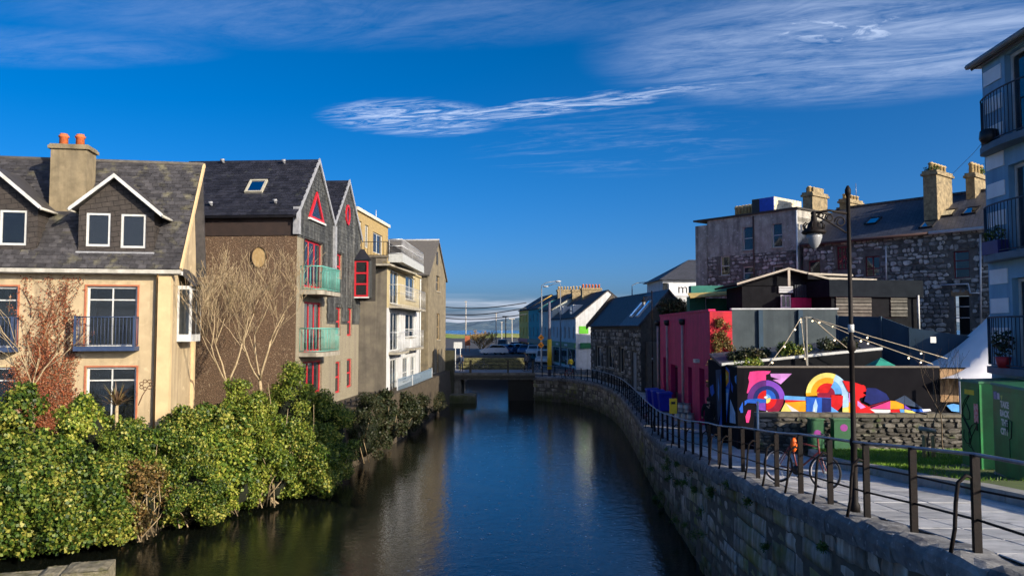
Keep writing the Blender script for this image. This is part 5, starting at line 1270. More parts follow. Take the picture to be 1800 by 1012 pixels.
s = MB(); f = FH; s.hexa([f.p(-LH, zeh - .3, .5), f.p(-LH, zeh + .15, .5), f.p(-LH, zrh + .45, NH), f.p(-LH, zrh, NH), f.p(-LH + .4, zeh - .3, .5), f.p(-LH + .4, zeh + .15, .5), f.p(-LH + .4, zrh + .45, NH), f.p(-LH + .4, zrh, NH)]); s.build('gable_coping', mat('dark_gable_stone', (.09, .075, .06), rough=.9), H)
s = MB()
for i in range(34): s.box(FH, -LH + .5 + i * .5, -LH + .68 + i * .5, zeh - .32, zeh - .16, .003, .14)
s.build('eaves_corbels', mat('corbel_stone', (.12, .115, .10), rough=.9), H)
# yard wall and ivy between cottage and pink bar
s = MB(); yw = Fr((10.05, 58), (.0, -1)); s.box(yw, -.2, 5.8, 2.2, ZC - 1.0, -.5, 0); setp(s.build('yard_wall', rubd, None, (10.1, 55, 2.2)), 'dark stone yard wall between the quay cottage and pink bar', 'wall')
iv = thing('ivy_bush', 'dark ivy bush above the corner of the pink bar', 'shrub', (12.4, 55, 2.3))
cl = []; rnd = random.Random(6)
for i in range(22): c = at(1183 + rnd.uniform(-19, 19), 540 + rnd.uniform(-14, 12), 55); cl.append((c, (.42, .5, .4)))
np_mesh('foliage', leaf_cloud(rnd, cl, 160, .14), 4, green_d, iv)['kind'] = 'stuff'
s = MB(); s.tube([(12.2, 55, 2.3), (12.2, 55, ZC + 1.2)], .12, 6); s.build('trunk', twigbrown, iv)

# ---- far shopping street
FW = Fr((7.63, 92.0), (.126, -.992))
street = [
 ('white_shop_house', 'white two storey shop house with green shopfront and big chimney', -16, 0, ZC + 1.25, whitebl, 3.4, 'white'),
 ('grey_shop_house', 'pale grey narrow shop house beside the white shop', -27, -16.05, ZC + 2.6, mat('pale_grey_wall', (.46, .50, .46), (.38, .41, .38), 2, .85), 2.6, 'grey'),
 ('teal_shop_house', 'teal painted shop house far along the street', -38.4, -27.05, ZC + 3.1, mat('teal_wall', (.05, .33, .36), (.04, .26, .29), 2, .8), 2.4, 'teal'),
 ('yellow_shop_house', 'yellow painted shop house at the far end of the street', -50, -38.45, ZC + 3.2, mat('yellow_wall', (.85, .55, .10), (.75, .46, .09), 2, .8), 2.6, 'yellow'),
]
shopm = {'white': mat('green_shopfront', (.015, .16, .06), rough=.5), 'grey': mat('dark_green_shopfront', (.02, .10, .06), rough=.5), 'teal': mat('dark_teal_shopfront', (.02, .12, .12), rough=.5), 'yellow': mat('crimson_shopfront', (.50, .02, .06), rough=.5)}
for nm, lab, a0, a1, zt_, m_, rr, key in street:
    o = thing(nm, lab, 'house', FW.p((a0 + a1) / 2, GR, -4)); n_w = {'white': 6, 'grey': 3, 'teal': 3, 'yellow': 3}[key]; holes = []
    for r_ in range(1 if key == 'white' else 2):
        for i in range(n_w):
            c = a0 + (a1 - a0) * (i + .5) / n_w; zb_ = GR + 3.6 + r_ * 2.4
            if zb_ + 1.5 < zt_: holes.append((c - .45, c + .45, zb_, zb_ + 1.5 if r_ == 0 else zb_ + 1.2))
    shop = [(a0 + .5 + i * (a1 - a0 - .5) / 3, a0 + .1 + (i + 1) * (a1 - a0 - .5) / 3, GR + .3, GR + 2.4) for i in range(3)]
    mb = MB(); wall(mb, FW, a0, a1, GR, zt_, holes + shop, .2)
    eg = Fr(FW.p(a1, 0)[:2], (-FW.n)[:2]); wall(mb, eg, 0, 8, GR, zt_, []); mb.prism(eg, [(0, zt_), (8, zt_), (4, zt_ + rr - .1)], -.1, 0); mb.build('wall', m_, o)
    for h in holes: window(FW, h, o, white if key != 'yellow' else creamtrim, 1, (1., 1.), .09, .1, None, None, gm=glassd)
    for h in shop: window(FW, h, o, shopm[key], 2, (1.,), .1, .1, None, None, name='shop_window', gm=glassd)
    s = MB(); s.box(FW, a0, a1, GR + 2.5, GR + 3.15, .003, .22); fa_ = s.build('fascia_sign', shopm[key], o)
    if key == 'white':
        for q in (-5, -11): 
            s = MB(); s.box(FW, q - .9, q + .9, GR + 2.68, GR + 2.95, .221, .24); s.build('sign_letters', white, fa_)
        s = MB(); s.box(eg, .5, 8, GR + 2.5, GR + 3.15, .003, .2); s.build('fascia_sign', shopm[key], o)
        q = eg.rect(1018, 573, 1034, 586); s = MB(); s.box(eg, q[0], q[1], q[2], q[3], .003, .06); s.build('wall_sign', mat('bright_green_sign', (.10, .45, .02), rough=.5), o)
    s = MB(); e = .25
    s.slab([FW.p(a0 - .05, zt_, e), FW.p(a1 + .1, zt_, e), FW.p(a1 + .1, zt_ + rr, -4), FW.p(a0 - .05, zt_ + rr, -4)], .12); s.slab([FW.p(a0 - .05, zt_, -8 - e), FW.p(a1 + .1, zt_, -8 - e), FW.p(a1 + .1, zt_ + rr, -4), FW.p(a0 - .05, zt_ + rr, -4)], .12)
    r_ = s.build('roof', mat('street_slate', (.040, .038, .040), (.025, .024, .028), 2, .7), o)
    if key == 'white':
        for q in (-6, -13.):
            s = MB(); s.box(FW, q, q + 2, zt_ + .2, zt_ + 1.7, -2.2, -.5); d_ = s.build('dormer', whitebl, r_); s = MB(); s.box(FW, q + .4, q + 1.6, zt_ + .5, zt_ + 1.5, -.5, -.46); s.build('pane', glassd, d_)
    if key in ('white', 'grey'): chimney(FW, a0 - .4, a0 + .6, -5.6, -2.8, zt_ + 1, zt_ + rr + .5, o, yelchim, 6, ph=.5)
    if key == 'white': chimney(FW, a0 + 6.0, a0 + 7.0, -5.4, -2.8, zt_ + 1, zt_ + rr + .4, o, yelchim, 6, ph=.5, pm=terracotta)

# ---- pink bar
FP = Fr((9.25, 36.0), (-.049, -.9988)); LP = 16.2; zpk = ZC + .80
pink = mat('magenta_paint', (.62, .015, .12), (.50, .013, .095), 3, .7, .006, 25, streak=(.18, .008, .04), streak_amt=.5)
K = thing('pink_bar', 'magenta painted bar with pale wall pipes beside the quay walk', 'bar', FP.p(-8, 2.4, -3))
rp = lambda *q: FP.rect(*q)
hp = [rp(1166, 628, 1172.5, 700), rp(1179, 641, 1191, 712), rp(1209.5, 645, 1216, 722), rp(1229, 647, 1238, 728)]
hp = [(a, b, 2.42, d) for a, b, c, d in hp]
mb = MB(); wall(mb, FP, -LP, 0, 2.2, zpk, hp, .3)
FPs = Fr(FP.p(0, 0)[:2], (-FP.n)[:2]); wall(mb, FPs, 0, 1.1, 2.2, zpk, []); wall(mb, Fr(FP.p(-LP, 0, -9)[:2], FP.n[:2]), 0, 9, 2.2, zpk, []); mb.poly([FP.p(-LP, zpk - .3, -.02), FP.p(0, zpk - .3, -.02), FP.p(0, zpk - .3, -9), FP.p(-LP, zpk - .3, -9)]); mb.box(FP, -LP, .02, zpk, zpk + .10, -.28, .05)
mb.build('wall', pink, K)
for h in hp:
    s = MB(); s.box(FP, h[0], h[1], h[2], h[3], -.34, -.28); d_ = s.build('door', mat('dark_bar_door', (.03, .018, .022), rough=.5), K); s = MB(); s.box(FP, h[0] + .1, h[1] - .1, h[2] + .9, h[3] - .2, -.279, -.26); s.build('pane', glassd, d_)
for x in (1159.5, 1176, 1203.5):
    a = FP.px(x, 620)[0]; s = MB(); s.tube([FP.p(a, 2.45, .12), FP.p(a, zpk - .55, .12)], .07, 8); p_ = s.build('wall_pipe', mat('dusty_pink_pipe', (.55, .42, .40), rough=.6), K); s = MB(); s.lathe(FP.p(a, zpk - .62, .12), [(.12, 0), (.20, .12), (.20, .3), (.12, .34)], 8); s.build('lamp_head', black, p_)
a = FP.px(1228, 633)[0]; s = MB(); s.box(FP, a - .3, a + .3, FP.px(1228, 637)[1], FP.px(1228, 631)[1], .003, .22); s.build('wall_light', mat('cream_plastic', (.75, .70, .60), rough=.5), K)
redface = mat('red_paint_wall', (.55, .015, .03), (.42, .012, .025), 3, .7, .006, 25, streak=(.16, .01, .02), streak_amt=.6)
s = MB(); s.box(FPs, .003, 1.02, 2.2, zpk - .02, .003, .05); s.build('red_return', redface, K)
# ================================================================== BEER GARDEN AND YARD
navyp = mat('navy_paint', (.030, .065, .105), (.022, .05, .082), 2, .75, .003, 30)
blackp = mat('mural_black', (.009, .009, .012), (.006, .006, .009), 2, .9, spec=.08)
def zyard(d): return zwalk(d) - .10
# grey-blue wall behind the red return
FG = Fr((FPs.p(1.02, 0)[:2]), (.9985, -.055))
s0 = thing('grey_blue_yard_wall', 'grey blue rendered yard wall right of the pink bar', 'wall', FG.p(4, 2.4))
zg = FG.px(1350, 544)[1]; ag = FG.px(1472, 560)[0]
s = MB(); s.box(FG, .02, ag, 2.2, zg, -.3, 0); s.build('panel', mat('grey_blue_render', (.075, .095, .105), (.055, .07, .08), 1.5, .9, .004, 30, streak=(.035, .045, .055), streak_amt=.6, spec=.15), s0)
s = MB(); s.box(FG, .0, ag + .05, zg + .002, zg + .07, -.34, .04); s.build('coping', galv, s0)
for x in (1337, 1407):
    a = FG.px(x, 600)[0]; s = MB(); s.box(FG, a - .10, a + .10, 2.2, zg - .02, .002, .12); s.build('pier', navyp, s0)
# navy hoarding running to the right
hd_ = [(1472, 555, 33.5), (1548, 557, 32.0), (1600, 576, 31.0), (1712, 592, 30.0)]
nf = thing('navy_hoarding', 'navy painted hoarding with stepped top behind the beer garden', 'fence', at(1550, 640, 32))
for (x0, y0, d0), (x1, y1, d1) in zip(hd_, hd_[1:]):
    p, q = at(x0, y0, d0), at(x1, y1, d1); f = Fr(p[:2], (q - p)[:2]); L_ = (Vector(q[:2]) - Vector(p[:2])).length; s = MB()
    s.prism(f, [(0.01, 2.0), (L_ - .01, 2.0), (L_ - .01, q.z), (0.01, p.z)], -.06, 0); s.build('panel', navyp, nf)
    s = MB(); s.box(f, -.05, .05, 2.0, p.z + .03, .002, .06); s.build('post', navyp, nf)
q = at(1639, 597, 29.9); s = MB(); s.cbox((q.x, q.y - .05, q.z - .12), .22, .03, .24); s.build('notice', white, nf)
# black shed with open gable behind
FK = Fr((at(1300, 500, 39).x, 39.0), (1, 0)); kb = thing('black_gabled_shed', 'black timber shed with shallow pale edged gable behind the yard', 'shed', FK.p(4, GR, -2))
zgr = FK.px(1382, 473)[1]; zge = FK.px(1300, 500)[1]; ac = FK.px(1382, 473)[0]; ar = FK.px(1490, 500)[0]; al = FK.px(1292, 503)[0]
darkcl = mat('black_boarding', (.012, .013, .016), (.007, .008, .010), 3, .9, .003, 20, spec=.08)
s = MB(); s.prism(FK, [(al + .3, zge - .05), (ar - .2, zge - .05), (ac, zgr - .08)], -.4, -.1); s.box(FK, al + .4, ar - .3, GR, zge - .06, -3, -.15); s.build('body', darkcl, kb)
for (e, ze_) in ((al, zge), (ar, zge)):
    s = MB(); s.slab([FK.p(e, ze_, .3), FK.p(ac, zgr, .3), FK.p(ac, zgr, -4), FK.p(e, ze_, -4)], .10); r_ = s.build('roof', darkcl, kb)
    s = MB(); s.hexa([FK.p(e, ze_ - .04, .31), FK.p(e, ze_ + .06, .31), FK.p(ac, zgr + .06, .31), FK.p(ac, zgr - .04, .31), FK.p(e, ze_ - .04, .37), FK.p(e, ze_ + .06, .37), FK.p(ac, zgr + .06, .37), FK.p(ac, zgr - .04, .37)]); s.build('edge_trim', mat('pale_trim', (.40, .36, .30), rough=.7), r_)
s = MB(); s.box(FK, ac - .06, ac + .06, zge - .1, zgr - .06, .31, .39); s.build('king_post', mat('pale_trim', (.4, .36, .3)), kb)
# corrugated boards in bays, magenta band below
ribm = mat('blue_black_sheet', (.035, .045, .060), (.025, .032, .045), 3, .5)
b0 = FK.rect(1399, 500, 1468, 522, .1); s = MB(); n_ = 22
for i in range(n_): w_ = (b0[1] - b0[0]) / n_; s.box(FK, b0[0] + i * w_, b0[0] + (i + .55) * w_, b0[2], b0[3], -.09, -.04 + .02 * (i % 2))
s.box(FK, b0[0], b0[1], b0[2], b0[3], -.14, -.09); s.build('ribbed_panel', ribm, kb)
b1 = FK.rect(1392, 523, 1468, 542, .1); s = MB(); s.box(FK, b1[0], b1[1], b1[2], b1[3], -.13, .02); s.build('magenta_panel', pink, kb)
for x in (1428, 1440):
    c = FK.px(x, 512, .02); s = MB(); s.box(FK, c[0] - .12, c[0] + .12, c[1] - .05, c[1] + .05, -.03, .12); s.build('flood_light', white, kb)
b2 = FK.rect(1371, 502, 1396, 514, .1); s = MB()
for i in range(4): h_ = (b2[3] - b2[2]) / 4; s.box(FK, b2[0], b2[1], b2[2] + i * h_, b2[2] + (i + .7) * h_, -.12, -.06)
s.build('louvre', galv, kb)
b3 = FK.rect(1373, 518, 1391, 541, .1); window(FK, (b3[0], b3[1], b3[2], b3[3]), kb, white, 2, (1.,), .06, -.03, None, None, gm=glassd)
# flat black lean-to on the right
FK2 = Fr((at(1462, 500, 37.2).x, 37.2), (.985, .17)); k2 = thing('black_flat_shed', 'black flat roofed lean-to with grey plank wall by the terrace', 'shed', FK2.p(3, GR, -2))
r2 = FK2.rect(1462, 500, 1612, 560); a0_, a1_ = r2[0], r2[1]; zt2_ = FK2.px(1540, 496)[1]
s = MB(); s.box(FK2, a0_, a1_, GR, zt2_, -3.0, -.06); s.build('body', darkcl, k2)
pl = mat('grey_planks', (.12, .115, .10), (.07, .068, .06), 4, .85, .003, 20, vary=.35); zlow = FK2.px(1540, 522)[1]; zbt = FK2.px(1540, 556)[1]
i = 0; z = zbt
while z < zlow:
    for (x0, x1) in ((1470, 1532), (1566, 1595)):
        p0, p1 = FK2.px(x0, 540)[0], FK2.px(x1, 540)[0]; s = MB(); s.box(FK2, p0, p1, z, z + .13, -.05, .0 + .01 * (i % 3)); s.build('plank', pl, k2); i += 1
    z += .17
s = MB(); s.box(FK2, a0_ - .2, a1_ + .25, zlow + .0, zt2_ + .10, -3.1, .12); s.build('roof_fascia', mat('black_fascia_board', (.012, .016, .022), (.008, .011, .016), 3, .9, spec=.08), k2)
for (x0, x1, y) in ((1420, 1498, 480), (1455, 1540, 488)):
    q0, q1 = FK2.px(x0, y, -1.5), FK2.px(x1, y + 3, -1.5); s = MB(); s.prism(FK2, [(q0[0], q0[1] - .3), (q1[0], q1[1] - .3), (q1[0], q1[1]), (q0[0], q0[1])], -2.4, -1.5); rr_ = s.build('roof_step', darkcl, k2)
    s = MB(); s.prism(FK2, [(q0[0], q0[1] - .07), (q1[0], q1[1] - .07), (q1[0], q1[1] + .02), (q0[0], q0[1] + .02)], -1.49, -1.44); s.build('edge_trim', MATS['pale_trim'], rr_)
p_ = FK2.px(1610, 512)[0]; s = MB(); s.tube([FK2.p(p_, zlow - 1.6, .15), FK2.p(p_, zlow + .1, .15)], .05, 6); s.build('downpipe', white, k2)
# green sheds on the left
tealsh = mat('teal_shed_paint', (.02, .16, .13), (.015, .12, .10), 3, .7); greensh = mat('green_shed_paint', (.012, .13, .06), (.01, .09, .045), 3, .7)
FGn = Fr((at(1212, 520, 44).x, 44.0), (1, -.02)); gs = thing('green_bar_shed', 'green and teal outdoor bar shed above the grey blue wall', 'shed', FGn.p(2, zpk - .3, -1))
b = FGn.rect(1212, 521, 1240, 556); s = MB(); s.box(FGn, b[0], b[1], zpk - .3, b[3], -.8, 0); s.build('left_body', greensh, gs)
b = FGn.rect(1240, 524, 1330, 548); s = MB(); s.box(FGn, b[0] + .01, b[1], zpk - .3, b[3], -.8, -.3); s.build('counter_back', greensh, gs)
for x in (1240, 1291, 1327):
    a = FGn.px(x, 530)[0]; s = MB(); s.box(FGn, a - .05, a + .05, zpk - .3, b[3] + .1, -.2, -.08); s.build('post', galv, gs)
q = FGn.rect(1214, 502, 1367, 518); s = MB(); s.box(FGn, q[0], q[1], q[2] + .1, q[3], -.6, .12); s.build('teal_fascia', tealsh, gs)
q0, q1 = FGn.px(1208, 523), FGn.px(1337, 515); s = MB(); s.slab([FGn.p(q0[0], q0[1] + .0, .8), FGn.p(q1[0], q1[1] - .02, .8), FGn.p(q1[0], q1[1] + .2, .1), FGn.p(q0[0], q0[1] + .25, .1)], .06); s.build('awning', mat('straw_awning', (.50, .38, .14), (.34, .25, .10), 4, .9), gs)
# sunk terrace roof with plants and pale edge
FL = Fr((at(1278, 640, 30.5).x, 30.5), (.998, -.06)); lr = thing('lean_to_roof', 'low slate lean-to with white edge strip behind the mural wall', 'lean-to', FL.p(3, 2.6, 0))
p0, p1 = FL.px(1268, 640), FL.px(1550, 612); s = MB(); s.hexa([FL.p(p0[0], p0[1] - .05, 0), FL.p(p0[0], p0[1] + .05, 0), FL.p(p1[0], p1[1] + .05, 0), FL.p(p1[0], p1[1] - .05, 0), FL.p(p0[0], p0[1] - .05, .08), FL.p(p0[0], p0[1] + .05, .08), FL.p(p1[0], p1[1] + .05, .08), FL.p(p1[0], p1[1] - .05, .08)]); s.build('edge_strip', white, lr)
s = MB(); s.slab([FL.p(p0[0], p0[1] - .03, -.01), FL.p(p1[0], p1[1] - .03, -.01), FL.p(p1[0], p1[1] + .35, -2.4), FL.p(p0[0], p0[1] + .35, -2.4)], .1); s.build('roof', slate_t, lr)
s = MB(); s.hexa([FL.p(p0[0], 2.0, -.05), FL.p(p0[0], p0[1] - .1, -.05), FL.p(p1[0], p1[1] - .1, -.05), FL.p(p1[0], 2.0, -.05), FL.p(p0[0], 2.0, -.01), FL.p(p0[0], p0[1] - .1, -.01), FL.p(p1[0], p1[1] - .1, -.01), FL.p(p1[0], 2.0, -.01)]); s.build('dark_side', darkcl, lr)
rnd = random.Random(17)
for k, (xs, ys, dd, lab, m_, n_) in enumerate((((1285, 1345), (618, 628), 31.2, 'dark climbing plants trailing over the lean-to roof end', green_d, 14), ((1375, 1420), (608, 618), 31.0, 'green roof plants above the middle of the lean-to', green_a, 9), ((1440, 1500), (602, 614), 30.8, 'tangled plants on the lean-to roof beside the lamp post', green_d, 9), ((1300, 1330), (635, 644), 29.0, 'yellow flowering plant behind the mural wall corner', green_y, 5))):
    o = thing('roof_plant', lab, 'plant', at(sum(xs) / 2, ys[1], dd), 'plants on the beer garden roof')
    cl = [(at(rnd.uniform(*xs), rnd.uniform(*ys), dd + rnd.uniform(-.3, .3)), (.28, .3, .22)) for _ in range(n_)]
    np_mesh('foliage', leaf_cloud(rnd, cl, 330, .09), 4, m_, o)['kind'] = 'stuff'
# climber on the red wall
o = thing('red_wall_climber', 'dry climbing plant on the red end of the pink bar', 'plant', FPs.p(.5, 2.4, .1)); cl = []
for i in range(34): t = rnd.random(); cl.append((FPs.p(.55 + rnd.gauss(0, .16 + .22 * t), zpk - .4 - t * 3.6, .16), (.17 + .10 * t, .12, .2)))
np_mesh('foliage', leaf_cloud(rnd, cl, 700, .07), 4, brown_l, o)['kind'] = 'stuff'

# ================================================================== MURAL WALL
FMu = Fr((8.2, 28.0), (1, 0)); zmt = FMu.px(1400, 646)[1]; zmb = 2.0
am_ = FMu.px(1651, 680)[0]
MW = thing('mural_wall', 'black garden wall painted with a colourful geometric horse', 'wall', (10, 28, 2.5))
s = MB(); s.box(FMu, 0, am_, zmb, zmt, -.25, 0); s.build('panel', blackp, MW)
s = MB(); s.box(FMu, -.03, am_ + .02, zmt + .002, zmt + .06, -.29, .04); s.build('coping', mat('wall_capping', (.17, .15, .13), rough=.8), MW)
pal = dict(pink=(.80, .06, .28), lilac=(.62, .28, .72), navy=(.015, .025, .16), blue=(.02, .12, .62), sky=(.12, .38, .85), red=(.66, .015, .02), dred=(.26, .012, .05), yellow=(.85, .72, .20), orange=(.90, .38, .02), white=(.75, .76, .80), purple=(.22, .07, .55), pblue=(.40, .62, .90), slate=(.05, .08, .15), dpur=(.12, .03, .22))
pm_ = {k: mat('mural_' + k, v, tuple(x * .68 for x in v), 2.5, .8, .005, 9, streak=tuple(x * .55 for x in v), streak_amt=.5, spec=.15) for k, v in pal.items()}
layer = [0]
def paint(col, pts, fr=FMu, parent=None, conv=True):
    layer[0] += 1; n = .003 + .0011 * layer[0]
    q = [fr.px(x, y) for x, y in pts] if conv else pts
    s = MB(); s.poly([fr.p(a, z, n) for a, z in q]); 
    o = s.build('painted_shape', pm_[col], parent or MW); return o
Z4 = lambda l: [(1230 + x / 4.6, 540 + y / 4.6) for x, y in l]
Z5 = lambda l: [(1500 + x / 3.373, 540 + y / 3.373) for x, y in l]
def sector(cx, cy, r0, r1, t0, t1, col, k=14):
    pts = [(cx + r1 * math.cos(R(t)), cy - r1 * math.sin(R(t))) for t in np.linspace(t0, t1, k)]
    pts += [(cx + r0 * math.cos(R(t)), cy - r0 * math.sin(R(t))) for t in np.linspace(t1, t0, k)] if r0 > 0 else [(cx, cy)]
    paint(col, Z4(pts))
paint('pink', Z4([(405, 520), (480, 512), (575, 515), (560, 535), (535, 545), (535, 605), (470, 615), (420, 650), (388, 695), (380, 690), (400, 600), (392, 570)]))
paint('lilac', Z4([(570, 535), (745, 535), (655, 620), (590, 585), (640, 580), (575, 560)]))
sector(537, 740, 105, 152, 90, 180, 'dpur'); sector(537, 740, 0, 105, 90, 180, 'navy'); sector(537, 740, 0, 70, 90, 180, 'red')
sector(537, 740, 105, 152, 0, 90, 'purple'); sector(537, 740, 70, 108, 0, 90, 'navy'); sector(537, 740, 35, 78, 0, 90, 'blue'); sector(537, 740, 0, 40, 0, 90, 'sky')
sector(537, 740, 80, 140, -90, 0, 'dred'); sector(537, 740, 0, 84, -90, 0, 'red'); sector(537, 740, 0, 34, -90, 20, 'yellow'); sector(537, 740, 0, 24, 60, 150, 'white')
paint('purple', Z4([(450, 770), (532, 760), (532, 835), (470, 825)])); paint('blue', Z4([(330, 850), (318, 820), (345, 765), (385, 742), (470, 735), (535, 742), (535, 770), (450, 775), (385, 770), (355, 800), (352, 850)]))
paint('pink', Z4([(375, 930), (368, 880), (390, 830), (412, 828), (408, 880), (395, 930)]))
paint('sky', Z4([(680, 712), (860, 722), (860, 755), (680, 745)])); paint('red', Z4([(690, 746), (860, 752), (860, 764), (690, 768)])); paint('orange', Z4([(690, 768), (858, 756), (858, 868), (770, 830)]))
paint('yellow', Z4([(690, 768), (770, 868), (640, 868)])); paint('white', Z4([(692, 772), (850, 872), (765, 872)])); paint('white', Z4([(537, 830), (570, 862), (640, 868), (537, 868)]))
C2 = (1028, 700)
sector(*C2, 132, 172, 65, 180, 'yellow'); sector(*C2, 88, 133, 60, 180, 'orange'); sector(*C2, 0, 89, 40, 180, 'red'); sector(*C2, 118, 172, -25, 66, 'pblue'); sector(*C2, 60, 120, 0, 62, 'sky'); sector(*C2, 0, 62, -20, 60, 'dred')
paint('orange', Z4([(856, 690), (960, 685), (950, 712), (858, 716)])); paint('dred', Z4([(945, 690), (1050, 690), (1060, 735), (950, 728)]))
paint('blue', Z4([(858, 722), (1060, 730), (1060, 872), (858, 872)])); paint('pblue', Z4([(905, 872), (915, 790), (935, 735), (950, 790), (940, 872)])); paint('white', Z4([(912, 872), (925, 800), (934, 872)])); paint('navy', Z4([(985, 730), (1060, 735), (1055, 872), (985, 872)]))
paint('red', Z4([(1060, 705), (1155, 712), (1150, 790), (1110, 835), (1060, 800)])); paint('sky', Z4([(1060, 800), (1110, 835), (1150, 872), (1060, 872)])); paint('white', Z4([(1070, 850), (1150, 845), (1150, 872), (1070, 872)]))
paint('pblue', Z4([(1155, 720), (1200, 730), (1205, 800), (1150, 810)])); paint('yellow', Z4([(1150, 810), (1205, 800), (1205, 872), (1150, 872)])); paint('orange', Z4([(1200, 760), (1250, 770), (1250, 872), (1200, 872)])); paint('lilac', Z4([(1200, 690), (1235, 690), (1235, 770), (1200, 762)]))
paint('red', Z4([(1150, 590), (1250, 605), (1340, 640), (1300, 655), (1345, 675), (1300, 690), (1325, 720), (1280, 735), (1300, 770), (1230, 755), (1235, 690), (1195, 680)])); 
paint('navy', Z5([(75, 475), (130, 478), (190, 510), (212, 545), (100, 575), (60, 555), (70, 520)])); paint('red', Z5([(5, 455), (60, 460), (75, 488), (45, 500), (72, 520), (40, 530), (20, 560), (0, 560)]))
paint('red', Z5([(0, 545), (95, 590), (150, 640), (0, 645)])); paint('lilac', Z5([(22, 552), (70, 590), (40, 600), (20, 580)])); paint('dred', Z5([(70, 590), (120, 575), (215, 545), (130, 580)]))
paint('pink', Z5([(95, 598), (215, 552), (215, 602)])); paint('orange', Z5([(215, 552), (292, 556), (296, 600), (215, 602)])); paint('white', Z5([(95, 602), (215, 605), (215, 640), (150, 640)])); paint('red', Z5([(215, 605), (268, 602), (275, 640), (215, 640)])); paint('sky', Z5([(270, 602), (296, 602), (300, 640), (278, 640)])); paint('yellow', Z5([(298, 602), (345, 612), (376, 630), (372, 643), (300, 643)])); paint('slate', Z5([(240, 550), (298, 520), (298, 575)])); paint('slate', Z5([(300, 520), (410, 600), (300, 575)])); paint('purple', Z5([(298, 575), (340, 605), (300, 602)])); paint('blue', Z5([(335, 602), (440, 600), (452, 612), (400, 622), (350, 614)])); paint('white', Z5([(400, 602), (450, 600), (455, 612), (410, 616)]))
# canal-side face with a tall blue painted figure
FMl = Fr((8.17, 28.0), (-.115, -.9934)); ll = 7.6
ML = thing('painted_side_wall', 'black wall by the walk painted with a tall blue figure', 'wall', FMl.p(-4, 2.4)); s = MB(); s.box(FMl, -ll, -.002, 2.0, zmt, -.25, 0); s.build('panel', blackp, ML)
layer[0] = 0
def sp_(col, pts): paint(col, pts, FMl, ML)
sp_('slate', [(1258, 650), (1272, 648), (1275, 700), (1262, 742)]); sp_('blue', Z4([(165, 560), (190, 500), (215, 478), (240, 510), (248, 600), (238, 700), (215, 960), (160, 950), (185, 700)])); sp_('orange', Z4([(185, 540), (212, 498), (238, 530), (236, 600), (215, 640), (190, 620)])); sp_('yellow', Z4([(196, 545), (214, 520), (228, 560), (212, 600)])); sp_('sky', Z4([(200, 650), (236, 660), (226, 800), (210, 930), (190, 900), (200, 760)])); sp_('pblue', Z4([(212, 690), (232, 690), (218, 830), (206, 860)])); sp_('blue', Z4([(85, 640), (110, 620), (120, 690), (100, 720), (88, 690)])); sp_('sky', Z4([(150, 560), (160, 640), (158, 760), (148, 700)])); sp_('blue', Z4([(255, 600), (272, 640), (268, 690), (256, 660)])); sp_('sky', Z4([(285, 560), (300, 545), (300, 620), (288, 600)])); sp_('pblue', Z4([(250, 740), (290, 850), (294, 940), (245, 930)]))
# timber panel right of the mural
WP = thing('timber_hoarding', 'brown vertical plank hoarding right of the mural', 'fence', FMu.p(am_ + 1, 2.4)); rnd = random.Random(3); zwb = FMu.px(1690, 706)[1]; a = am_ + .03; aw = FMu.px(1742, 680)[0]
while a < aw:
    s = MB(); s.box(FMu, a, a + .145, zwb, zmt - .05, -.03, .01 + rnd.uniform(0, .008)); s.build('plank', wood, WP); a += .155
s = MB(); s.box(FMu, am_ + .02, aw + 2.5, 2.0, zmt, -.2, -.06); s.build('black_backing', blackp, WP)
s = MB(); q = FMu.px(1672, 715); s.poly([FMu.p(*FMu.px(x, y), .02) for x, y in ((1663, 712), (1675, 709), (1690, 712), (1688, 724), (1672, 722))]); s.build('graffiti', pm_['sky'], WP)
ar_ = FMu.px(1741, 656); s = MB(); s.tube([FMu.p(ar_[0] + .24 * math.cos(t), ar_[1] + .28 * math.sin(t), .0) for t in np.linspace(0, 2 * math.pi, 16, endpoint=False)], .025, 4, close=True); s.build('painted_ring', white, WP)
# low rubble wall before the mural
FLw = Fr((at(1332, 735, 26.2).x, 26.2), (.9995, -.03)); lw = thing('low_rubble_wall', 'low mossy rubble wall below the mural', 'wall', FLw.p(4, 2.8)); zlw = FLw.px(1450, 731)[1]; Lw = FLw.px(1700, 740)[0]
stl = mat('low_wall_stone', (.15, .14, .125), (.07, .066, .06), 3, .95, .012, 14, vary=.6, spots=(.05, .07, .02), spot_scale=2); stm = unit_stones('stone', stl, 8, 6)
s = MB(); s.box(FLw, 0, Lw, 2.3, zlw - .04, -.5, 0); s.build('wall_core', mat('low_wall_core', (.06, .057, .05), rough=.95), lw)
rubble(FLw, 0, Lw, 2.75, zlw - .02, [], lw, stl, stm, (.09, .2), (.2, .55), 280, seed=3)
s = MB(); rnd = random.Random(5); a = 0
while a < Lw:
    l = rnd.uniform(.4, .8); s = MB(); s.box(FLw, a + .01, min(a + l, Lw) - .01, zlw - .03, zlw + rnd.uniform(.05, .1), -.52, .05); s.build('cap_stone', mat('cap_stone', (.17, .155, .12), (.10, .09, .07), 4, .95, .012, 14), lw); a += l
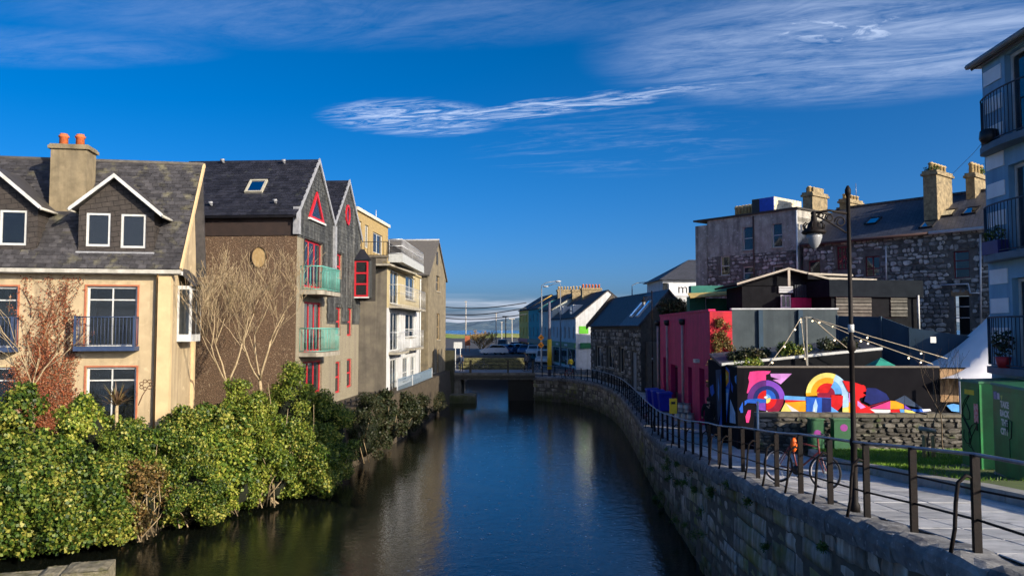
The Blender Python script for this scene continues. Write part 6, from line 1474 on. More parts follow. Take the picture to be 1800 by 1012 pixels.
# small green boxes on the low wall
for i, (x0, y0, x1, y1, lab) in enumerate(((1425, 738, 1448, 772, 'small dark green utility box with painted leaves by the bicycle'), (1466, 738, 1495, 770, 'dark green utility box with a purple sticker beside the lamp post'))):
    f = Fr((0, 25.4), (1, 0)); b = f.rect(x0, y0, x1, y1); o = thing('utility_box', lab, 'utility box', f.p((b[0] + b[1]) / 2, zwalk(25) + .1), 'green utility boxes at the low wall')
    zb_ = zwalk(25.4) + .1; s = MB(); s.box(f, b[0], b[1], zb_, b[3], -.3, 0); s.build('body', mat('utility_green', (.025, .12, .05), (.018, .09, .04), 5, .6), o)
    s = MB(); s.box(f, b[0] - .03, b[1] + .03, b[3] + .002, b[3] + .05, -.33, .03); s.build('lid', mat('utility_lid', (.06, .18, .09), rough=.5), o)
    s = MB(); ca = (b[0] + b[1]) / 2 + (.05 if i else 0); cz = (b[2] + b[3]) / 2 - (.12 if not i else -.05); s.prism(f, [(ca + .13 * math.cos(t), cz + .12 * math.sin(t)) for t in np.linspace(0, 2 * math.pi, 9, endpoint=False)], .001, .006); s.build('sticker', mat('purple_sticker', (.30, .04, .30), rough=.6), o)

# ---- white marquee and teal gazebo behind the wall
tentm = mat('tent_fabric', (.88, .88, .89), (.82, .82, .84), 1.5, .7)
tp = Vector((20.2, 29.5, ZC + 2.7)); tn = thing('white_marquee', 'white swooping marquee roof behind the hoarding', 'marquee', (20.2, 29.5, 2.4)); s = MB(); K_, J_ = 10, 28; grid = []
rb_x = tp.x - at(1636, 646, 28.6).x
for i in range(K_ + 1):
    t = i / K_; z = tp.z + (ZC - 1.75 - tp.z) * (1 - (1 - t) ** 1.55); ring = []
    for j in range(J_):
        a = 2 * math.pi * j / J_; c, q = math.cos(a), math.sin(a); k = 1 / max(abs(c), abs(q)); k = k * t + (1 - t); r = rb_x * (.02 + .98 * t); ring.append(tp + Vector((c * k * r, q * k * r * .55, z - tp.z - .10 * math.sin(a * 4) ** 2 * t)))
    grid.append(ring)
vs = [v for r in grid for v in r]; fs = [(i * J_ + j, i * J_ + (j + 1) % J_, (i + 1) * J_ + (j + 1) % J_, (i + 1) * J_ + j) for i in range(K_) for j in range(J_)]
s.add(vs, fs, 0, True); s.build('canopy', tentm, tn)
for j in (0, 7, 14, 21):
    pass
for sx, sy in ((-1, -1), (1, -1), (1, 1), (-1, 1)):
    s = MB(); q = tp + Vector((sx * rb_x * .96, sy * rb_x * .52, 0)); s.tube([(q.x, q.y, 2.3), (q.x, q.y, ZC - 1.72)], .05, 6); s.build('pole', galv, tn)
s = MB(); s.tube([(tp.x, tp.y, 2.3), (tp.x, tp.y, tp.z)], .06, 6); s.build('pole', galv, tn)
gz = at(1548, 628, 29.2); o = thing('teal_gazebo', 'small pointed teal gazebo roof poking over the mural wall', 'gazebo', (gz.x, 29.2, 2.4)); s = MB(); w_ = .62; zb_ = at(1548, 650, 29.2).z
tpk = Vector((gz.x, 29.2, gz.z)); q = [Vector((gz.x - w_, 28.6, zb_)), Vector((gz.x + w_, 28.6, zb_)), Vector((gz.x + w_, 29.8, zb_)), Vector((gz.x - w_, 29.8, zb_))]
for i in range(4): s.poly([q[i], q[(i + 1) % 4], tpk])
s.build('canopy', mat('teal_fabric', (.02, .26, .20), (.015, .20, .16), 4, .8), o)
for p in q: s = MB(); s.tube([(p.x, p.y, 2.3), p], .03, 5); s.build('pole', galv, o)
# ---- festoon lights
bulbm = bpy.data.materials.new('lit_bulb'); bulbm.use_nodes = True; e_ = bulbm.node_tree.nodes['Principled BSDF']; e_.inputs['Emission Color'].default_value = (1, .82, .55, 1); e_.inputs['Emission Strength'].default_value = 1.0; e_.inputs['Base Color'].default_value = (.8, .7, .5, 1)
wirem = mat('pale_cable', (.42, .36, .27), rough=.7)
top = at(1408, 558, 30.0)
ropes = [([(1408, 558, 30), (1380, 604, 29.6), (1350, 643, 29.2)], [(1397, 577), (1378, 610), (1356, 639)], 'festoon light string running down to the mural wall above the horse head'),
         ([(1408, 558, 30), (1412, 600, 29.6), (1418, 642, 29.2)], [(1407, 577), (1408, 594), (1412, 612), (1414, 626), (1417, 640)], 'festoon light string hanging straight down from the mast top'),
         ([(1426, 558, 30), (1460, 588, 29.8), (1492, 614, 29.6)], [(1428, 566), (1466, 599)], 'festoon light string running from the mast to behind the lamp post'),
         ([(1426, 558, 30), (1520, 588, 29), (1665, 630, 28.4)], [(1441, 567), (1464, 578), (1525, 595), (1618, 622)], 'upper long festoon light string sweeping towards the marquee'),
         ([(1426, 558, 30), (1505, 592, 29), (1640, 640, 28.4)], [(1510, 602), (1525, 603), (1597, 628), (1617, 637), (1513, 629)], 'lower long festoon light string sweeping towards the marquee')]
for pts, bl, lab in ropes:
    p3 = [at(*p) for p in pts]; o = thing('festoon_string', lab, 'string lights', p3[0], 'festoon strings over the beer garden'); s = MB()
    sm = [p3[0].lerp(p3[1], t) if t <= 1 else p3[1].lerp(p3[2], t - 1) for t in np.linspace(0, 2, 9)]; s.tube(sm, .018, 4); s.build('cable', wirem, o)
    for x, y in bl:
        # bulb hangs just below the nearest point of the cable
        best = min((sm[i].lerp(sm[i + 1], k / 8) for i in range(8) for k in range(9)), key=lambda v: abs((900 + F_PX * v.x / v.y) - x))
        s = MB(); s.tube([best, best - Vector((0, 0, .06))], .02, 5); h_ = s.build('bulb_holder', black, o); s = MB(); s.ball(best - Vector((0, 0, .09)), .034, k=8); s.build('bulb', bulbm, h_)
s = MB(); s.tube([(top.x + .2, 30.02, 2.3), (top.x + .2, 30.02, top.z + .05)], .05, 6); s.tube([top, at(1426, 558, 30)], .03, 5); setp(s.build('festoon_mast', mat('mast_metal', (.16, .16, .15), rough=.6), None, (top.x + .2, 30, 2.3)), 'slim dark mast holding the festoon lights', 'mast')

# ================================================================== BLUE AND WHITE FLATS (right edge)
FR_ = Fr((12.0, 19.3), (-.074, -.9973)); LR = 2.75; DR = 6.0; gR = zwalk(18) - .12
RB = thing('blue_white_flats', 'tall blue flats with white quoins and curved black balconies', 'apartment block', FR_.p(2, gR, -3))
bluep = mat('blue_render', (.22, .41, .56), (.19, .36, .50), 1.5, .8, .004, 40, streak=(.05, .13, .24), streak_amt=.4); quoin = mat('white_quoin', (.84, .86, .88), (.76, .78, .80), 3, .75, .003, 40)
zR = [ZC + 4.48, ZC + 1.78, ZC - .93]; zeR = ZC + 6.72
a0, a1 = FR_.px(1772, 300)[0], FR_.px(1772, 300)[0] + 1.35
hr = [(a0, a1, z + .02, z + 2.12) for z in zR]
mb = MB(); wall(mb, FR_, 0, LR, gR, zeR, hr, .22); bk = Fr(FR_.p(0, 0, -DR)[:2], FR_.n[:2]); wall(mb, bk, 0, DR, gR, zeR, []); fr2 = Fr(FR_.p(LR, 0)[:2], (-FR_.n)[:2]); wall(mb, fr2, 0, DR, gR, zeR, []); wall(mb, Fr(FR_.p(LR, 0, -DR)[:2], (-FR_.u)[:2]), 0, LR, gR, zeR, []); mb.build('wall', bluep, RB)
for h in hr: window(FR_, h, RB, white, 2, (1.,), .08, .14, None, netcurtain, gm=glassd, name='french_window', sidecur=True)
z = gR + .3; i = 0
while z < zeR - .3:
    s = MB(); s.box(FR_, .10, a0 - .14, z, z + .36, .003, .03); s.build('quoin_block', quoin, RB); z += .715; i += 1
for z in zR:
    s = MB(); pts = [(.06, .004)] + [(.06 + 1.25 - 1.25 * math.cos(t), .05 + .36 * math.sin(t)) for t in np.linspace(0, math.pi, 15)] + [(2.56, .004)]
    s.slab([FR_.p(a, z, n) for a, n in pts], .16); b_ = s.build('balcony', mat('blue_grey_slab', (.10, .16, .22), rough=.6), RB)
    s = MB(); rail_panel(s, [FR_.p(a, 0, n - .05 if n > .1 else n) for a, n in pts[1:-1]], z + .06, z + 1.2, .12, .012, .022, None); s.build('railing', mat('dark_blue_rail', (.03, .045, .07), rough=.45), b_)
s = MB(); s.lathe(FR_.p(.9, zR[0] + .004, .35), [(.16, 0), (.22, .12), (.20, .3), (.1, .34)], 10); s.build('plant_pot', black, RB)
s = MB(); s.box(FR_, .5, 1.2, zR[1] + .002, zR[1] + .32, .15, .4); pb = s.build('planter', mat('indigo_planter', (.03, .03, .16), rough=.5), RB); np_mesh('plant_leaves', leaf_cloud(random.Random(2), [(FR_.p(.75, zR[1] + .45, .28), (.2, .2, .15)), (FR_.p(1.0, zR[1] + .5, .28), (.18, .18, .2))], 500, .07), 4, green_a, pb)['kind'] = 'stuff'
s = MB(); s.lathe(FR_.p(1.2, zR[2] + .004, .35), [(.12, 0), (.17, .25), (.15, .26)], 10); pb = s.build('plant_pot', mat('red_pot', (.45, .02, .03), rough=.5), RB); np_mesh('plant_leaves', leaf_cloud(random.Random(9), [(FR_.p(1.2, zR[2] + .6, .35), (.25, .25, .3))], 600, .09), 4, green_d, pb)['kind'] = 'stuff'
s = MB(); s.slab([FR_.p(-.22, zeR + .02, .22), FR_.p(LR + .4, zeR + .02, .22), FR_.p(LR + .4, zeR + 2.2, -3.0), FR_.p(-.22, zeR + 2.2, -3.0)], .14); s.slab([FR_.p(-.22, zeR + .02, -6.3), FR_.p(LR + .4, zeR + .02, -6.3), FR_.p(LR + .4, zeR + 2.2, -3.0), FR_.p(-.22, zeR + 2.2, -3.0)], .14); r_ = s.build('roof', slate2, RB)
s = MB(); s.box(FR_, -.18, LR + .36, zeR - .06, zeR + .08, -.2, .18); s.build('soffit', mat('grey_soffit', (.34, .36, .36), rough=.6), r_); s = MB(); s.tube([FR_.p(-.22, zeR + .0, .25), FR_.p(LR + .4, zeR + .0, .25)], .07, 6); s.build('gutter', mat('grey_gutter', (.22, .24, .25), rough=.5), r_)
# overhead wires behind it
for (x0, y0, x1, y1, dd, lab) in ((1672, 308, 1760, 212, 45, 'thin overhead wire rising steeply behind the blue flats'), (1700, 300, 1760, 268, 46, 'lower thin overhead wire behind the blue flats')):
    s = MB(); p, q = at(x0, y0, dd), at(x1, y1, dd - 8); s.tube([p, p.lerp(q, .5) - Vector((0, 0, .12)), q], .012, 3); setp(s.build('overhead_wire', black, None, p), lab, 'wire', 'overhead wires behind the blue flats')

# ---- green street cabinets
cabm = mat('cabinet_green', (.02, .24, .065), (.014, .15, .045), 2, .45, streak=(.02, .05, .015), streak_amt=.5, spots=(.05, .16, .05), spot_scale=3, spot_lo=.62, spot_hi=.74)
def cabinet(x0, x1, ytop, d, depth, lab, u):
    p = at(x0, 700, d); f = Fr(p[:2], u); a1 = f.px(x1, 700)[0]; zt_ = f.px((x0 + x1) / 2, ytop)[1]; zb_ = zwalk(d) + .17; o = thing('street_cabinet', lab, 'cabinet', f.p(a1 / 2, zb_), 'green street cabinets by the grass')
    s = MB(); s.box(f, 0, a1, zb_ + .06, zt_ - .05, -depth, 0); s.build('body', cabm, o)
    s = MB(); s.hexa([f.p(-.03, zt_ - .05, .035), f.p(-.03, zt_, .02), f.p(a1 + .03, zt_, .02), f.p(a1 + .03, zt_ - .05, .035), f.p(-.03, zt_ - .05, -depth - .03), f.p(-.03, zt_ + .03, -depth - .03), f.p(a1 + .03, zt_ + .03, -depth - .03), f.p(a1 + .03, zt_ - .05, -depth - .03)]); s.build('lid', mat('cabinet_lid', (.03, .15, .07), (.02, .11, .05), 4, .4), o)
    s = MB(); s.box(f, -.02, a1 + .02, zb_ - .1, zb_ + .06, -depth - .02, .02); s.build('plinth', concrete, o)
    s = MB(); s.box(f, .04, a1 - .04, zb_ + .12, zt_ - .16, .001, .012); dr = s.build('door', cabm, o)
    s = MB(); s.box(f, a1 - .12, a1 - .09, (zb_ + zt_) / 2 - .1, (zb_ + zt_) / 2 + .1, .012, .035); s.build('handle', black, dr)
    return o, f, a1, zb_, zt_
blackg = mat('black_spray', (.010, .012, .012), rough=.6)
def scrawl(f, pts, parent, m=blackg, r=.012):
    s = MB(); s.tube([f.p(a, z, .016) for a, z in pts], r, 4); s.build('graffiti', m, parent)
o1, f1, w1, zb1_, zt1_ = cabinet(1689, 1722, 668, 18.3, 1.0, 'narrow green street cabinet with black graffiti scrawl', (-.05, -1))
rnd = random.Random(41)
for base in ((.30, .72), (.34, .45), (.62, .40)):
    pts = []; 
    for i in range(12): t = i / 11; pts.append((w1 * (base[0] + .22 * math.sin(t * 11 + base[1] * 9)), zb1_ + (zt1_ - zb1_) * (base[1] + .16 * math.cos(t * 7 + base[0] * 5) - .06 * t)))
    scrawl(f1, pts, o1)
s = MB(); s.box(f1, w1 * .25, w1 * .75, zt1_ - .33, zt1_ - .22, .013, .018); s.build('yellow_sticker', mat('yellow_sticker', (.80, .62, .04), rough=.5), o1)
s = MB(); s.box(f1, w1 * .72, w1 * .94, zt1_ - .95, zt1_ - .52, .013, .018); s.build('red_sticker', mat('red_sticker', (.70, .08, .08), (.75, .5, .5), 14, .5), o1)
o2, f2, w2, zb2_, zt2_ = cabinet(1745, 1806, 677, 16.5, .9, 'wide green street cabinet with white stencilled slogan', (-.22, -.975))
wh = mat('stencil_white', (.72, .74, .72), (.55, .57, .55), 14, .6)
sg_ = mat('stencil_dark', (.008, .05, .02), rough=.6)
for i, t in enumerate(('TAKE', 'BACK', 'THE', 'CITY')):
    q = f2.px(1767, 716 + i * 15.8); text_mesh('stencil_text', t, f2, q[0], q[1], .175, wh, o2, .0135, .0006, 'CENTER', .009)
s = MB(); s.box(f2, .10, .26, zt2_ - .34, zt2_ - .18, .0135, .017); s.build('blue_sticker', mat('blue_sticker', (.06, .10, .35), (.3, .3, .45), 20, .5), o2); s = MB(); s.box(f2, .29, .41, zt2_ - .33, zt2_ - .20, .0135, .017); s.build('white_sticker', mat('pale_sticker', (.6, .6, .66), (.35, .4, .6), 18, .5), o2)
s = MB(); s.poly([f2.p(.45, zt2_ - .24, .015), f2.p(.57, zt2_ - .23, .015), f2.p(.51, zt2_ - .36, .015)]); s.build('triangle_sticker', mat('green_yellow_sticker', (.40, .55, .15), rough=.5), o2)
scrawl(f2, [(.72, zt2_ - .75), (.72, zt2_ - .95), (.80, zt2_ - .95), (.82, zt2_ - .70), (1.0, zt2_ - .72), (.95, zt2_ - 1.05), (.84, zt2_ - 1.1)], o2); scrawl(f2, [(.86, zt2_ - 1.1), (.86, zt2_ - 1.45), (.80, zt2_ - 1.5), (.95, zt2_ - 1.55)], o2, r=.008)
# low dark stone mound / car-like dark roof behind cabinets is left to the hoarding
# ---- sapling with timber stakes on the grass
st_ = at(1627, 782, 21.5); zb_ = zwalk(21.5) + .17
o = thing('tree_stake_frame', 'pale timber stake frame with crossbar on the grass', 'stake frame', (st_.x, 21.5, zb_)); stk = mat('stake_wood', (.55, .36, .14), (.42, .26, .10), 6, .8)
for x in (1624, 1640):
    p = at(x, 770, 21.5); s = MB(); s.tube([(p.x, 21.5, zb_ - .1), (p.x, 21.5, zb_ + .62)], .055, 8); s.build('stake', stk, o)
p, q = at(1616, 752, 21.42), at(1644, 757, 21.42); s = MB(); s.tube([p, q], .06, 8); s.build('crossbar', mat('grey_stake', (.45, .42, .34), rough=.8), o)
bare_tree('bare_sapling', 'thin bare sapling tied between the timber stakes', (at(1632, 770, 21.7).x, 21.7, zb_), 3.4, .5, 71, 3, mat('sapling_bark', (.16, .12, .08), rough=.9), .022, 3, .7, crown_from=.38, rmin=.004)
bare_tree('bare_sapling', 'thin bare sapling before the timber hoarding', (at(1657, 760, 23.2).x, 23.2, zwalk(23.2) + .17), 3.2, .6, 75, 3, MATS['sapling_bark'], .022, 3, .6, crown_from=.36, rmin=.004)
# ================================================================== BRIDGE
BR = thing('canal_bridge', 'flat concrete road bridge over the canal with thin railing', 'bridge', (-2, 80, 2.5))
bcon = mat('bridge_concrete', (.20, .185, .15), (.12, .11, .09), 2, .95, .006, 20, streak=(.04, .04, .03), streak_amt=.7)
zb_top = at(870, 655, 77).z; zb_bot = at(870, 667, 77).z
s = MB(); s.cbox((-2.0, 80, zb_bot), 8.6, 6.0, zb_top - zb_bot); s.build('deck', bcon, BR)
s = MB(); s.cbox((-2.0, 76.93, zb_bot + .18), 8.6, .10, .28); s.build('edge_beam', mat('beam_dark', (.07, .065, .05), rough=.9), BR)
s = MB(); s.cbox((-5.6, 80, -.4), 1.0, 5.6, zb_bot + .4); s.build('abutment', bcon, BR); s = MB(); s.cbox((.9, 80, -.4), 2.6, 5.6, zb_bot + .4); s.build('abutment', mat('dark_abutment', (.03, .028, .022), rough=.95), BR)
road = mat('light_road', (.20, .21, .23), (.15, .155, .17), 2, .8)
s = MB(); s.cbox((-2.0, 80, zb_top + .004), 8.6, 5.4, .02); s.build('roadway', road, BR)
for x in (-5.9, -4.15, -.4, 2.1):
    s = MB(); s.cbox((x, 77.1, zb_top), .16 if x != -4.15 else .22, .16, 1.25); s.build('railing_post', mat('mossy_post', (.06, .055, .04), rough=.9), BR)
s = MB()
for z in (.45, .8, 1.12): s.tube([(-6, 77.1, zb_top + z), (2.2, 77.1, zb_top + z)], .025, 4)
s.build('railing_rails', black, BR)
mossw = mat('mossy_parapet', (.17, .16, .07), (.09, .088, .045), 2, .95, .01, 10); mws = unit_stones('stone', mossw, 6, 9)
pw = thing('mossy_parapet', 'mossy stone parapet on the far side of the bridge', 'wall', (-2.4, 84, 2.4)); pf_ = Fr((-5.8, 84), (1, 0)); zpt = at(860, 629, 84).z
s = MB(); s.box(pf_, 0, 7.2, 2.3, zpt, -.4, 0); s.build('wall_core', mossw, pw); rubble(pf_, 0, 7.2, 2.5, zpt, [], pw, mossw, mws, (.25, .4), (.4, .9), 120, seed=4)
s = MB(); s.cbox((-1.8, 79.6, zb_top + .03), 8.2, 2.4, .012); 

# ================================================================== QUAY RAILING
RL = thing('quay_railing', 'black iron quay railing with curved stays along the walk', 'railing', (5.5, 12, zwalk(12)))
iron = mat('black_iron', (.009, .008, .008), (.014, .010, .009), 9, .6, .003, 40, spec=.15, spots=(.06, .03, .02), spot_scale=6, spot_lo=.66, spot_hi=.78)
toprail = mat('worn_top_rail', (.34, .36, .42), (.22, .23, .28), 6, .4, metal=.6)
pos = []; s_ = next(arc[i] for i, (p, _) in enumerate(inn) if p.y > 5.6); i = 0
while s_ < arc[-1] - .5:
    p, nr = qpt(s_); q = p + nr * .26; pos.append((Vector((q.x, q.y, zwalk(p.y))), nr, s_)); s_ += 1.42
for i, (q, nr, sv) in enumerate(pos):
    t = Vector((-nr.y, nr.x, 0)); f = Fr(q[:2], t[:2]); s = MB(); s.box(f, -.028, .028, q.z - .02, q.z + 1.07, -.042, .042); s.build('post', iron, RL)
    if i % 2 == 0 or 12 < q.y < 22 and i % 3:
        o = -nr; s = MB(); pts = [q + Vector((0, 0, .80)), q + o * .10 + Vector((0, 0, .84)), q + o * .19 + Vector((0, 0, .76)), q + o * .22 + Vector((0, 0, .55)), q + o * .24 + Vector((0, 0, .25)), q + o * .29 + Vector((0, 0, .0))]
        s.tube(pts, .022, 6); s.build('curved_stay', iron, RL)
for z, r, m_, nm in ((1.07, .024, toprail, 'top_rail'), (.36, .015, iron, 'lower_rail'), (.70, .013, iron, 'middle_rail')):
    s = MB(); pts = [q + Vector((0, 0, z + (.03 * math.sin(k * 2.1) if nm == 'middle_rail' else 0))) + (nr * .05 if nm == 'middle_rail' else Vector()) for k, (q, nr, _) in enumerate(pos)]; s.tube(pts, r, 6); s.build(nm, m_, RL)

# ================================================================== LAMP POSTS
def quay_lamp(base, h, label, arm=-1, band=True, group='ornate quay lamp posts'):
    o = thing('quay_lamp_post', label, 'lamp post', base, group); B_ = Vector(base); U = lambda x, z: B_ + Vector((x, 0, z)); s = MB()
    s.lathe(B_, [(.075, 0), (.075, .12), (.050, .16), (.047, 1.0), (.058, 1.02), (.058, 1.1), (.040, 1.14), (.038, 2.45), (.062, 2.47), (.062, 2.60), (.034, 2.64), (.029, h - .1), (.045, h - .08), (.045, h), (.015, h + .06)], 12); s.build('column', iron, o)
    if band: s = MB(); s.lathe(U(0, 2.75), [(.046, 0), (.046, .12)], 10); s.build('white_band', white, o)
    s = MB(); zA = h - .38; s.tube([U(arm * .03, zA), U(arm * .30, zA + .05), U(arm * .58, zA)], .022, 6)
    for (cx, cz, r) in ((.13, -.13, .09), (.30, -.07, .07), (.43, -.03, .05)):
        s.tube([U(arm * (cx + r * math.cos(t) * (1 - t / 14)), zA + cz + r * math.sin(t) * (1 - t / 14)) for t in np.linspace(0, 7.5, 14)], .012, 5)
    s.tube([U(arm * .04, zA - .3), U(arm * .16, zA - .22), U(arm * .36, zA - .10), U(arm * .56, zA - .01)], .014, 5); s.build('scroll_bracket', iron, o)
    c = U(arm * .54, zA - .02); s = MB(); s.lathe(c - Vector((0, 0, .30)), [(.16, 0), (.195, .03), (.16, .06), (.10, .11), (.09, .17), (.045, .21), (.045, .27), (.03, .33), (.02, .36)], 12)
    for j in range(6):
        a = 6.28 * j / 6; p = c + Vector((.15 * math.cos(a), .15 * math.sin(a), -.25)); s.tube([p, p + Vector((.02 * math.cos(a), .02 * math.sin(a), .09)), p + Vector((-.03 * math.cos(a), -.03 * math.sin(a), .13))], .012, 4)
    ln = s.build('lantern_hood', iron, o); s = MB(); s.lathe(c - Vector((0, 0, .53)), [(.02, 0), (.055, .03), (.09, .09), (.115, .17), (.12, .23)], 12); s.build('globe', mat('lamp_globe', (.34, .35, .36), (.22, .23, .24), 3, .12), ln); return o
lb = Vector((at(1503, 885, 11.9).x, 11.9, zwalk(11.9))); quay_lamp(lb, at(1495, 333, 11.9).z - lb.z, 'tall black quay lamp post with hanging lantern near the bicycle')
lb = Vector((9.2, 50.5, zwalk(50))); quay_lamp(lb, at(1147, 512, 50.5).z - lb.z, 'black quay lamp post between the stone cottage and pink bar')
# street lights far off
def street_light(x, ybase, ytop, d, arm, label, m=None, yellow=False):
    p = at(x, ytop, d); b = Vector((p.x, d, 2.3)); o = thing('street_light', label, 'street light', b, 'street lights along the far street'); m = m or mat('lamp_grey', (.20, .22, .24), rough=.5)
    s = MB(); s.tube([b, Vector((p.x, d, p.z - .5))], .09, 8, .06); s.build('column', m, o)
    s = MB(); q = Vector((p.x, d, p.z - .5)); e = at(arm[0], arm[1], d); s.tube([q, q + Vector((0, 0, .4)), q.lerp(e, .35) + Vector((0, 0, .42)), e], .045, 6); s.build('arm', m, o)
    s = MB(); s.ball(e + Vector((.2 if e.x > q.x else -.2, 0, -.03)), .38, .16, .12, 8); s.build('lamp_head', mat('lamp_head', (.40, .42, .44), rough=.4), o); return o
street_light(952, 640, 500, 90, (978, 494), 'grey street light with a single arm above the road signs')
street_light(985, 640, 497, 98, (962, 503), 'grey street light arching back towards the yellow pole')
street_light(1111, 600, 500, 82, (1137, 496), 'grey street light behind the stone cottage roof')
for x, y, d, lab in ((819, 530, 150, 'slim pale mast left of the bare tree'), (872, 550, 140, 'pale wooden pole with wires right of the bare tree'), (889, 556, 150, 'dark slim lamp column beyond the parked cars'), (882, 566, 180, 'short thin mast beyond the cars'), (900, 560, 170, 'thin street lamp near the yellow house')):
    p = at(x, y, d); s = MB(); s.tube([(p.x, d, 2.3), p], .14, 6, .10); s.cbox((p.x, d, p.z - .1), 1.3 if 'lamp' in lab else .5, .2, .2); setp(s.build('far_pole', mat('pole_grey', (.42, .40, .36), rough=.7) if 'dark' not in lab else black, None, (p.x, d, 2.3)), lab, 'pole', 'poles on the far quay')
for k, (y0, y1, lab) in enumerate(((534, 532, 'highest wire crossing the sky above the bridge'), (548, 541, 'middle wire crossing the sky above the bridge'), (553, 552, 'lowest wire crossing the sky above the bridge'))):
    p, q = at(740, y0, 130), at(925, y1, 118); s = MB(); s.tube([p.lerp(q, t) - Vector((0, 0, .8 * math.sin(math.pi * t))) for t in np.linspace(0, 1, 9)], .09, 3); setp(s.build('overhead_wire', mat('wire_grey', (.06, .07, .08), rough=.7), None, p), lab, 'wire', 'wires over the far quay')
# yellow sleeved pole on the bridge corner, road signs
yel_ = mat('yellow_plastic', (.85, .55, .02), (.72, .45, .02), 5, .5)
b = Vector((at(966, 655, 78.5).x, 78.5, 2.3)); o = thing('yellow_sleeved_pole', 'tall dark pole with a yellow sleeve at the bridge corner', 'pole', b)
s = MB(); s.tube([b, Vector((b.x, b.y, at(966, 530, 78.5).z))], .17, 8, .13); s.build('pole', mat('dark_pole', (.10, .10, .14), rough=.6), o); s = MB(); z0_ = at(966, 649, 78.5).z; z1_ = at(966, 596, 78.5).z; s.tube([(b.x, b.y, z0_), (b.x, b.y, z1_)], .24, 10); s.build('sleeve', yel_, o)
b = Vector((at(951, 640, 86).x, 86, 2.3)); o = thing('road_sign', 'pole with two orange diamond road signs', 'road sign', b); s = MB(); s.tube([b, Vector((b.x, b.y, at(951, 586, 86).z))], .05, 6); s.build('post', galv, o)
org = mat('orange_sign', (.90, .30, .01), rough=.5)
for y in (593, 606):
    c = at(951, y, 85.85); f = Fr((c.x, c.y), (1, 0)); r_ = .36; s = MB(); s.prism(f, [(0, c.z - r_), (r_, c.z), (0, c.z + r_), (-r_, c.z)], -.02, .02); g_ = s.build('diamond_plate', org, o); s = MB(); s.box(f, -.14, .14, c.z - .06, c.z + .06, .021, .03); s.build('symbol', black, g_)
# bare tree, hedge and clutter on the far quay
bt_ = at(845, 605, 125); bare_tree('bare_tree', 'golden bushy bare tree beyond the bridge', (bt_.x, 125, 3.2), 4.6, .75, 51, 9, mat('golden_twigs', (.34, .22, .08), (.24, .15, .06), 4, .9), .16, 5, .35, crown_from=.10, rmin=.035)
for x, y0, y1, d, w_, m_, lab, cat_ in ((805, 601, 612, 92, 1.0, white, 'white notice board by the bridge end', 'notice board'), (822, 590, 607, 130, .9, mat('rust_panel', (.40, .12, .05), rough=.8), 'rusty orange panel left of the bare tree', 'panel')):
    p = at(x, y0, d); q = at(x, y1, d); s = MB(); s.cbox((p.x, d, q.z), w_, .08, p.z - q.z); s.tube([(p.x - .3, d, 2.3), (p.x - .3, d, q.z)], .05, 5); s.tube([(p.x + .3, d, 2.3), (p.x + .3, d, q.z)], .05, 5); setp(s.build('notice_board' if 'notice' in lab else 'rusty_panel', m_, None, (p.x, d, 2.3)), lab, cat_)

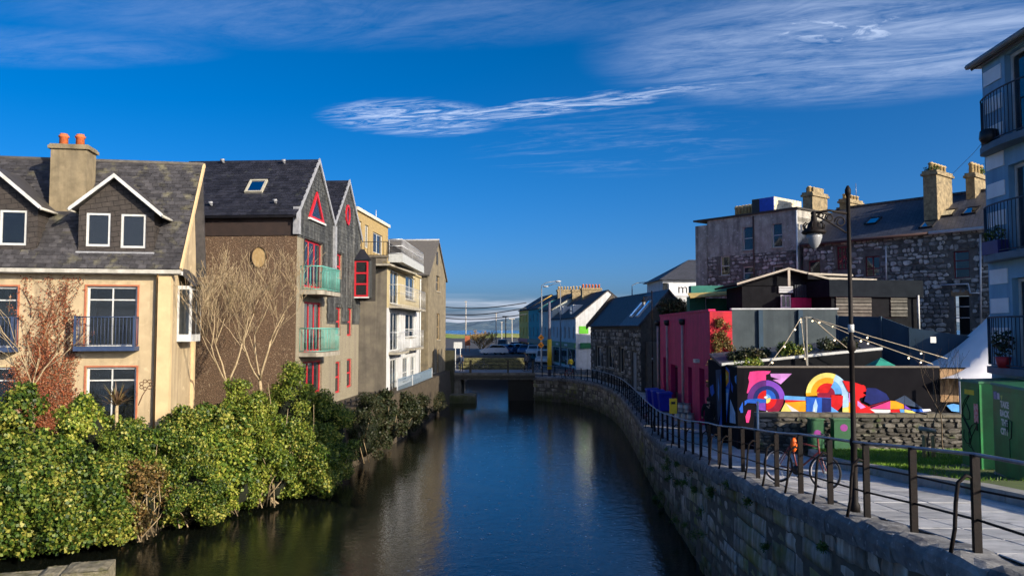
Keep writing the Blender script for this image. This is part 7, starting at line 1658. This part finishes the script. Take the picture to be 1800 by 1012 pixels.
# ================================================================== VEHICLES
tyre = mat('tyre', (.015, .015, .016), rough=.8)
def car(loc, rot, col, label, van=False):
    L_, W_, Hh = (4.2, 1.72, 1.46) if not van else (4.6, 1.85, 1.95); o = thing('parked_car', label, 'car', loc, 'cars parked on the far quay'); f = Fr(loc[:2], (math.cos(rot), math.sin(rot))); z = loc[2]; P = lambda a, b: (a - L_ / 2, z + b)
    low = [P(.0, .35), P(.02, .62), P(.25, .80), P(1.1, .92), P(3.4, .95), P(4.05 * L_ / 4.2, .90), P(L_, .62), P(L_ - .03, .3), P(.1, .26)]
    s = MB(); s.prism(f, low, -W_ / 2, W_ / 2); m_ = mat('car_' + col[0], col[1], tuple(x * .9 for x in col[1]), 2, .25, spec=.6); s.build('body', m_, o)
    cab = [P(1.0, .92), P(1.65, Hh - .04), P(2.0, Hh), P(3.1, Hh), P(3.5, Hh - .06), P(L_ - .15, .94)] if not van else [P(.7, .92), P(1.3, Hh - .05), P(1.6, Hh), P(4.2, Hh), P(4.45, Hh - .1), P(4.55, .94)]
    s = MB(); s.prism(f, cab, -W_ / 2 + .10, W_ / 2 - .10); cb_ = s.build('cabin', m_, o)
    c = (sum(a for a, _ in cab) / len(cab), sum(b for _, b in cab) / len(cab)); inn_ = [(c[0] + (a - c[0]) * .86, c[1] + (b - c[1]) * .72 + .02) for a, b in cab]
    for n0, n1 in ((-W_ / 2 + .085, -W_ / 2 + .099), (W_ / 2 - .099, W_ / 2 - .085)):
        s = MB(); s.prism(f, inn_, n0, n1); s.build('side_window', glassd, cb_)
    for k in ((0, 1), (len(cab) - 1, len(cab) - 2)):
        (a, b), (a2, b2) = cab[k[0]], cab[k[1]]; e = -.02 if k[0] == 0 else .02; s = MB(); q0 = (a + (a2 - a) * .12 + e, b + (b2 - b) * .12); q1 = (a + (a2 - a) * .9 + e, b + (b2 - b) * .9)
        s.poly([f.p(*q0, -W_ / 2 + .2), f.p(*q0, W_ / 2 - .2), f.p(*q1, W_ / 2 - .25), f.p(*q1, -W_ / 2 + .25)]); s.build('windscreen', glassd, cb_)
    for a in (.82, L_ - .85):
        for n in (-W_ / 2 + .02, W_ / 2 - .2):
            s = MB(); c0, c1 = f.p(a - L_ / 2, z + .31, n), f.p(a - L_ / 2, z + .31, n + .18); s.tube([c0, c1], .31, 12); w_ = s.build('wheel', tyre, o); s = MB(); s.tube([c0 - f.n * .006, c1 + f.n * .006], .18, 10); s.build('rim', galv, w_)
    for a, nm, m2 in ((.03, 'headlight', white), (L_ - .02, 'tail_light', red)):
        for n in (-W_ / 2 + .28, W_ / 2 - .28):
            p = f.p(a - L_ / 2, z + .66, n); s = MB(); s.ball(p, .10, .12, .07, 8); s.build(nm, m2, o)
    return o
dk_ = ('black', (.02, .02, .024)); sv = ('silver', (.45, .47, .50)); bl_ = ('blue', (.05, .12, .26)); wt = ('white', (.70, .71, .72)); rd = ('red', (.35, .03, .03)); gy = ('grey', (.14, .15, .16))
def cpos(x, d): return Vector(((x - 900) / F_PX * d, d, 3.26 if x < 945 else 2.31))
cars = [(886, 140, R(75), gy, 'dark grey van parked tallest behind the others', True), (868, 116, R(8), sv, 'silver car parked nearest the bare tree', False), (886, 118, R(60), bl_, 'blue car parked right of the silver car by the tree', False), (900, 120, R(70), bl_, 'blue car in the middle of the parked row', False), (912, 124, R(72), sv, 'silver grey car right of the blue one in the row', False), (924, 119, R(75), bl_, 'blue car at the right end of the parked row', False), (938, 114, R(80), wt, 'white car beside the orange road signs', False), (955, 108, R(82), wt, 'white car half hidden behind the yellow pole', True), (1006, 100, R(84), dk_, 'dark car parked before the green shopfront', False), (1030, 101, R(84), gy, 'grey car at the corner of the stone cottage', False), (906, 140, R(75), rd, 'red car far back in the parking area', False)]
for x, d, r_, c_, lab, vn in cars: car(cpos(x, d), r_, c_, lab, vn)

# ================================================================== BICYCLES
def bicycle(loc, rot, label, fcol, bag=None, lean=.0, group='bicycles left on the quay and bridge', fine=True):
    o = thing('bicycle', label, 'bicycle', loc, group); T = Matrix.Translation(Vector(loc)) @ Matrix.Rotation(rot, 4, 'Z') @ Matrix.Rotation(lean, 4, 'X'); V = lambda x, y, z: T @ Vector((x, y, z)); fm = mat('bike_' + fcol[0], fcol[1], rough=.35)
    rw, fw_ = (-.52, .34), (.52, .34); k = 24 if fine else 12
    for cx, cz in (rw, fw_):
        s = MB(); s.tube([V(cx + .325 * math.cos(t), 0, cz + .325 * math.sin(t)) for t in np.linspace(0, 2 * math.pi, k, endpoint=False)], .022, 6, close=True); w_ = s.build('wheel', tyre, o)
        s = MB(); s.tube([V(cx + .298 * math.cos(t), 0, cz + .298 * math.sin(t)) for t in np.linspace(0, 2 * math.pi, k, endpoint=False)], .011, 5, close=True); s.build('rim', mat('pale_rim', (.62, .56, .54), rough=.35), w_)
        if fine:
            s = MB()
            for j in range(18): t = 2 * math.pi * j / 18; s.tube([V(cx + .02 * math.cos(t + .8), .012 * (1 if j % 2 else -1), cz + .02 * math.sin(t + .8)), V(cx + .295 * math.cos(t), 0, cz + .295 * math.sin(t))], .0022, 3)
            s.build('spokes', galv, w_)
        s = MB(); s.tube([V(cx, -.05, cz), V(cx, .05, cz)], .025, 8); s.build('hub', steel, w_)
    bb, st, hd, sd = (-.08, .30), (-.24, .86), (.36, .88), (-.27, .95); s = MB(); L3 = lambda a, b, r=.017: s.tube([V(a[0], 0, a[1]), V(b[0], 0, b[1])], r, 6)
    L3(bb, st); L3(st, (.34, .82)); L3(bb, (.38, .72), .02); L3((.40, .62), (.34, .98), .02)
    for y in (-.06, .06):
        s.tube([V(bb[0], y * .5, bb[1]), V(rw[0], y, rw[1])], .010, 5); s.tube([V(st[0], y * .3, st[1] - .05), V(rw[0], y, rw[1])], .009, 5); s.tube([V(.40, y, .62), V(.46, y, .48), V(fw_[0], y, fw_[1])], .012, 5)
    s.build('frame', fm, o)
    s = MB(); L3(st, sd, .014); s.build('seat_post', steel, o); s = MB(); s.hexa([V(-.40, -.07, .95), V(-.40, .07, .95), V(-.13, .02, .96), V(-.13, -.02, .96), V(-.40, -.08, 1.0), V(-.40, .08, 1.0), V(-.12, .02, .99), V(-.12, -.02, .99)]); s.build('saddle', black, o)
    s = MB(); s.tube([V(.34, 0, .98), V(.36, 0, 1.05)], .014, 6); s.tube([V(.24, -.29, 1.08), V(.36, -.22, 1.06), V(.38, 0, 1.05), V(.36, .22, 1.06), V(.24, .29, 1.08)], .013, 6); s.build('handlebar', black, o)
    s = MB(); s.tube([V(bb[0], -.03, bb[1]), V(bb[0], -.045, bb[1])], .095, 14); s.tube([V(bb[0], -.05, bb[1]), V(bb[0] + .12, -.06, bb[1] - .12)], .010, 5); s.tube([V(bb[0], .05, bb[1]), V(bb[0] - .12, .06, bb[1] + .12)], .010, 5)
    for sg in (1, -1): c = V(bb[0] + .12 * sg, -.10 * sg, bb[1] - .12 * sg); s.cbox((c.x, c.y, c.z - .01), .09, .09, .02)
    s.build('crank', black, o)
    if bag:
        s = MB(); c = V(-.18, 0, .80); s.ball(c, .07, .07, .15, 10); s.build('saddle_cover', bag, o)
    return o
p, nr = qpt(pos[7][2]); 
bp = Vector((5.86, 15.8, zwalk(15.8))); tdir = Vector((.62, -.78, 0)).normalized()
bicycle(bp, math.atan2(tdir.y, tdir.x), 'dark bicycle with orange saddle cover leaning by the quay railing', ('dark_red', (.16, .03, .03)), mat('orange_cover', (.90, .14, .01), rough=.5), lean=R(-6))
for i, (x, d, lab) in enumerate(((845, 82, 'bicycle leaning on the bridge parapet left of the middle post'), (938, 80.5, 'bicycle parked on the bridge beside the yellow pole'), (988, 76, 'bicycle parked at the start of the quay railing'))):
    bicycle(Vector(((x - 900) / F_PX * d, d, (zb_top + .03) if d < 83 and x < 945 else 2.34)), R(5), lab, ('grey', (.12, .12, .13)), fine=False)
bicycle(Vector(((1000 - 900) / F_PX * 74.5, 74.5, 2.36)), R(20), 'red bicycle standing behind the far end of the quay railing', ('red', (.4, .03, .03)), fine=False)

# ================================================================== PEOPLE
skinm = mat('skin', (.48, .29, .20), rough=.55); hairm = mat('dark_hair', (.03, .02, .015), rough=.7)
def skinned(name, nodes, edges, m, parent, root=0, sub=2):
    off = ORG[parent.name]; me = bpy.data.meshes.new(name); me.from_pydata([(n[0] - off.x, n[1] - off.y, n[2] - off.z) for n, r in nodes], edges, []); me.materials.append(m)
    o = bpy.data.objects.new(name, me); COL.objects.link(o); o.parent = parent; ORG[o.name] = off
    sk = o.modifiers.new('skin', 'SKIN'); sk.use_smooth_shade = True
    for i, (n, r) in enumerate(nodes):
        v = me.skin_vertices[0].data[i]; v.radius = r if isinstance(r, tuple) else (r, r); v.use_root = (i == root)
    ss = o.modifiers.new('subdivision', 'SUBSURF'); ss.levels = sub; ss.render_levels = sub; return o
def person(loc, rot, label, top, legs, h=1.74, step=.28, arms=.2, group='people on the bridge and quay', long_coat=False, hood=False):
    o = thing('person', label, 'person', loc, group); k = h / 1.74; T = Matrix.Translation(Vector(loc)) @ Matrix.Rotation(rot, 4, 'Z') @ Matrix.Scale(k, 4); V = lambda x, y, z: T @ Vector((x, y, z))   # x: left-right, y: forward
    S = lambda r: r * k
    hipL, hipR = (.09, 0, .92), (-.09, 0, .92); kL, kR = (.10, step * .45, .50), (-.10, -step * .20, .49); aL, aR = (.10, step * .75, .09), (-.10, -step * .85, .12)
    sh, nk = 1.44, 1.50
    body = [(V(0, 0, .95), (S(.14), S(.10))), (V(0, 0, 1.15), (S(.135), S(.095))), (V(0, 0, 1.36), (S(.16), S(.10))), (V(0, .0, nk), S(.055)), (V(0, .02, 1.60), (S(.075), S(.088))), (V(0, .025, 1.70), (S(.072), S(.085))),
            (V(*hipL), S(.085)), (V(*kL), S(.058)), (V(*aL), S(.042)), (V(.11, step * .75 + .17, .035), S(.035)), (V(*hipR), S(.085)), (V(*kR), S(.058)), (V(*aR), S(.042)), (V(-.11, -step * .85 + .16, .04), S(.035)),
            (V(.19, 0, sh), S(.055)), (V(.24, -arms * .5, 1.18), S(.042)), (V(.22, arms * .1, .95), S(.033)), (V(.21, arms * .2, .86), S(.03)), (V(-.19, 0, sh), S(.055)), (V(-.24, arms * .5, 1.18), S(.042)), (V(-.22, arms * .9, .97), S(.033)), (V(-.21, arms * 1.1, .89), S(.03))]
    E = [(0, 1), (1, 2), (2, 3), (3, 4), (4, 5), (0, 6), (6, 7), (7, 8), (8, 9), (0, 10), (10, 11), (11, 12), (12, 13), (2, 14), (14, 15), (15, 16), (16, 17), (2, 18), (18, 19), (19, 20), (20, 21)]
    skinned('body', body, E, skinm, o)
    g = 1.22; R_ = lambda i, q=g: tuple(x * q for x in (body[i][1] if isinstance(body[i][1], tuple) else (body[i][1],) * 2))
    low = .55 if long_coat else .86
    jn = [(V(0, 0, low), (S(.20), S(.16))), (V(0, 0, 1.0), (S(.175), S(.135)))] + [(body[i][0], R_(i)) for i in (1, 2)] + [(V(0, 0, 1.49), S(.085))] + [(body[i][0], R_(i, 1.3)) for i in (14, 15, 16, 18, 19, 20)]
    skinned('jacket', jn, [(0, 1), (1, 2), (2, 3), (3, 4), (3, 5), (5, 6), (6, 7), (3, 8), (8, 9), (9, 10)], top, o)
    tn_ = [(V(0, 0, .97), (S(.15), S(.11)))] + [(body[i][0], R_(i, 1.2)) for i in (6, 7, 8, 10, 11, 12)]
    skinned('trousers', tn_, [(0, 1), (1, 2), (2, 3), (0, 4), (4, 5), (5, 6)], legs, o)
    for i, j in ((8, 9), (12, 13)):
        a, b = body[i][0], body[j][0]; s = MB(); s.ball(a.lerp(b, .45) - Vector((0, 0, .02 * k)), S(.075), S(.14), S(.05), 8); s.build('shoe', black, o)
    s = MB(); c = V(0, -.005, 1.665); s.ball(c, S(.095), S(.10), S(.10), 10); s.build('hood' if hood else 'hair', top if hood else hairm, o)
    for sx in (-.028, .028):
        s = MB(); s.ball(V(sx, .098, 1.66), S(.010), k=6); s.build('eye', black, o)
    s = MB(); s.ball(V(0, .108, 1.635), S(.014), S(.02), S(.02), 6); s.build('nose', skinm, o)
    s = MB(); s.ball(V(0, .098, 1.592), S(.022), S(.008), S(.006), 6); s.build('mouth', mat('lips', (.35, .12, .10), rough=.5), o)
    return o
blk = mat('black_coat', (.012, .012, .014), rough=.85); jean = mat('denim', (.04, .06, .11), rough=.85); hiv = mat('hi_vis', (.85, .60, .02), rough=.6); dkb = mat('dark_blue_jacket', (.03, .05, .10), rough=.8); grj = mat('grey_jacket', (.12, .12, .13), rough=.8)
person(Vector((8.05 * .98, 31.0, zwalk(31))), R(8), 'person in a long black coat walking away past the painted wall', blk, mat('black_trousers', (.014, .014, .017), rough=.85), 1.76, .30, .15, long_coat=True)
person(Vector((at(811, 650, 79).x, 79, zb_top + .03)), R(170), 'person in a dark blue jacket standing on the bridge', dkb, jean, 1.74, .12)
person(Vector((at(925, 650, 79.5).x, 79.5, zb_top + .03)), R(160), 'person in grey wheeling a bicycle over the bridge', grj, blk, 1.78, .25)
person(Vector((at(1003, 650, 84).x, 84, 2.31)), R(30), 'person in a yellow high visibility jacket by the parked car', hiv, jean, 1.76, .2)
bicycle(Vector((at(931, 650, 79.2).x, 79.2, zb_top + .03)), R(175), 'bicycle being wheeled over the bridge by a person in grey', ('black', (.03, .03, .03)), fine=False)

# ================================================================== SMALL THINGS ON THE QUAY
binm = mat('blue_bin', (.012, .03, .46), (.010, .024, .36), 3, .5); 
for i, (x, d, lab) in enumerate(((1145, 47.0, 'blue wheelie bin farthest along the pink bar'), (1155, 45.8, 'middle blue wheelie bin against the pink bar'), (1166, 44.6, 'blue wheelie bin nearest the camera by the pink bar'))):
    c = Vector(((x - 900) / F_PX * d, d, zwalk(d))); o = thing('wheelie_bin', lab, 'bin', c, 'blue wheelie bins beside the pink bar'); f = Fr(c[:2], (-.05, -1)); s = MB()
    s.hexa([f.p(-.42, c.z + .08, -.30), f.p(-.50, c.z + 1.05, -.36), f.p(.50, c.z + 1.05, -.36), f.p(.42, c.z + .08, -.30), f.p(-.42, c.z + .08, .28), f.p(-.50, c.z + 1.05, .36), f.p(.50, c.z + 1.05, .36), f.p(.42, c.z + .08, .28)]); s.build('body', binm, o)
    s = MB(); s.hexa([f.p(-.53, c.z + 1.055, -.40), f.p(-.50, c.z + 1.17, -.36), f.p(.50, c.z + 1.17, -.36), f.p(.53, c.z + 1.055, -.40), f.p(-.53, c.z + 1.055, .40), f.p(-.50, c.z + 1.12, .38), f.p(.50, c.z + 1.12, .38), f.p(.53, c.z + 1.055, .40)]); s.build('lid', binm, o)
    for a in (-.36, .36):
        s = MB(); s.tube([f.p(a, c.z + .1, -.36), f.p(a + .06, c.z + .1, -.36)], .1, 10); s.build('wheel', tyre, o)
    s = MB(); s.tube([f.p(-.3, c.z + 1.08, -.45), f.p(.3, c.z + 1.08, -.45)], .02, 5); s.build('handle', binm, o)
kegm = mat('keg_steel', (.52, .48, .43), (.38, .35, .31), 5, .4, metal=.35)
kp = [(1191, 40.3, 0, 'left keg of the lower row beside the pink bar door'), (1201, 39.9, 0, 'middle keg of the lower row beside the pink bar door'), (1211.5, 39.6, 0, 'right keg of the lower row nearest the person in black'), (1196, 40.2, 1, 'left keg stacked on the lower row of kegs'), (1206, 39.9, 1, 'right keg stacked on the lower row of kegs')]
for x, d, lv, lab in kp:
    c = Vector(((x - 900) / F_PX * d, d, zwalk(d) + lv * .47)); o = thing('beer_keg', lab, 'keg', c, 'steel beer kegs stacked by the pink bar'); s = MB(); s.lathe(c, [(.16, 0), (.19, .01), (.19, .05), (.165, .06), (.20, .12), (.20, .20), (.21, .22), (.20, .24), (.20, .34), (.165, .41)], 14); s.build('barrel', kegm, o); s = MB(); s.lathe(c, [(.165, .41), (.19, .42), (.19, .465), (.17, .465), (.165, .43)], 14); s.build('chime', steel, o)
# yellow plate on a post at the railing
b = Vector((6.45, 31.0, zwalk(31))); o = thing('yellow_sign_post', 'rusty post with a yellow plate at the quay railing', 'sign', b); s = MB(); s.tube([b, b + Vector((0, 0, 1.75))], .04, 6); s.build('post', mat('rusty_post', (.20, .06, .04), rough=.8), o); s = MB(); s.cbox((b.x + .0, b.y - .06, b.z + 1.12), .30, .04, .60); pl_ = s.build('plate', yel_, o); s = MB(); s.cbox((b.x, b.y - .085, b.z + 1.5), .16, .01, .10); s.build('symbol', black, pl_)
# slim signpost before the mural
b = Vector((at(1333, 780, 24.5).x, 24.5, zwalk(24.5))); s = MB(); s.tube([b, Vector((b.x, b.y, at(1333, 705, 24.5).z))], .035, 6); setp(s.build('bollard_pole', galv, None, b), 'slim grey steel pole before the horse mural', 'pole')
